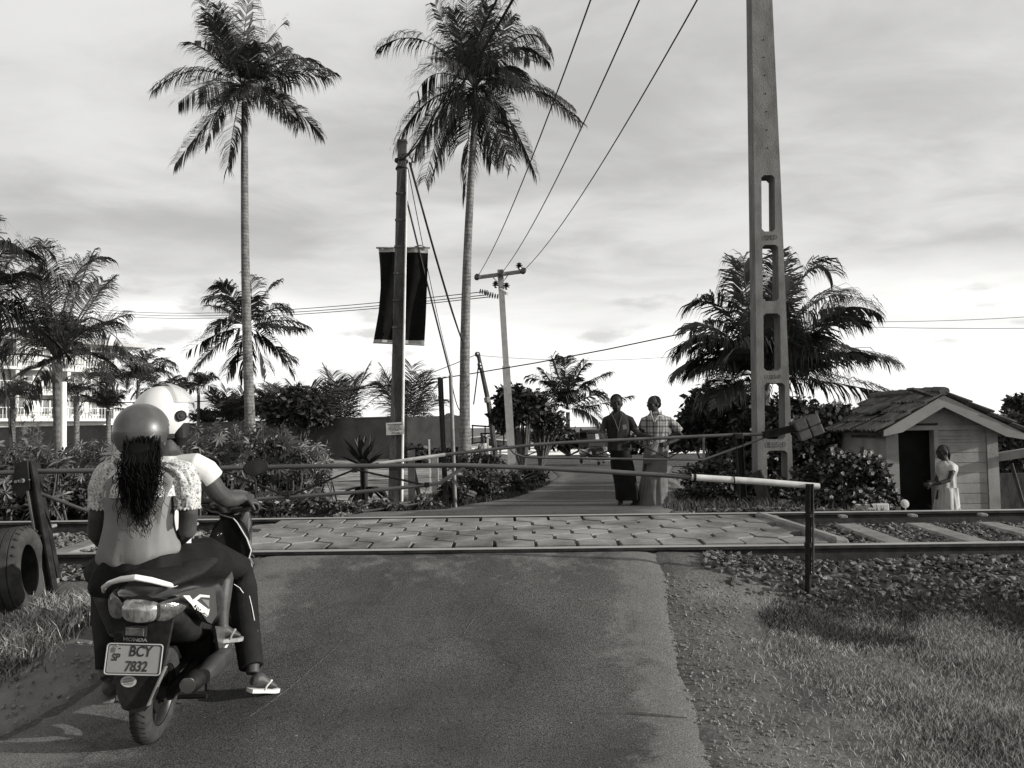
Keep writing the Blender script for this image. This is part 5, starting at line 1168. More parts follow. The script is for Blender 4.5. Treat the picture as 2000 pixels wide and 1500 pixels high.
# tail lamps
q = MB(); q.loft([(s(0, -.385, .645), SR @ Vector((.035, 0, 0)), SR @ Vector((0, 0, .018))), (s(0, -.375, .645), SR @ Vector((.062, 0, 0)), SR @ Vector((0, 0, .040))), (s(0, -.34, .648), SR @ Vector((.082, 0, 0)), SR @ Vector((0, 0, .052))), (s(0, -.26, .65), SR @ Vector((.09, 0, 0)), SR @ Vector((0, 0, .055)))], 20, pw=.75); part('tail_light', q, m_lens)
for sg in (-1, 1):
    q = MB(); q.loft([(s(sg*.078, -.352, .65), SR @ Vector((.012, -.004, 0)), SR @ Vector((0, 0, .038))), (s(sg*.105, -.335, .653), SR @ Vector((.035, .012*sg, 0)), SR @ Vector((0, 0, .045))), (s(sg*.130, -.28, .66), SR @ Vector((.036, .03*sg, 0)), SR @ Vector((0, 0, .040))), (s(sg*.152, -.19, .67), SR @ Vector((.022, .02*sg, 0)), SR @ Vector((0, 0, .024))), (s(sg*.165, -.10, .685), SR @ Vector((.008, .01*sg, 0)), SR @ Vector((0, 0, .006)))], 16); part('turn_signal', q, m_lens2)
# rear fender flap
q = MB()
poly = [(-.125, .61), (-.105, .42), (-.082, .28), (-.05, .215), (0, .20), (.05, .215), (.082, .28), (.105, .42), (.125, .61)]
q.prism([s(x, -.285-.05*(.61-z)/.4, z) for x, z in poly], SR @ Vector((0, .03, 0))); part('rear_fender', q, m_plb, False, fixn=True)
q = MB(); q.beam(s(.112, -.30, .40), s(.060, -.338, .24), .006, .035, up=(0, 1, 0)); part('fender_edge', q, mat('edge_grey', .10, .16, 10, .6), False)
# plate
PM = SM @ Matrix.Translation((.004, -.290, .490)) @ Matrix.Rotation(R(5), 4, 'Z') @ Matrix.Rotation(R(90-12), 4, 'X')
PR = PM.to_3x3(); pm = lambda x, y, z=0: PM @ Vector((x, y, z))
def rrect(w, h, r, n=5):
    o_ = []
    for cx_, cy_, a0 in ((w/2-r, h/2-r, 0), (-w/2+r, h/2-r, 90), (-w/2+r, -h/2+r, 180), (w/2-r, -h/2+r, 270)):
        for k in range(n): a = R(a0+90*k/(n-1)); o_.append((cx_+r*math.cos(a), cy_+r*math.sin(a)))
    return o_
q = MB(); q.prism([pm(x, y, -.004) for x, y in rrect(.222, .124, .012)], PR @ Vector((0, 0, .004))); pl = part('number_plate', q, mat('plate_grey', .19, .235, 3, .45, spec=.4), False, fixn=True)
q = MB(); rr = [pm(x, y, .001) for x, y in rrect(.222, .124, .012)]; q.tube(rr+[rr[0]], .0030, 6); part('plate_rim', q, m_swh.copy() if False else mat('plate_rim', .28, .36, 5, .5), True, pl)
q = MB(); rr = [pm(x, y, .0005) for x, y in rrect(.212, .114, .010)]; q.tube(rr+[rr[0]], .0016, 5); part('plate_groove', q, m_ink, True, pl)
TT = lambda x, y: PM @ Matrix.Translation((x, y, .0012))
textmesh('BCY', .060, 'lettering', m_ink, pl, TT(.022, .031), .0006, .80, shear=.12, offset=.0012); textmesh('7832', .058, 'lettering', m_ink, pl, TT(.012, -.030), .0006, .78, shear=.12, offset=.0012); textmesh('SP', .042, 'lettering', m_ink, pl, TT(-.073, .006), .0006, .78, shear=.12, offset=.0008)
q = MB(); 
poly = [(-.094, .026), (-.078, .026), (-.077, .040), (-.080, .046), (-.083, .045), (-.086, .053), (-.089, .045), (-.092, .046), (-.095, .040)]
q.prism([pm(x, y, .0006) for x, y in poly], PR @ Vector((0, 0, .0006))); part('emblem', q, mat('emblem_grey', .08, .10, 9, .6), False, pl, fixn=True)
q = MB(); q.lathe([(.004, 0), (.004, .002), (.001, .003)], pm(-.072, .053, 0), PM.to_3x3() @ Vector((0, 0, 1)), 10); part('bolt', q, m_chr, True, pl); q = MB(); q.lathe([(.003, 0), (.003, .002), (.001, .003)], pm(-.060, .043, 0), PM.to_3x3() @ Vector((0, 0, 1)), 8); part('bolt', q, m_mud, True, pl)
FMt = lambda px, py, off=.0: SM @ Matrix.Translation(onpl(px, py, 1, -.222+off)) @ Matrix.Rotation(R(85), 4, 'X')
q = MB(); w_ = FMt(265, 1233, -.02); q.box(w_.translation, (.094, .016, .048), SR, 1, .004); rf = part('reflector', q, m_plb, False); q = MB(); q.box(w_ @ Vector((0, .0, .0095)), (.078, .006, .034), SR, 1, .002); part('lens', q, m_lens2, False, rf)
textmesh('HONDA', .020, 'lettering', mat('letter_grey', .18, .24, 4, .5), sc_, FMt(264, 1249.5, -.012), .0006, 1.35, offset=.0005)
w_ = FMt(251, 1331, -.048) @ Matrix.Rotation(R(-3), 4, 'X'); q = MB(); q.prism([w_ @ Vector((.033*math.cos(a), .0235*math.sin(a), 0)) for a in [k*math.pi/12 for k in range(24)]], w_.to_3x3() @ Vector((0, 0, .001))); st = part('sticker', q, mat('sticker_pale', .38, .48, 3, .5), False, fixn=True)
for k in range(5):
    q = MB(); q.box(w_ @ Vector((0, .013-.0065*k, .0016)), ((.026, .044, .046, .044, .036)[k], .0018, .0008), w_.to_3x3()); part('writing', q, m_ink, False, st)
# side panel with stripes (right side)
OX = lambda lst, v: [SM @ onpl(a, b, 0, v) for a, b in lst]
XV = SR @ Vector((1, 0, 0))
q = MB(); q.prism(OX([(335, 1160), (378, 1148), (412, 1146), (416, 1200), (405, 1218), (397, 1214), (372, 1180)], .168), XV*.02); part('side_panel', q, m_pnt2, False, fixn=True)
for poly in ([(357, 1163), (370, 1163), (382, 1180), (378, 1185)], [(376, 1172), (390, 1161), (409, 1163), (409, 1167), (392, 1166), (384, 1173), (409, 1192), (406, 1203), (378, 1177)], [(393, 1170), (408, 1172), (408, 1187)], [(391, 1192), (409, 1189), (408, 1194), (394, 1197)]):
    q = MB(); q.prism(OX(poly, .189), XV*.001); part('decal', q, m_swh if poly[0][0] != 393 else mat('decal_grey', .12, .16, 4, .4), False, fixn=True)
q = MB()
for seg in ([(377, 1184), (381, 1190), (384, 1184)], [(386, 1183), (386, 1192)], [(389, 1188), (392, 1186), (394, 1190), (391, 1195), (388, 1192), (389, 1188)], [(398, 1200), (404, 1204)]): q.tube(OX(seg, .191), .0022, 5)
part('decal_script', q, m_swh, False)
q = MB(); q.prism(OX([(414, 1222), (440, 1225), (446, 1258), (430, 1292), (424, 1280)], .175), XV*.015); part('lower_panel', q, m_pnt2, False, fixn=True)
q = MB(); q.prism(OX([(455, 1246), (450, 1252), (434, 1280), (436, 1268), (446, 1252)], .192), XV*.001); part('decal', q, m_swh, False, fixn=True)
# grab rail
q = MB(); pts = [(203, 1156, 3.60), (203, 1147, 3.52), (215, 1138, 3.44), (238, 1131, 3.38), (265, 1128, 3.36), (295, 1133, 3.40), (325, 1141, 3.50), (352, 1148, 3.62), (376, 1154, 3.78)]
q.tube([P(*a) for a in pts], [.008, .012, .013, .016, .017, .016, .015, .015, .013], 10, flat=.8); part('grab_rail', q, m_swh)
# mechanicals
q = MB(); q.tube([s(.165, -.10, .26), s(.17, -.05, .26), s(.17, .30, .235), s(.15, .38, .22), s(.10, .5, .2)], [.030, .046, .046, .036, .02], 18); mf = part('muffler', q, m_mud)
q = MB(); q.loft([(s(.20, .02, .30), SR @ Vector((.035, 0, 0)), SR @ Vector((0, 0, .035))), (s(.215, .12, .31), SR @ Vector((.042, 0, 0)), SR @ Vector((0, 0, .048))), (s(.215, .30, .285), SR @ Vector((.042, 0, 0)), SR @ Vector((0, 0, .045))), (s(.20, .40, .255), SR @ Vector((.02, 0, 0)), SR @ Vector((0, 0, .02)))], 14, pw=.7); part('heat_shield', q, mat('shield_dark', .02, .035, 8, .45, spec=.5), True, mf)
q = MB(); q.lathe([(.02, 0), (.036, .002), (.036, .01)], s(.165, -.112, .26), SR @ Vector((0, 1, 0)), 16); part('muffler_cap', q, m_chr, True, mf)
q = MB(); q.loft([(s(-.07, -.12, .24), SR @ Vector((.045, 0, 0)), SR @ Vector((0, 0, .07))), (s(-.08, .2, .26), SR @ Vector((.06, 0, 0)), SR @ Vector((0, 0, .11))), (s(-.05, .5, .28), SR @ Vector((.08, 0, 0)), SR @ Vector((0, 0, .12)))], 14, pw=.7); q.tube([s(.06, 0, .215), s(.08, .3, .24)], .03, 8); q.tube([s(-.07, -.02, .3), s(-.09, -.04, .55)], .022, 10); part('engine', q, m_mud)
q = MB(); q.box(s(.04, .48, .30), (.20, .22, .20), SR, 1, .02); part('engine', q, m_plb, False)
q = MB(); q.tube([s(-.10, .42, .18), s(-.13, .36, .03)], .012, 8); q.tube([s(.10, .42, .18), s(.13, .34, .09)], .012, 8); q.tube([s(-.13, .36, .03), s(.13, .34, .06)], .011, 8); part('stand', q, m_mud)
q = MB(); q.box(s(0, .72, .27), (.34, .36, .06), SR, 1, .015); part('floorboard', q, m_plb, False)
# leg shield
h = [onpl(px, py, 1, .98) for px, py in ((428, 1004), (455, 1012), (463, 1021), (481, 1051), (490, 1075), (485, 1092), (491, 1105), (490, 1140), (486, 1180), (478, 1230))]
outl = [(v.x, v.z) for v in h]; poly = outl+[(-x, z) for x, z in outl[::-1]]
q = MB(); i0 = len(poly)
q.prism([s(x, .98+.0*x, z) for x, z in poly], SR @ Vector((0, .05, 0))); ls = part('leg_shield', q, m_pnt, False, fixn=True)
q = MB(); q.tube([s(x+.002, .978, z) for x, z in outl], .0042, 6); part('shield_edge', q, mat('edge_white', .45, .55, 4, .4), True, ls)
q = MB(); q.torus(SM @ onpl(428, 1044, 1, .972), SR @ Vector((0, 1, 0)), .010, .0022, 18, 6); part('keyhole', q, m_chr, True, ls)
part('front_cowl', sloft([(1.02, .12, .20, .62), (1.1, .11, .22, .64), (1.20, .08, .18, .68), (1.27, .03, .09, .70)]), m_pnt)
q = MB(); q.tube([s(0, 1.12, .85), s(0, 1.2, .45)], .03, 10); 
for sg in (-1, 1): q.tube([s(sg*.06, 1.17, .5), s(sg*.06, 1.22, .215)], .018, 8)
part('fork', q, m_mud)
q = MB(); q.loft([(s(0, .86, .90), SR @ Vector((.05, 0, 0)), SR @ Vector((0, 0, .02))), (s(0, .90, .905), SR @ Vector((.12, 0, 0)), SR @ Vector((0, 0, .045))), (s(0, 1.0, .92), SR @ Vector((.15, 0, 0)), SR @ Vector((0, 0, .07))), (s(0, 1.1, .90), SR @ Vector((.11, 0, 0)), SR @ Vector((0, 0, .07))), (s(0, 1.15, .89), SR @ Vector((.06, 0, 0)), SR @ Vector((0, 0, .04)))], 18, pw=.8); part('handlebar_cover', q, m_pnt)
GR = SMi @ P(508, 987, 4.55); GL = Vector((-GR.x, GR.y, GR.z))
for g_, sg in ((GR, 1), (GL, -1)):
    q = MB(); q.tube([s(sg*.08, .95, .91), SM @ (g_+Vector((-sg*.13, .02, .0)))], .013, 8); q.tube([SM @ (g_+Vector((-sg*.125, .015, 0))), SM @ g_], .0175, 10); hb = part('handle_grip', q, m_plb)
    q = MB(); q.tube([s(sg*.13, .93, .90), SM @ (g_+Vector((-sg*.10, .06, -.035))), SM @ (g_+Vector((-sg*.0, .055, -.04)))], .005, 6); part('brake_lever', q, m_mud, True, hb)
for sg in (1, -1):
    c = SMi @ P(500, 913, 4.62); c.x *= sg; q = MB(); a = s(sg*.15, .95, .94); cw = SM @ c; q.tube([a, a.lerp(cw, .45)+Vector((0, 0, .03)), cw+Vector((-.035*sg, 0, -.03))], .006, 8); mr_ = part('mirror', q, m_plb)
    q = MB(); RR = Matrix.Rotation(R(8*sg), 3, 'Z') @ Matrix.Rotation(R(-12*sg), 3, 'Y')
    q.loft([(cw+RR @ Vector((0, yy, 0)), RR @ Vector((.072*k, 0, 0)), RR @ Vector((0, 0, .044*k))) for yy, k in ((-.012, .96), (-.008, 1.0), (.01, .95), (.028, .6), (.034, .2))], 20, pw=.8); part('housing', q, m_plb, True, mr_)
    q = MB(); q.loft([(cw+RR @ Vector((0, -.0135, 0)), RR @ Vector((.064, 0, 0)), RR @ Vector((0, 0, .037))), (cw+RR @ Vector((0, -.0125, 0)), RR @ Vector((.064, 0, 0)), RR @ Vector((0, 0, .037)))], 20, pw=.8); part('mirror_glass', q, mat('mirror_dark', .02, .06, 3, .12, metal=.6), False, mr_)
# ================================================================== PEOPLE
m_skin = mat('skin', .032, .052, 14, .5, .0012, 160, spec=.25); m_hair = mat('hair', .003, .006, 60, .75, spec=.08); m_nail = mat('eye_white', .35, .4, 9, .4)
def hand(mb, w, d, nrm, curl=1.0, sz=1.0, thumb=1):
    """palm, four unequal curled fingers and a thumb leaving the palm's side; d = palm direction, nrm = side the palm faces"""
    w = Vector(w); d = Vector(d).normalized(); nrm = Vector(nrm); nrm = (nrm-d*nrm.dot(d)).normalized(); sd_ = d.cross(nrm)*thumb; k = sz
    mb.loft([(w, sd_*.026*k, nrm*.019*k), (w+d*.03*k, sd_*.036*k, nrm*.017*k), (w+d*.075*k, sd_*.041*k, nrm*.014*k), (w+d*.092*k, sd_*.038*k, nrm*.011*k)], 12)
    for j, (o_, l) in enumerate(((.030, .070), (.010, .080), (-.010, .075), (-.029, .060))):
        p = w+d*.084*k+sd_*o_*k; a = 0; pts = [p-d*.02*k, p]; 
        for sgm in (.45, .32, .26):
            a += curl*.85; dd = d*math.cos(a)+nrm*math.sin(a); p = p+dd*l*sgm*k; pts.append(p)
        mb.tube(pts, [.0095*k, .0095*k, .0088*k, .008*k, .0065*k], 8)
    p = w+d*.03*k+sd_*.030*k; t1 = p+(sd_*.75+d*.6+nrm*.3).normalized()*.035*k; t2 = t1+(d*.75+sd_*.2+nrm*.6*curl).normalized()*.032*k
    mb.tube([p-sd_*.01*k, p, t1, t2], [.013*k, .012*k, .0105*k, .008*k], 8)
def foot(mb, heel, toe, up=(0, 0, 1), sz=1.0):
    heel, toe = Vector(heel), Vector(toe); d = toe-heel; L_ = d.length; d.normalize(); up = Vector(up); sd_ = d.cross(up).normalized(); up = sd_.cross(d)
    mb.loft([(heel+up*.028, sd_*.018, up*.02), (heel+d*.02+up*.035, sd_*.030, up*.034), (heel+d*L_*.3+up*.038, sd_*.032, up*.038), (heel+d*L_*.55+up*.026, sd_*.040, up*.026), (heel+d*L_*.78+up*.018, sd_*.044, up*.017)], 12)
    for j, (o_, l) in enumerate(((-.030, 1.0), (-.012, .99), (.004, .95), (.019, .90), (.033, .84))):
        p = heel+d*L_*.74+sd_*o_+up*.014; mb.tube([p, heel+d*L_*(l-.04)+sd_*o_*1.08+up*.013, heel+d*L_*l+sd_*o_*1.08+up*.010], [.012 if j else .014, .0095 if j else .013, .007 if j else .009], 8)
def sandal(par, heel, toe, up=(0, 0, 1), msole=None):
    heel, toe = Vector(heel), Vector(toe); d = toe-heel; L_ = d.length; d.normalize(); up = Vector(up); sd_ = d.cross(up).normalized(); up = sd_.cross(d); q = MB(); poly = []
    for t, w in ((-.03, .018), (.0, .03), (.15, .034), (.4, .034), (.7, .046), (.9, .040), (1.03, .022)): poly.append((t, w))
    ring = [heel+d*L_*t+sd_*w for t, w in poly]+[heel+d*L_*t-sd_*w for t, w in poly[::-1]]; q.prism([p-up*.016 for p in ring], up*.018); o = q.build('sandal', msole, par, fixn=True)
    q = MB(); a = heel+d*L_*.74+up*.012
    for sg in (-1, 1): q.tube([a, heel+d*L_*.60+sd_*sg*.030+up*.046, heel+d*L_*.42+sd_*sg*.040+up*.018, heel+d*L_*.40+sd_*sg*.038], [.006, .007, .006, .005], 8, flat=.6)
    q.build('strap', msole, o, smooth=True)
def headmesh(mb, c, f, up=(0, 0, 1), sz=1.0, jaw=1.0):
    c = Vector(c); f = Vector(f).normalized(); up = Vector(up).normalized(); r_ = f.cross(up).normalized(); up = r_.cross(f); Rm = Matrix((r_, f, up)).transposed(); k = sz
    E = lambda p, r3: mb.ell(c+Rm @ (Vector(p)*k), [q*k for q in r3], Rm, 16, 12)
    E((0, -.012, .025), (.074, .094, .088)); E((0, .016, -.045), (.064, .068, .072)); E((0, .05, -.082), (.030, .030, .026)); E((0, -.005, -.02), (.068, .075, .07))
    mb.tube([c+Rm @ (Vector(p)*k) for p in ((0, .080, .012), (0, .094, -.010), (0, .103, -.030))], [.009*k, .011*k, .013*k], 8); E((0, .092, -.034), (.018, .012, .010))
    E((0, .083, -.058), (.026, .012, .006)); E((0, .081, -.069), (.022, .012, .007)); E((.030, .078, .022), (.024, .012, .008)); E((-.030, .078, .022), (.024, .012, .008)); E((.040, .062, -.015), (.022, .02, .018)); E((-.040, .062, -.015), (.022, .02, .018))
    for sg in (-1, 1): E((sg*.077, -.006, -.012), (.010, .020, .030))
    return Rm
def eyes(par, c, Rm, sz=1.0):
    for sg in (-1, 1):
        q = MB(); q.ell(Vector(c)+Rm @ (Vector((sg*.030, .076, .004))*sz), (.013*sz, .009*sz, .006*sz), Rm, 10, 6); q.ell(Vector(c)+Rm @ (Vector((sg*.030, .084, .004))*sz), (.0058*sz, .004*sz, .0055*sz), Rm, 8, 5); q.build('eye', mat('eye_dark', .01, .03, 3, .3), par, smooth=True)
def folds(mb, secs, n=44, m=6, amp=.006, fr=7, seed=0, cap=True, pw=.92, vert=3.0, th=.004):
    """loft through interpolated sections with cloth folds; secs=(c,u,v)"""
    full = []
    S2 = [(Vector(a), Vector(b), Vector(c_)) for a, b, c_ in secs]
    def cr(p0, p1, p2, p3, t): return (p1*2+(p2-p0)*t+(p0*2-p1*5+p2*4-p3)*t*t+(p1*3-p0-p2*3+p3)*t**3)*.5
    for k in range(len(S2)-1):
        a, b, c_, d = S2[max(0, k-1)], S2[k], S2[k+1], S2[min(len(S2)-1, k+2)]
        for j in range(m): t = j/m; full.append(tuple(cr(a[i], b[i], c_[i], d[i], t) for i in range(3)))
    full.append(S2[-1]); rs = []; N_ = len(full)
    for k, (c, u, v) in enumerate(full):
        ring = []; w = u.cross(v).normalized()
        for j in range(n):
            a = 2*math.pi*j/n; ca, sa = math.cos(a), math.sin(a); d = u*math.copysign(abs(ca)**pw, ca)+v*math.copysign(abs(sa)**pw, sa)
            f = amp*noise.noise(Vector((ca*fr*.4+seed, sa*fr*.4, k/N_*vert+seed)))*2+amp*.5*noise.noise(Vector((ca*fr+seed, sa*fr, k/N_*vert*2.5)))
            ring.append(c+d+d.normalized()*f)
        rs.append(ring)
    mb.rings(rs, cap); return rs
PA = lambda *a: P(*a)
def U(px, Y): return Vector((px*Y/FP, 0, 0))
# ---------------- passenger
Y0 = 3.75
g = thing('person', 'pillion rider in lace sleeved blouse with long curly hair under a grey helmet', 'person', P(272, 1150, Y0))
b = MB(); K0 = Y0/FP
hd = P(279, 846, 3.82); b.loft([(P(272, 1135, Y0), U(70, Y0), (0, .11, 0)), (P(272, 1090, Y0), U(72, Y0), (0, .11, 0)), (P(273, 1045, Y0), U(62, Y0), (0, .09, 0)), (P(278, 975, Y0), U(64, Y0), (0, .10, 0)), (P(282, 925, Y0+.02), U(62, Y0), (0, .085, 0)), (P(283, 905, Y0+.03), U(36, Y0), (0, .06, 0)), (P(282, 888, Y0+.04), (.052, 0, 0), (0, .052, 0)), (P(280, 862, Y0+.06), (.05, 0, 0), (0, .05, 0))], 18)
hR = headmesh(b, hd, (.46, .88, -.15), sz=.92)
b.tube([P(212, 930, 3.79), P(198, 965, 3.80), P(192, 1005, 3.82), P(189, 1042, 3.86), P(200, 1058, 3.97), P(222, 1062, 4.08)], [.050, .046, .044, .042, .036, .026], 14); hand(b, P(222, 1062, 4.08), (.3, 1, -.05), (1, 0, 0), .8, .9)
b.tube([P(352, 930, 3.76), P(364, 965, 3.77), P(368, 1000, 3.78), P(366, 1036, 3.80), P(352, 1052, 3.92), P(341, 1060, 4.05)], [.050, .046, .044, .042, .036, .026], 14); hand(b, P(341, 1060, 4.05), (-.3, 1, -.05), (-1, 0, 0), .8, .9, -1)
b.tube([P(300, 1130, 3.8), P(370, 1112, 3.98), P(434, 1112, 4.16), P(436, 1130, 4.17), P(432, 1165, 4.14), P(432, 1200, 4.12), P(434, 1228, 4.11)], [.085, .078, .058, .052, .050, .038, .030], 14)
hl, tl = P(423, 1249, 4.08), P(470, 1243, 4.18); foot(b, hl, tl)
b.tube([P(245, 1130, 3.8), P(215, 1115, 4.0), P(190, 1120, 4.2), P(205, 1170, 4.2), P(222, 1230, 4.23)], [.085, .078, .058, .05, .032], 14); foot(b, P(222, 1250, 4.2), P(222, 1255, 4.42))
remesh(b.build('body', m_skin, g), .0055, 3)
sandal(g, hl, tl, msole=mat('sandal_grey', .22, .3, 6, .7)); sandal(g, P(222, 1250, 4.2), P(222, 1255, 4.42), msole=mat('sandal_grey', .22, .3, 6, .7))
# blouse
b = MB(); folds(b, [(P(272, 1100, Y0), U(40, Y0)+Vector((0, 0, .01)), (0, .118, 0)), (P(272, 1092, Y0), U(66, Y0)+Vector((0, 0, .018)), (0, .128, 0)), (P(272, 1078, Y0), U(78, Y0)+Vector((0, 0, .018)), (0, .130, 0)), (P(272, 1050, Y0), U(72, Y0)+Vector((0, 0, .008)), (0, .118, 0)), (P(274, 1015, Y0), U(66, Y0), (0, .108, 0)), (P(278, 975, Y0), U(67, Y0), (0, .116, 0)), (P(281, 945, Y0+.01), U(70, Y0), (0, .110, 0)), (P(282, 930, Y0+.015), U(64, Y0), (0, .10, 0)), (P(282, 915, Y0+.02), U(46, Y0), (0, .08, 0))], 72, 9, .012, 6, 3, vert=1.6)

b.build('blouse', mat('knit_grey', .135, .18, 3, .92, .002, 220), g, smooth=True)
def lace(t, mp, out):
    v = nd(t, 'ShaderNodeTexVoronoi', feature='DISTANCE_TO_EDGE'); v.inputs['Scale'].default_value = 62; v.inputs['Randomness'].default_value = 1
    n = nd(t, 'ShaderNodeTexNoise'); n.inputs['Scale'].default_value = 30; n.inputs['Distortion'].default_value = 2.5; t.links.new(mp.outputs[0], n.inputs[0])
    va = nd(t, 'ShaderNodeVectorMath', operation='ADD'); vs = nd(t, 'ShaderNodeVectorMath', operation='SCALE'); vs.inputs['Scale'].default_value = .035
    t.links.new(n.outputs['Color'], vs.inputs[0]); t.links.new(mp.outputs[0], va.inputs[0]); t.links.new(vs.outputs[0], va.inputs[1]); t.links.new(va.outputs[0], v.inputs[0])
    k = nd(t, 'ShaderNodeMapRange'); t.links.new(v.outputs['Distance'], k.inputs[0])
    for i, q_ in ((1, .12), (2, .30), (3, 1.0), (4, .30)): k.inputs[i].default_value = q_
    return mth(t, 'MULTIPLY', out, k.outputs[0])
m_lace = mat('lace', .30, .62, 55, .85, .004, 60, sub=lace)
b = MB(); folds(b, [(P(279, 968, Y0+.0), U(70, Y0), (0, .126, 0)), (P(280, 955, Y0+.005), U(70, Y0), (0, .124, 0)), (P(281, 943, Y0+.01), U(69.5, Y0), (0, .116, 0)), (P(282, 928, Y0+.015), U(68, Y0), (0, .106, 0)), (P(283, 912, Y0+.025), U(52, Y0), (0, .088, 0)), (P(283, 898, Y0+.035), U(31, Y0), (0, .066, 0))], 60, 6, .003, 9, 5); b.build('lace_yoke', m_lace, g, smooth=True)
for pts, rad, sd2 in (([(330, 913, 3.77), (352, 925, 3.77), (364, 950, 3.775), (366, 975, 3.775), (366, 992, 3.775)], [.050, .063, .062, .059, .055], 1), ([(236, 914, 3.79), (216, 924, 3.79), (204, 948, 3.80), (199, 972, 3.81), (198, 990, 3.815)], [.052, .066, .065, .061, .056], 2)):
    pp = [P(*a) for a in pts]; secs = []
    for k, p in enumerate(pp):
        d = (pp[min(k+1, 4)]-pp[max(k-1, 0)]).normalized(); u_ = d.cross(Vector((0, 1, 0))).normalized(); secs.append((p, u_*rad[k], u_.cross(d)*rad[k]))
    b = MB(); rs = folds(b, secs, 44, 7, .006, 8, sd2*7)
    for j in range(0, 44, 2): c = rs[-1][j]; b.ell(c, (.006, .006, .0075), None, 6, 4)
    b.build('lace_sleeve', m_lace, g, smooth=True)
# skirt
m_skt = mat('skirt_black', .006, .012, 6, .85, .003, 60)
b = MB(); folds(b, [(P(268, 1158, Y0-.01), U(84, Y0), (0, .13, 0)), (P(269, 1140, Y0), U(88, Y0), (0, .15, 0)), (P(271, 1110, Y0), U(81, Y0), (0, .14, 0)), (P(272, 1080, Y0), U(74, Y0), (0, .118, 0))], 40, 4, .006, 9, 8)
b.tube([P(300, 1112, 3.80), P(350, 1104, 3.92), P(400, 1098, 4.05), P(428, 1104, 4.15), P(440, 1112, 4.18)], [.118, .108, .096, .082, .066], 18, flat=1.0)
b.tube([P(250, 1115, 3.82), P(215, 1112, 4.0), P(195, 1116, 4.18)], [.115, .10, .078], 16)
for k in range(16):
    t = k/15; p = P(345+95*t, 1112+6*t, 3.86+.3*t); q_ = P(352+90*t+3*math.sin(k), 1150-12*t+4*math.sin(k*2.1), 3.84+.32*t); b.tube([p, q_], [.028, .016], 8)
for k in range(7):
    t = k/6; b.tube([P(195+10*t, 1130, 3.85), P(180+18*t+2*math.sin(k*2), 1156+3*math.sin(k*3), 3.80)], [.026, .012], 8)
remesh(b.build('skirt', m_skt, g), .007, 2)
# hair
b = MB(); b.loft([(P(278, 860, 3.78), U(34, 3.7), (0, .06, 0)), (P(278, 890, 3.68), U(34, 3.7), (0, .06, 0)), (P(276, 920, 3.655), U(34, 3.7), (0, .05, 0)), (P(274, 945, 3.65), U(30, 3.7), (0, .04, 0)), (P(276, 965, 3.645), U(16, 3.7), (0, .015, 0))], 20)
for k in range(1500):
    x0_ = max(243, min(313, random.gauss(277, 16.5))); y0_ = rnd(850, 925); Yr = rnd(3.575, 3.66)
    xe = 272+(x0_-277)*.95+random.gauss(0, 8); ye = min(1050, 938+abs(random.gauss(0, 36))+max(0, 28-abs(x0_-284))*1.0*random.random()); 
    n = 22; ph = rnd(0, 6.28); fr_ = rnd(6, 13); am = rnd(.005, .019); pts = []
    for j in range(n+1):
        t = j/n; yy_ = y0_+(ye-y0_)*t; c = P(x0_+(xe-x0_)*sst(0, 1, t*1.2), yy_, Yr-.03*math.sin(math.pi*t)+.14*(1-sst(868, 908, yy_)))
        a_ = am*t; pts.append(c+Vector((math.cos(ph+fr_*t*2.2)*a_, math.sin(ph+fr_*t*2.2)*a_*.6-.004, math.sin(ph+fr_*t*2.2)*a_*.35)))
    b.tube(pts, [.0027*(1-.72*j/n) for j in range(n+1)], 4)
for k in range(16):
    x0_ = rnd(245, 322); y0_ = rnd(905, 975); pts = []; ph = rnd(0, 6.28); dx = rnd(-5, 22)*(1 if x0_ > 280 else -1); ln = rnd(35, 85)
    for j in range(20):
        t = j/19; c = P(x0_+dx*t, y0_+ln*t, 3.605); pts.append(c+Vector((math.cos(ph+t*13)*.012*t, -.003, math.sin(ph+t*13)*.012*t)))
    b.tube(pts, .0011, 4)
b.build('hair', m_hair, g, smooth=True)
# helmets
def helmet(par, c, f, r3, m, openang, tilt=-.25, cut=-.84):
    c = Vector(c); f = Vector(f).normalized(); up = Vector((0, 0, 1)); r_ = f.cross(up).normalized(); up = r_.cross(f); Rm = Matrix((r_, f, up)).transposed(); b = MB(); n, m_ = 56, 40; fo = Vector((0, math.cos(tilt), math.sin(tilt))).normalized(); idx = {}
    grid = []
    for i in range(m_+1):
        ph = math.pi*i/m_*.999+.0005
        for j in range(n):
            a = 2*math.pi*j/n; p = Vector((math.sin(ph)*math.sin(a), math.sin(ph)*math.cos(a), math.cos(ph))); grid.append(p); b.v.append(c+Rm @ Vector((p.x*r3[0], p.y*r3[1], p.z*r3[2])))
    keep = lambda p: p.z > cut+.25*max(0, p.y) and not (p.dot(fo) > math.cos(openang+.18*max(0, -p.z)) and p.z < .42)
    for i in range(m_):
        for j in range(n):
            ids = (i*n+j, i*n+(j+1) % n, (i+1)*n+(j+1) % n, (i+1)*n+j)
            if all(keep(grid[q_]) for q_ in ids): b.face(*ids)
    o = b.build('helmet', [m, m_plb], par, smooth=True); sl = o.modifiers.new('solid', 'SOLIDIFY'); sl.thickness = .019; sl.offset = -1; sl.material_offset = 1; sl.material_offset_rim = 1
    return o, Rm
m_hg = mat('helmet_grey', .040, .075, 9, .40, .0002, 500, spec=.45, coat=.35); m_hw = mat('helmet_white', .55, .66, 3, .35, spec=.5, coat=.3)
fH = Vector((.46, .88, .06)); ho, hR2 = helmet(g, P(277, 843, 3.84), fH, (.125, .134, .137), m_hg, .95)
q = MB(); c = P(277, 843, 3.84)
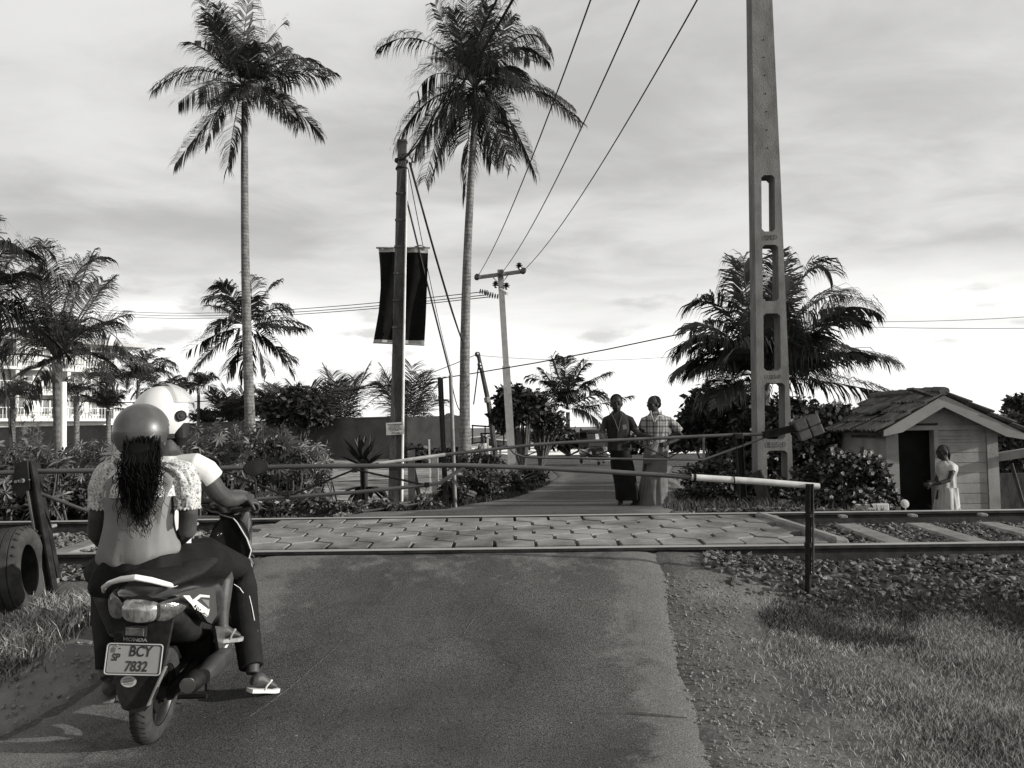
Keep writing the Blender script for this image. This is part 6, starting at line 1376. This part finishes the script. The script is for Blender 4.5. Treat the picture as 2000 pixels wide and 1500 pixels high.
for off in (0, .012):
    pts = []
    for k in range(24):
        t = k/23; d = Vector((.93-.30*t, -.18-.72*t, -.02-.66*t-off*3)).normalized(); pts.append(c+hR2 @ Vector((d.x*.1265, d.y*.1355, d.z*.1385)))
    q.tube(pts, .0014, 5)
q.build('trim_line', mat('trim_pale', .22, .3, 5, .4), ho, smooth=True)
q = MB(); q.loft([(hd+Vector((0, 0, -.02)), (.10, 0, 0), (0, .105, 0)), (hd+Vector((0, 0, -.09)), (.098, 0, 0), (0, .105, 0))], 18); q.build('padding', m_plb, ho)
# ---------------- driver
g = thing('person', 'driver in a white short sleeved shirt, black trousers and sandals gripping the handlebar', 'person', P(300, 1150, 4.15))
b = MB(); Y1 = 4.22
hd = P(322, 820, 4.30); b.loft([(P(305, 1110, 4.1), U(58, Y1), (0, .11, 0)), (P(307, 1060, 4.12), U(54, Y1), (0, .10, 0)), (P(315, 985, 4.18), U(58, Y1), (0, .11, 0)), (P(328, 925, 4.24), U(64, Y1), (0, .10, 0)), (P(330, 900, 4.27), U(44, Y1), (0, .07, 0)), (P(328, 880, 4.28), (.06, 0, 0), (0, .06, 0)), (P(326, 850, 4.30), (.056, 0, 0), (0, .058, 0))], 18)
headmesh(b, hd, (.76, .65, -.08), sz=.98)
GW = P(474, 972, 4.47)
b.tube([P(386, 915, 4.24), P(408, 938, 4.28), P(425, 962, 4.33), P(440, 974, 4.38), P(458, 975, 4.43), GW], [.058, .056, .052, .050, .043, .031], 14)
gd = P(502, 981, 4.52)-GW; hand(b, GW, gd, (.0, .35, -1), 1.05, 1.0, -1)
b.tube([P(272, 918, 4.26), P(262, 955, 4.32), P(270, 985, 4.42), P(330, 985, 4.60)], [.058, .052, .045, .03], 12); hand(b, P(330, 985, 4.60), (.1, .6, -.1), (.0, .3, -1), 1.0, 1.0, 1)
b.tube([P(330, 1100, 4.15), P(400, 1090, 4.35), P(470, 1118, 4.56), P(480, 1180, 4.45), P(490, 1240, 4.32), P(494, 1285, 4.22), P(493, 1316, 4.18)], [.085, .08, .06, .055, .048, .036, .034], 14)
fh, ft = P(488, 1350, 4.10), P(541, 1348, 4.22); fh.z += .012; ft.z += .01; foot(b, fh+Vector((0, 0, .01)), ft)
b.tube([P(285, 1100, 4.15), P(240, 1100, 4.4), P(205, 1130, 4.55), P(208, 1220, 4.35), P(210, 1325, 4.14)], [.085, .08, .06, .052, .034], 14)
gh, gt = P(216, 1352, 4.05), P(203, 1364, 3.86); gh = Vector((-2.07, 4.10, .145)); gt = Vector((-2.13, 4.33, .185)); foot(b, gh+Vector((0, 0, .01)), gt)
remesh(b.build('body', m_skin, g), .0055, 3)
sandal(g, fh, ft, msole=mat('sandal_white', .5, .6, 6, .7)); sandal(g, gh, gt, msole=mat('sandal_dark', .08, .12, 6, .7))
m_tee = mat('cotton_white', .50, .58, 5, .9, .001, 200)
b = MB(); folds(b, [(P(304, 1075, 4.1), U(64, Y1), (0, .135, 0)), (P(306, 1040, 4.12), U(62, Y1), (0, .13, 0)), (P(313, 985, 4.18), U(63, Y1), (0, .128, 0)), (P(326, 935, 4.24), U(68, Y1), (0, .118, 0)), (P(330, 908, 4.26), U(58, Y1), (0, .095, 0)), (P(330, 890, 4.275), U(34, Y1), (0, .075, 0))], 40, 6, .008, 6, 9)
b.tube([P(350, 912, 4.25), P(380, 912, 4.25), P(402, 922, 4.27), P(415, 937, 4.29)], [.066, .076, .070, .066], 20); b.tube([P(285, 915, 4.26), P(268, 930, 4.28), P(262, 955, 4.31)], [.07, .068, .06], 18)
remesh(b.build('shirt', m_tee, g), .006, 3)
m_trk = mat('trousers_black', .007, .013, 6, .8, .003, 40)
b = MB(); b.loft([(P(304, 1120, 4.1), U(62, Y1), (0, .13, 0)), (P(305, 1070, 4.12), U(58, Y1), (0, .115, 0))], 18)
b.tube([P(335, 1098, 4.15), P(400, 1084, 4.34), P(466, 1112, 4.54), P(474, 1150, 4.50), P(478, 1200, 4.41), P(484, 1250, 4.31), P(490, 1296, 4.21), P(491, 1303, 4.20)], [.10, .098, .082, .080, .074, .069, .064, .063], 18)
b.tube([P(280, 1098, 4.15), P(240, 1092, 4.4), P(207, 1130, 4.55), P(207, 1200, 4.40), P(211, 1270, 4.20), P(211, 1305, 4.18)], [.10, .095, .08, .075, .064, .06], 16)
remesh(b.build('trousers', m_trk, g), .007, 2)
q = MB(); q.tube([P(457, 1141, 4.395), P(468, 1148, 4.40), P(480, 1165, 4.41), P(486, 1166, 4.42)], .0022, 5); q.tube([P(487, 1164, 4.41), P(492, 1185, 4.375), P(497, 1212, 4.33)], .0022, 5); q.build('piping', m_swh, g)
fD = Vector((.76, .65, .02)); ho, hR3 = helmet(g, P(319, 809, 4.30), fD, (.142, .156, .153), m_hw, .90, tilt=-.22)
c = P(319, 809, 4.30)
q = MB(); d = Vector((.99, .30, -.08)); pc = c+hR3 @ Vector((d.x*.141, d.y*.156, d.z*.15)); nv = (hR3 @ Vector((1, .1, 0))).normalized()
q.lathe([(.030, -.01), (.030, .006), (.024, .010), (.022, .007), (.012, .007), (.010, .011), (.002, .012)], pc, nv, 24); q.build('hinge', m_plb, ho, smooth=True)
q = MB(); n_, m2 = 24, 12; i0 = 0; rs = []
for i in range(m2+1):
    el = R(20+58*i/m2); ring = []
    for j in range(n_+1):
        a = R(-82+164*j/n_); v = Vector((math.sin(a)*math.cos(el), math.cos(a)*math.cos(el), math.sin(el))); ring.append(c+hR3 @ Vector((v.x*.152, v.y*.172, v.z*.168)))
    rs.append(ring)
q.rings(rs, False, False)
mv = bpy.data.materials.new('visor_clear'); mv.use_nodes = True; pb = mv.node_tree.nodes['Principled BSDF']; pb.inputs['Base Color'].default_value = (.55, .55, .54, 1); pb.inputs['Roughness'].default_value = .12; pb.inputs['Alpha'].default_value = .42; pb.inputs['Specular IOR Level'].default_value = .8
vo = q.build('visor', mv, ho, smooth=True); sl = vo.modifiers.new('s', 'SOLIDIFY'); sl.thickness = .002
q = MB(); q.loft([(c+hR3 @ Vector((.09, .06, -.05)), hR3 @ Vector((.03, .0, 0)), hR3 @ Vector((0, .05, .0))), (c+hR3 @ Vector((.085, .065, -.13)), hR3 @ Vector((.03, 0, 0)), hR3 @ Vector((0, .035, 0))), (c+hR3 @ Vector((.06, .06, -.17)), hR3 @ Vector((.02, 0, 0)), hR3 @ Vector((0, .02, 0)))], 14); q.loft([(hd+Vector((0, 0, 0)), (.10, 0, 0), (0, .105, 0)), (hd+Vector((0, 0, -.10)), (.092, 0, 0), (0, .1, 0))], 18); q.build('padding', m_plb, ho)
# ---------------- standing figures measured in pixels at one depth
def figure(label, Y, A, face, skin, parts, feet_dir, vox=.007, headsz=1.1, group=None):
    g = thing('person', label, 'person', A['base']); b = MB(); K_ = Y/FP
    Q = lambda p: P(p[0], p[1], Y+(p[2] if len(p) > 2 else 0))
    b.loft([(Q((c[0], c[1], c[3] if len(c) > 3 else 0)), Vector((c[2]*K_, 0, 0)), (0, c[2]*K_*.62, 0)) for c in A['torso']], 16)
    Rm = headmesh(b, Q(A['head']), face, sz=headsz)
    for arm in A['arms']:
        b.tube([Q(p) for p in arm['p']], arm['r'], 12); hand(b, Q(arm['p'][-1]), arm['d'], arm['n'], arm.get('c', 1.0), 1.0, arm.get('t', 1))
    for leg in A['legs']:
        b.tube([Q(p) for p in leg['p']], leg['r'], 12); hp = Q(leg['heel']); d = Vector(leg['dir']); foot(b, hp, hp+d*.24)
    remesh(b.build('body', skin, g), vox, 2); eyes(g, Q(A['head']), Rm, headsz); return g, Q, K_, Rm
m_sk2 = mat('skin_dark', .024, .040, 14, .5, .001, 100)
Ym = 11.82
def limbtube(b, Q, pts, rad, n=16): b.tube([Q(p) for p in pts], rad, n)
A = dict(base=P(1222, 990, Ym), torso=[(1212, 895, 20), (1210, 870, 18), (1208, 840, 20), (1207, 820, 22), (1206, 812, 14), (1205, 805, 7.5), (1204, 795, 7.5)], head=(1204, 787),
    arms=[dict(p=[(1186, 818), (1178, 835, -.02), (1173, 848, -.08), (1174, 853, -.25)], r=[.055, .045, .038, .028], d=(.0, -1, -.25), n=(0, -.4, -1), c=1.0, t=1),
          dict(p=[(1229, 818), (1238, 838, -.02), (1250, 849, -.10), (1268, 852, -.28)], r=[.055, .045, .038, .028], d=(.9, -.5, -.1), n=(0, -.4, -1), c=1.0, t=-1)],
    legs=[dict(p=[(1206, 895), (1208, 930), (1212, 975), (1212, 984)], r=[.085, .06, .04, .034], heel=(1211, 991, .08), dir=(-.35, -1, 0)), dict(p=[(1222, 895), (1230, 930), (1238, 972), (1241, 982)], r=[.085, .06, .04, .034], heel=(1243, 990, .06), dir=(-.75, -.7, 0))])
g, Q, K_, Rm = figure('man in dark open shirt and black sarong with both hands on the far barrier', Ym, A, (-.12, -1, -.05), m_sk2, None, None)
b = MB(); hc = Q((1204, 787)); b.ell(hc+Rm @ Vector((0, -.030, .045)), (.092, .100, .092), Rm, 16, 12); b.ell(hc+Rm @ Vector((0, -.05, -.01)), (.096, .078, .08), Rm, 14, 10); b.build('hair', m_hair, g, smooth=True)
m_s1 = mat('shirt_dark', .012, .028, 9, .85, .004, 30, aniso=(3, 3, .6))
b = MB(); folds(b, [(Q(a), Vector((w*K_, 0, 0)), (0, w*K_*.66, 0)) for a, w in (((1211, 880), 23), ((1209, 862), 21), ((1208, 840), 22.5), ((1207, 822), 24), ((1206, 814), 20), ((1205, 808), 14), ((1205, 803), 8.6))], 36, 5, .012, 6, 4)
limbtube(b, Q, [(1196, 816), (1185, 821), (1180, 836)], [.062, .068, .062]); limbtube(b, Q, [(1218, 816), (1230, 821), (1239, 838)], [.062, .068, .062]); remesh(b.build('shirt', m_s1, g), .008, 2)
q = MB(); yv = -.178
for poly in ([(1199, 808), (1211, 808), (1210, 822), (1207, 840), (1203, 826)],): q.prism([Q((x, y, -.105-.055*min(1, (y-806)/14))) for x, y in poly], (0, .01, 0))
q.build('bare_chest', m_sk2, g, fixn=True)
q = MB(); q.tube([Q((1196, 803, -.07)), Q((1194, 809, -.13)), Q((1201, 822, -.172)), Q((1208, 842, -.172))], .006, 6); q.tube([Q((1213, 802, -.07)), Q((1216, 808, -.13)), Q((1211, 823, -.172)), Q((1208, 842, -.172))], .005, 6); q.prism([Q((1216, 830, -.165)), Q((1223, 829, -.15)), Q((1224, 838, -.15)), Q((1217, 839, -.165))], (0, .006, 0)); q.build('collar', mat('collar_pale', .06, .10, 9, .8), g)
b = MB(); folds(b, [(Q((1226, 976)), Vector((22*K_, 0, .0)), (0, .15, 0)), (Q((1222, 945)), Vector((22*K_, 0, 0)), (0, .15, 0)), (Q((1215, 905)), Vector((22*K_, 0, 0)), (0, .14, 0)), (Q((1211, 880)), Vector((20*K_, 0, 0)), (0, .125, 0))], 40, 6, .012, 5, 14); b.build('sarong', mat('sarong_black', .005, .010, 6, .85, .003, 40), g, smooth=True)
A = dict(base=P(1275, 992, Ym+.05), torso=[(1278, 885, 20), (1280, 865, 18), (1281, 842, 20), (1282, 822, 22), (1281, 814, 14), (1280, 806, 7.5), (1278, 797, 7.5)], head=(1276, 789),
    arms=[dict(p=[(1303, 820), (1318, 838, .02), (1331, 852, .02), (1318, 860, -.04), (1304, 866, -.10)], r=[.055, .047, .04, .035, .027], d=(-.9, -.3, -.2), n=(-.2, .9, 0), c=.6, t=1),
          dict(p=[(1260, 820), (1253, 838, .02), (1250, 852, .0), (1262, 856, -.14)], r=[.055, .045, .038, .028], d=(.7, -.7, .05), n=(0, -.4, -1), c=.9, t=1)],
    legs=[dict(p=[(1270, 885), (1262, 930), (1256, 980), (1255, 986)], r=[.085, .06, .04, .034], heel=(1254, 992, .08), dir=(-.5, -.9, 0)), dict(p=[(1286, 885), (1292, 930), (1296, 980), (1298, 986)], r=[.085, .06, .04, .034], heel=(1298, 993, .08), dir=(.3, -1, 0))])
g, Q, K_, Rm = figure('man in a pale plaid shirt and long light sarong with one hand on his hip', Ym+.08, A, (-.82, -.55, -.10), m_sk2, None, None)
b = MB(); hc = Q((1276, 789)); b.ell(hc+Rm @ Vector((0, -.042, .036)), (.090, .086, .088), Rm, 16, 12); b.ell(hc+Rm @ Vector((0, -.055, -.01)), (.092, .068, .07), Rm, 14, 10); b.build('hair', m_hair, g, smooth=True)
def plaid(t, mp, out):
    s_ = nd(t, 'ShaderNodeSeparateXYZ'); tcx = nd(t, 'ShaderNodeTexCoord'); t.links.new(tcx.outputs['Object'], s_.inputs[0]); r_ = out
    for ax, f, w in ((0, 11, .80), (2, 11, .80), (0, 22, .93), (2, 33, .95)):
        v = mth(t, 'SINE', mth(t, 'MULTIPLY', s_.outputs[ax], f*6.283)); k = mth(t, 'GREATER_THAN', v, w); r_ = mth(t, 'MULTIPLY', r_, mth(t, 'SUBTRACT', 1.0, mth(t, 'MULTIPLY', k, .62)))
    return r_
m_pl = mat('plaid', .22, .30, 4, .85, .004, 25, sub=plaid)
b = MB(); folds(b, [(Q(a), Vector((w*K_, 0, sl)), (0, w*K_*.66, 0)) for a, w, sl in (((1276, 872), 23, .03), ((1279, 862), 22, .01), ((1281, 842), 23, 0), ((1282, 823), 25, 0), ((1281, 815), 21, 0), ((1280, 809), 14, 0), ((1279, 804), 8.6, 0))], 40, 5, .012, 6, 24)
limbtube(b, Q, [(1292, 818), (1305, 822), (1318, 832), (1328, 843)], [.062, .070, .070, .066]); limbtube(b, Q, [(1270, 818), (1259, 822), (1253, 838)], [.062, .068, .062]); remesh(b.build('shirt', m_pl, g), .008, 2)
q = MB(); q.tube([Q((1271, 802, -.08)), Q((1272, 809, -.13)), Q((1277, 823, -.17))], .009, 6); q.tube([Q((1291, 802, -.05)), Q((1293, 811, -.12)), Q((1286, 812, -.15)), Q((1278, 824, -.17))], .010, 6); q.build('collar', mat('collar_light', .28, .36, 9, .8), g, smooth=True)
b = MB(); folds(b, [(Q((1275, 990)), Vector((33*K_, 0, .01)), (0, .24, 0)), (Q((1276, 960)), Vector((29*K_, 0, 0)), (0, .20, 0)), (Q((1279, 920)), Vector((23*K_, 0, 0)), (0, .16, 0)), (Q((1282, 885)), Vector((21*K_, 0, 0)), (0, .13, 0)), (Q((1283, 866)), Vector((20*K_, 0, 0)), (0, .12, 0))], 72, 8, .018, 9, 31, vert=1.2); b.build('sarong', mat('sarong_grey', .08, .13, 4, .9, .003, 30), g, smooth=True)
b = MB(); folds(b, [(Q((1264, 905, -.12)), Vector((8*K_, 0, 0)), (0, .03, 0)), (Q((1270, 880, -.14)), Vector((12*K_, 0, 0)), (0, .04, 0)), (Q((1277, 868, -.13)), Vector((9*K_, 0, 0)), (0, .03, 0))], 24, 4, .01, 9, 3); b.build('waist_knot', mat('sarong_grey', .08, .13, 4, .9), g, smooth=True)
# woman by the hut
Yw = 12.72
A = dict(base=Vector((P(1847, 990, Yw).x, Yw, -.37)), torso=[(1848, 975, 21), (1848, 953, 16), (1848, 935, 14), (1849, 918, 17), (1849, 908, 17), (1847, 901, 8), (1845, 894, 5.5), (1844, 888, 5.5)], head=(1841, 883),
    arms=[dict(p=[(1857, 911, -.06), (1859, 925, -.14), (1853, 938, -.17), (1836, 943, -.19), (1822, 946, -.18)], r=[.045, .040, .036, .030, .022], d=(-1, -.1, -.05), n=(0, 1, 0), c=.7, t=-1), dict(p=[(1838, 911, .06), (1834, 928, .05), (1828, 940, .0), (1818, 947, -.12)], r=[.045, .038, .032, .022], d=(-.6, -.8, -.1), n=(0, 1, .3), c=.7, t=1)],
    legs=[dict(p=[(1842, 975), (1842, 1010), (1843, 1046)], r=[.08, .055, .032], heel=(1844, 1056, .05), dir=(-1, -.3, 0)), dict(p=[(1854, 975), (1854, 1010), (1854, 1046)], r=[.08, .055, .032], heel=(1856, 1057, .05), dir=(-1, -.3, 0))])
g, Q, K_, Rm = figure('woman in a pale blouse and skirt standing at the hut doorway looking left', Yw, A, (-1, -.22, -.06), m_sk2, None, None, headsz=1.05)
b = MB(); hc = Q((1841, 883)); b.ell(hc+Rm @ Vector((0, -.026, .032)), (.078, .088, .082), Rm, 16, 12); b.ell(hc+Rm @ Vector((0, -.062, -.01)), (.07, .05, .065), Rm, 14, 10); b.tube([hc+Rm @ Vector((0, -.10, .0)), hc+Rm @ Vector((0, -.12, -.05)), hc+Rm @ Vector((0, -.10, -.16))], [.022, .022, .008], 8); b.build('hair', m_hair, g, smooth=True)
m_wt = mat('blouse_pale', .30, .38, 5, .85, .002, 60)
b = MB(); folds(b, [(Q(a), Vector((w*K_, 0, 0)), (0, w*K_*.72, 0)) for a, w in (((1848, 957), 19.5), ((1848, 945), 18), ((1849, 930), 17), ((1850, 917), 19.5), ((1849, 908), 18), ((1847, 900), 9))], 36, 5, .008, 6, 44); limbtube(b, Q, [(1855, 908, -.03), (1858, 914, -.08), (1859, 922, -.12)], [.054, .060, .056]); limbtube(b, Q, [(1840, 908, .05), (1836, 920, .05)], [.05, .05]); remesh(b.build('blouse', m_wt, g), .007, 2)
b = MB(); folds(b, [(Q((1848, 1035)), Vector((27*K_, 0, 0)), (0, .2, 0)), (Q((1848, 995)), Vector((23.5*K_, 0, 0)), (0, .17, 0)), (Q((1848, 965)), Vector((19*K_, 0, 0)), (0, .15, 0)), (Q((1848, 952)), Vector((18*K_, 0, 0)), (0, .125, 0))], 60, 5, .016, 10, 52, vert=.8); b.build('skirt', m_wt, g, smooth=True)
# far person on the beach
Yk = 44; A = dict(base=P(943, 905, Yk), torso=[(943, 886, 6), (943, 878, 6), (943, 870, 7), (944, 867, 5), (944, 864, 2.5), (944, 862, 2.3)], head=(944, 859),
    arms=[dict(p=[(937, 868), (934, 876), (938, 882, -.2)], r=[.055, .045, .03], d=(.5, -1, 0), n=(1, 0, 0), c=.5), dict(p=[(950, 868), (953, 877), (950, 884, -.1)], r=[.055, .045, .03], d=(0, -1, -.5), n=(-1, 0, 0), c=.5)],
    legs=[dict(p=[(941, 886), (941, 900), (941, 912)], r=[.09, .06, .035], heel=(941, 915), dir=(0, -1, 0)), dict(p=[(946, 886), (946, 900), (946, 912)], r=[.09, .06, .035], heel=(946, 915), dir=(0, -1, 0))])
g, Q, K_, Rm = figure('small distant person in a pale shirt near the boats by the sea', Yk, A, (0, -1, 0), m_sk2, None, None, vox=.015)
b = MB(); b.ell(Q((944, 859))+Rm @ Vector((0, -.02, .03)), (.085, .095, .09), Rm, 10, 8); b.build('hair', m_hair, g)
b = MB(); folds(b, [(Q(a), Vector((w*K_, 0, 0)), (0, w*K_*.7, 0)) for a, w in (((943, 888), 8), ((943, 878), 7.5), ((943, 870), 8.5), ((944, 866), 6))], 20, 3, .02, 5, 4); b.build('shirt', m_wt, g)
b = MB(); folds(b, [(Q((943, 905)), Vector((7*K_, 0, 0)), (0, .15, 0)), (Q((943, 887)), Vector((7*K_, 0, 0)), (0, .15, 0))], 20, 3, .02, 5, 5); b.build('trousers', m_trk, g)
# ================================================================== THREE-WHEELER
Yt = 38; K_ = Yt/FP; cx0 = 1169; base = P(cx0, 909, Yt)
TM = Matrix.Translation(base) @ Matrix.Rotation(R(3), 4, 'Z'); g = thing('three_wheeler', 'dark three wheeled taxi with a chrome bumper half hidden behind the dark shirted man', 'three wheeler', base, M=TM)
t_ = lambda x, y, z: TM @ Vector((x, y, z)); TR = TM.to_3x3(); V = lambda x, y, z: TR @ Vector((x, y, z))
m_tk = mat('taxi_paint', .012, .02, 3, .3, coat=.5); m_tc = mat('taxi_canopy', .02, .035, 6, .8)
q = MB(); q.loft([(t_(0, -.35, .62), V(.20, 0, 0), V(0, 0, .25)), (t_(0, -.15, .62), V(.36, 0, 0), V(0, 0, .32)), (t_(0, .15, .60), V(.50, 0, 0), V(0, 0, .33)), (t_(0, .6, .55), V(.60, 0, 0), V(0, 0, .28)), (t_(0, 1.6, .55), V(.65, 0, 0), V(0, 0, .28)), (t_(0, 2.3, .6), V(.62, 0, 0), V(0, 0, .25))], 24, pw=.6); q.build('body', m_tk, g, smooth=True)
q = MB(); q.loft([(t_(0, .25, 1.58), V(.50, 0, 0), V(0, 0, .05)), (t_(0, .35, 1.60), V(.58, 0, 0), V(0, 0, .09)), (t_(0, 1.2, 1.62), V(.62, 0, 0), V(0, 0, .09)), (t_(0, 2.2, 1.55), V(.60, 0, 0), V(0, 0, .09))], 20, pw=.6); q.box(t_(0, 2.25, 1.1), (1.2, .06, .9), TR); q.build('canopy', m_tc, g, smooth=True)
for sg in (-1, 1):
    q = MB(); q.tube([t_(sg*.42, .10, .86), t_(sg*.50, .28, 1.58)], .025, 8); q.tube([t_(sg*.62, 2.1, .8), t_(sg*.6, 2.1, 1.55)], .025, 8); q.build('pillar', m_tk, g)
q = MB(); q.prism([t_(-.42, .10, .88), t_(.42, .10, .88), t_(.48, .27, 1.50), t_(-.48, .27, 1.50)], V(0, .008, 0)); ws = q.build('windscreen', mat('windscreen', .01, .03, 3, .08, spec=.8), g, fixn=True)
q = MB(); q.prism([t_(-.10, .085, 1.2), t_(.08, .085, 1.2), t_(.09, .19, 1.50), t_(-.10, .19, 1.50)], V(0, .006, 0)); q.build('sun_strip', m_btl, ws, fixn=True)
q = MB()
for x in (-.12, .06, .14, .26): q.beam(t_(x, -.30, .66), t_(x, -.12, .92), .025, .02)
for z in (.50, .58, .64): q.beam(t_(-.15, -.36, z), t_(.32, -.36, z), .02, .02)
q.build('grille', m_chr, g)
for sg in (-1, 1): q = MB(); q.lathe([(.07, 0), (.085, -.03), (.06, -.05)], t_(sg*.36, -.12, .58), V(0, 1, 0), 16); q.build('headlight', m_chr if sg > 0 else mat('headlamp_bright', .7, .8, 3, .2), g, smooth=True); q = MB(); q.lathe([(.035, 0), (.03, -.03)], t_(sg*.54, -.02, .40), V(0, 1, 0), 12); q.build('turn_signal', m_btl, g)
q = MB(); q.tube([t_(-.62, -.05, .30), t_(-.45, -.40, .30), t_(.45, -.40, .30), t_(.62, -.05, .30)], .035, 8); q.tube([t_(-.60, -.03, .24), t_(-.45, -.38, .22), t_(.45, -.38, .22), t_(.60, -.03, .24)], .02, 8); q.build('bumper', m_chr, g, smooth=True)
for x, y in ((0, -.1), (-.56, 1.9), (.56, 1.9)):
    q = MB(); q.torus(t_(x, y, .2), V(1, 0, 0), .14, .058, 24, 8); w_ = q.build('wheel', m_rub, g, smooth=True); q = MB(); q.lathe([(.10, -.03), (.10, .03)], t_(x, y, .2), V(1, 0, 0), 16); q.build('rim', m_rim, w_)
q = MB(); q.loft([(t_(0, -.28, .30), V(.10, 0, 0), V(0, 0, .10)), (t_(0, .1, .33), V(.11, 0, 0), V(0, 0, .12))], 12); q.build('fender', m_tk, g)
q = MB(); q.loft([(t_(.1, 1.0, .75), V(.2, 0, 0), V(0, .12, 0)), (t_(.1, 1.0, 1.15), V(.2, 0, 0), V(0, .1, 0)), (t_(.1, 1.0, 1.2), V(.06, 0, 0), V(0, .06, 0))], 10); q.box(t_(0, 1.3, .75), (1.1, .5, .2), TR); q.build('seat', m_tc, g)
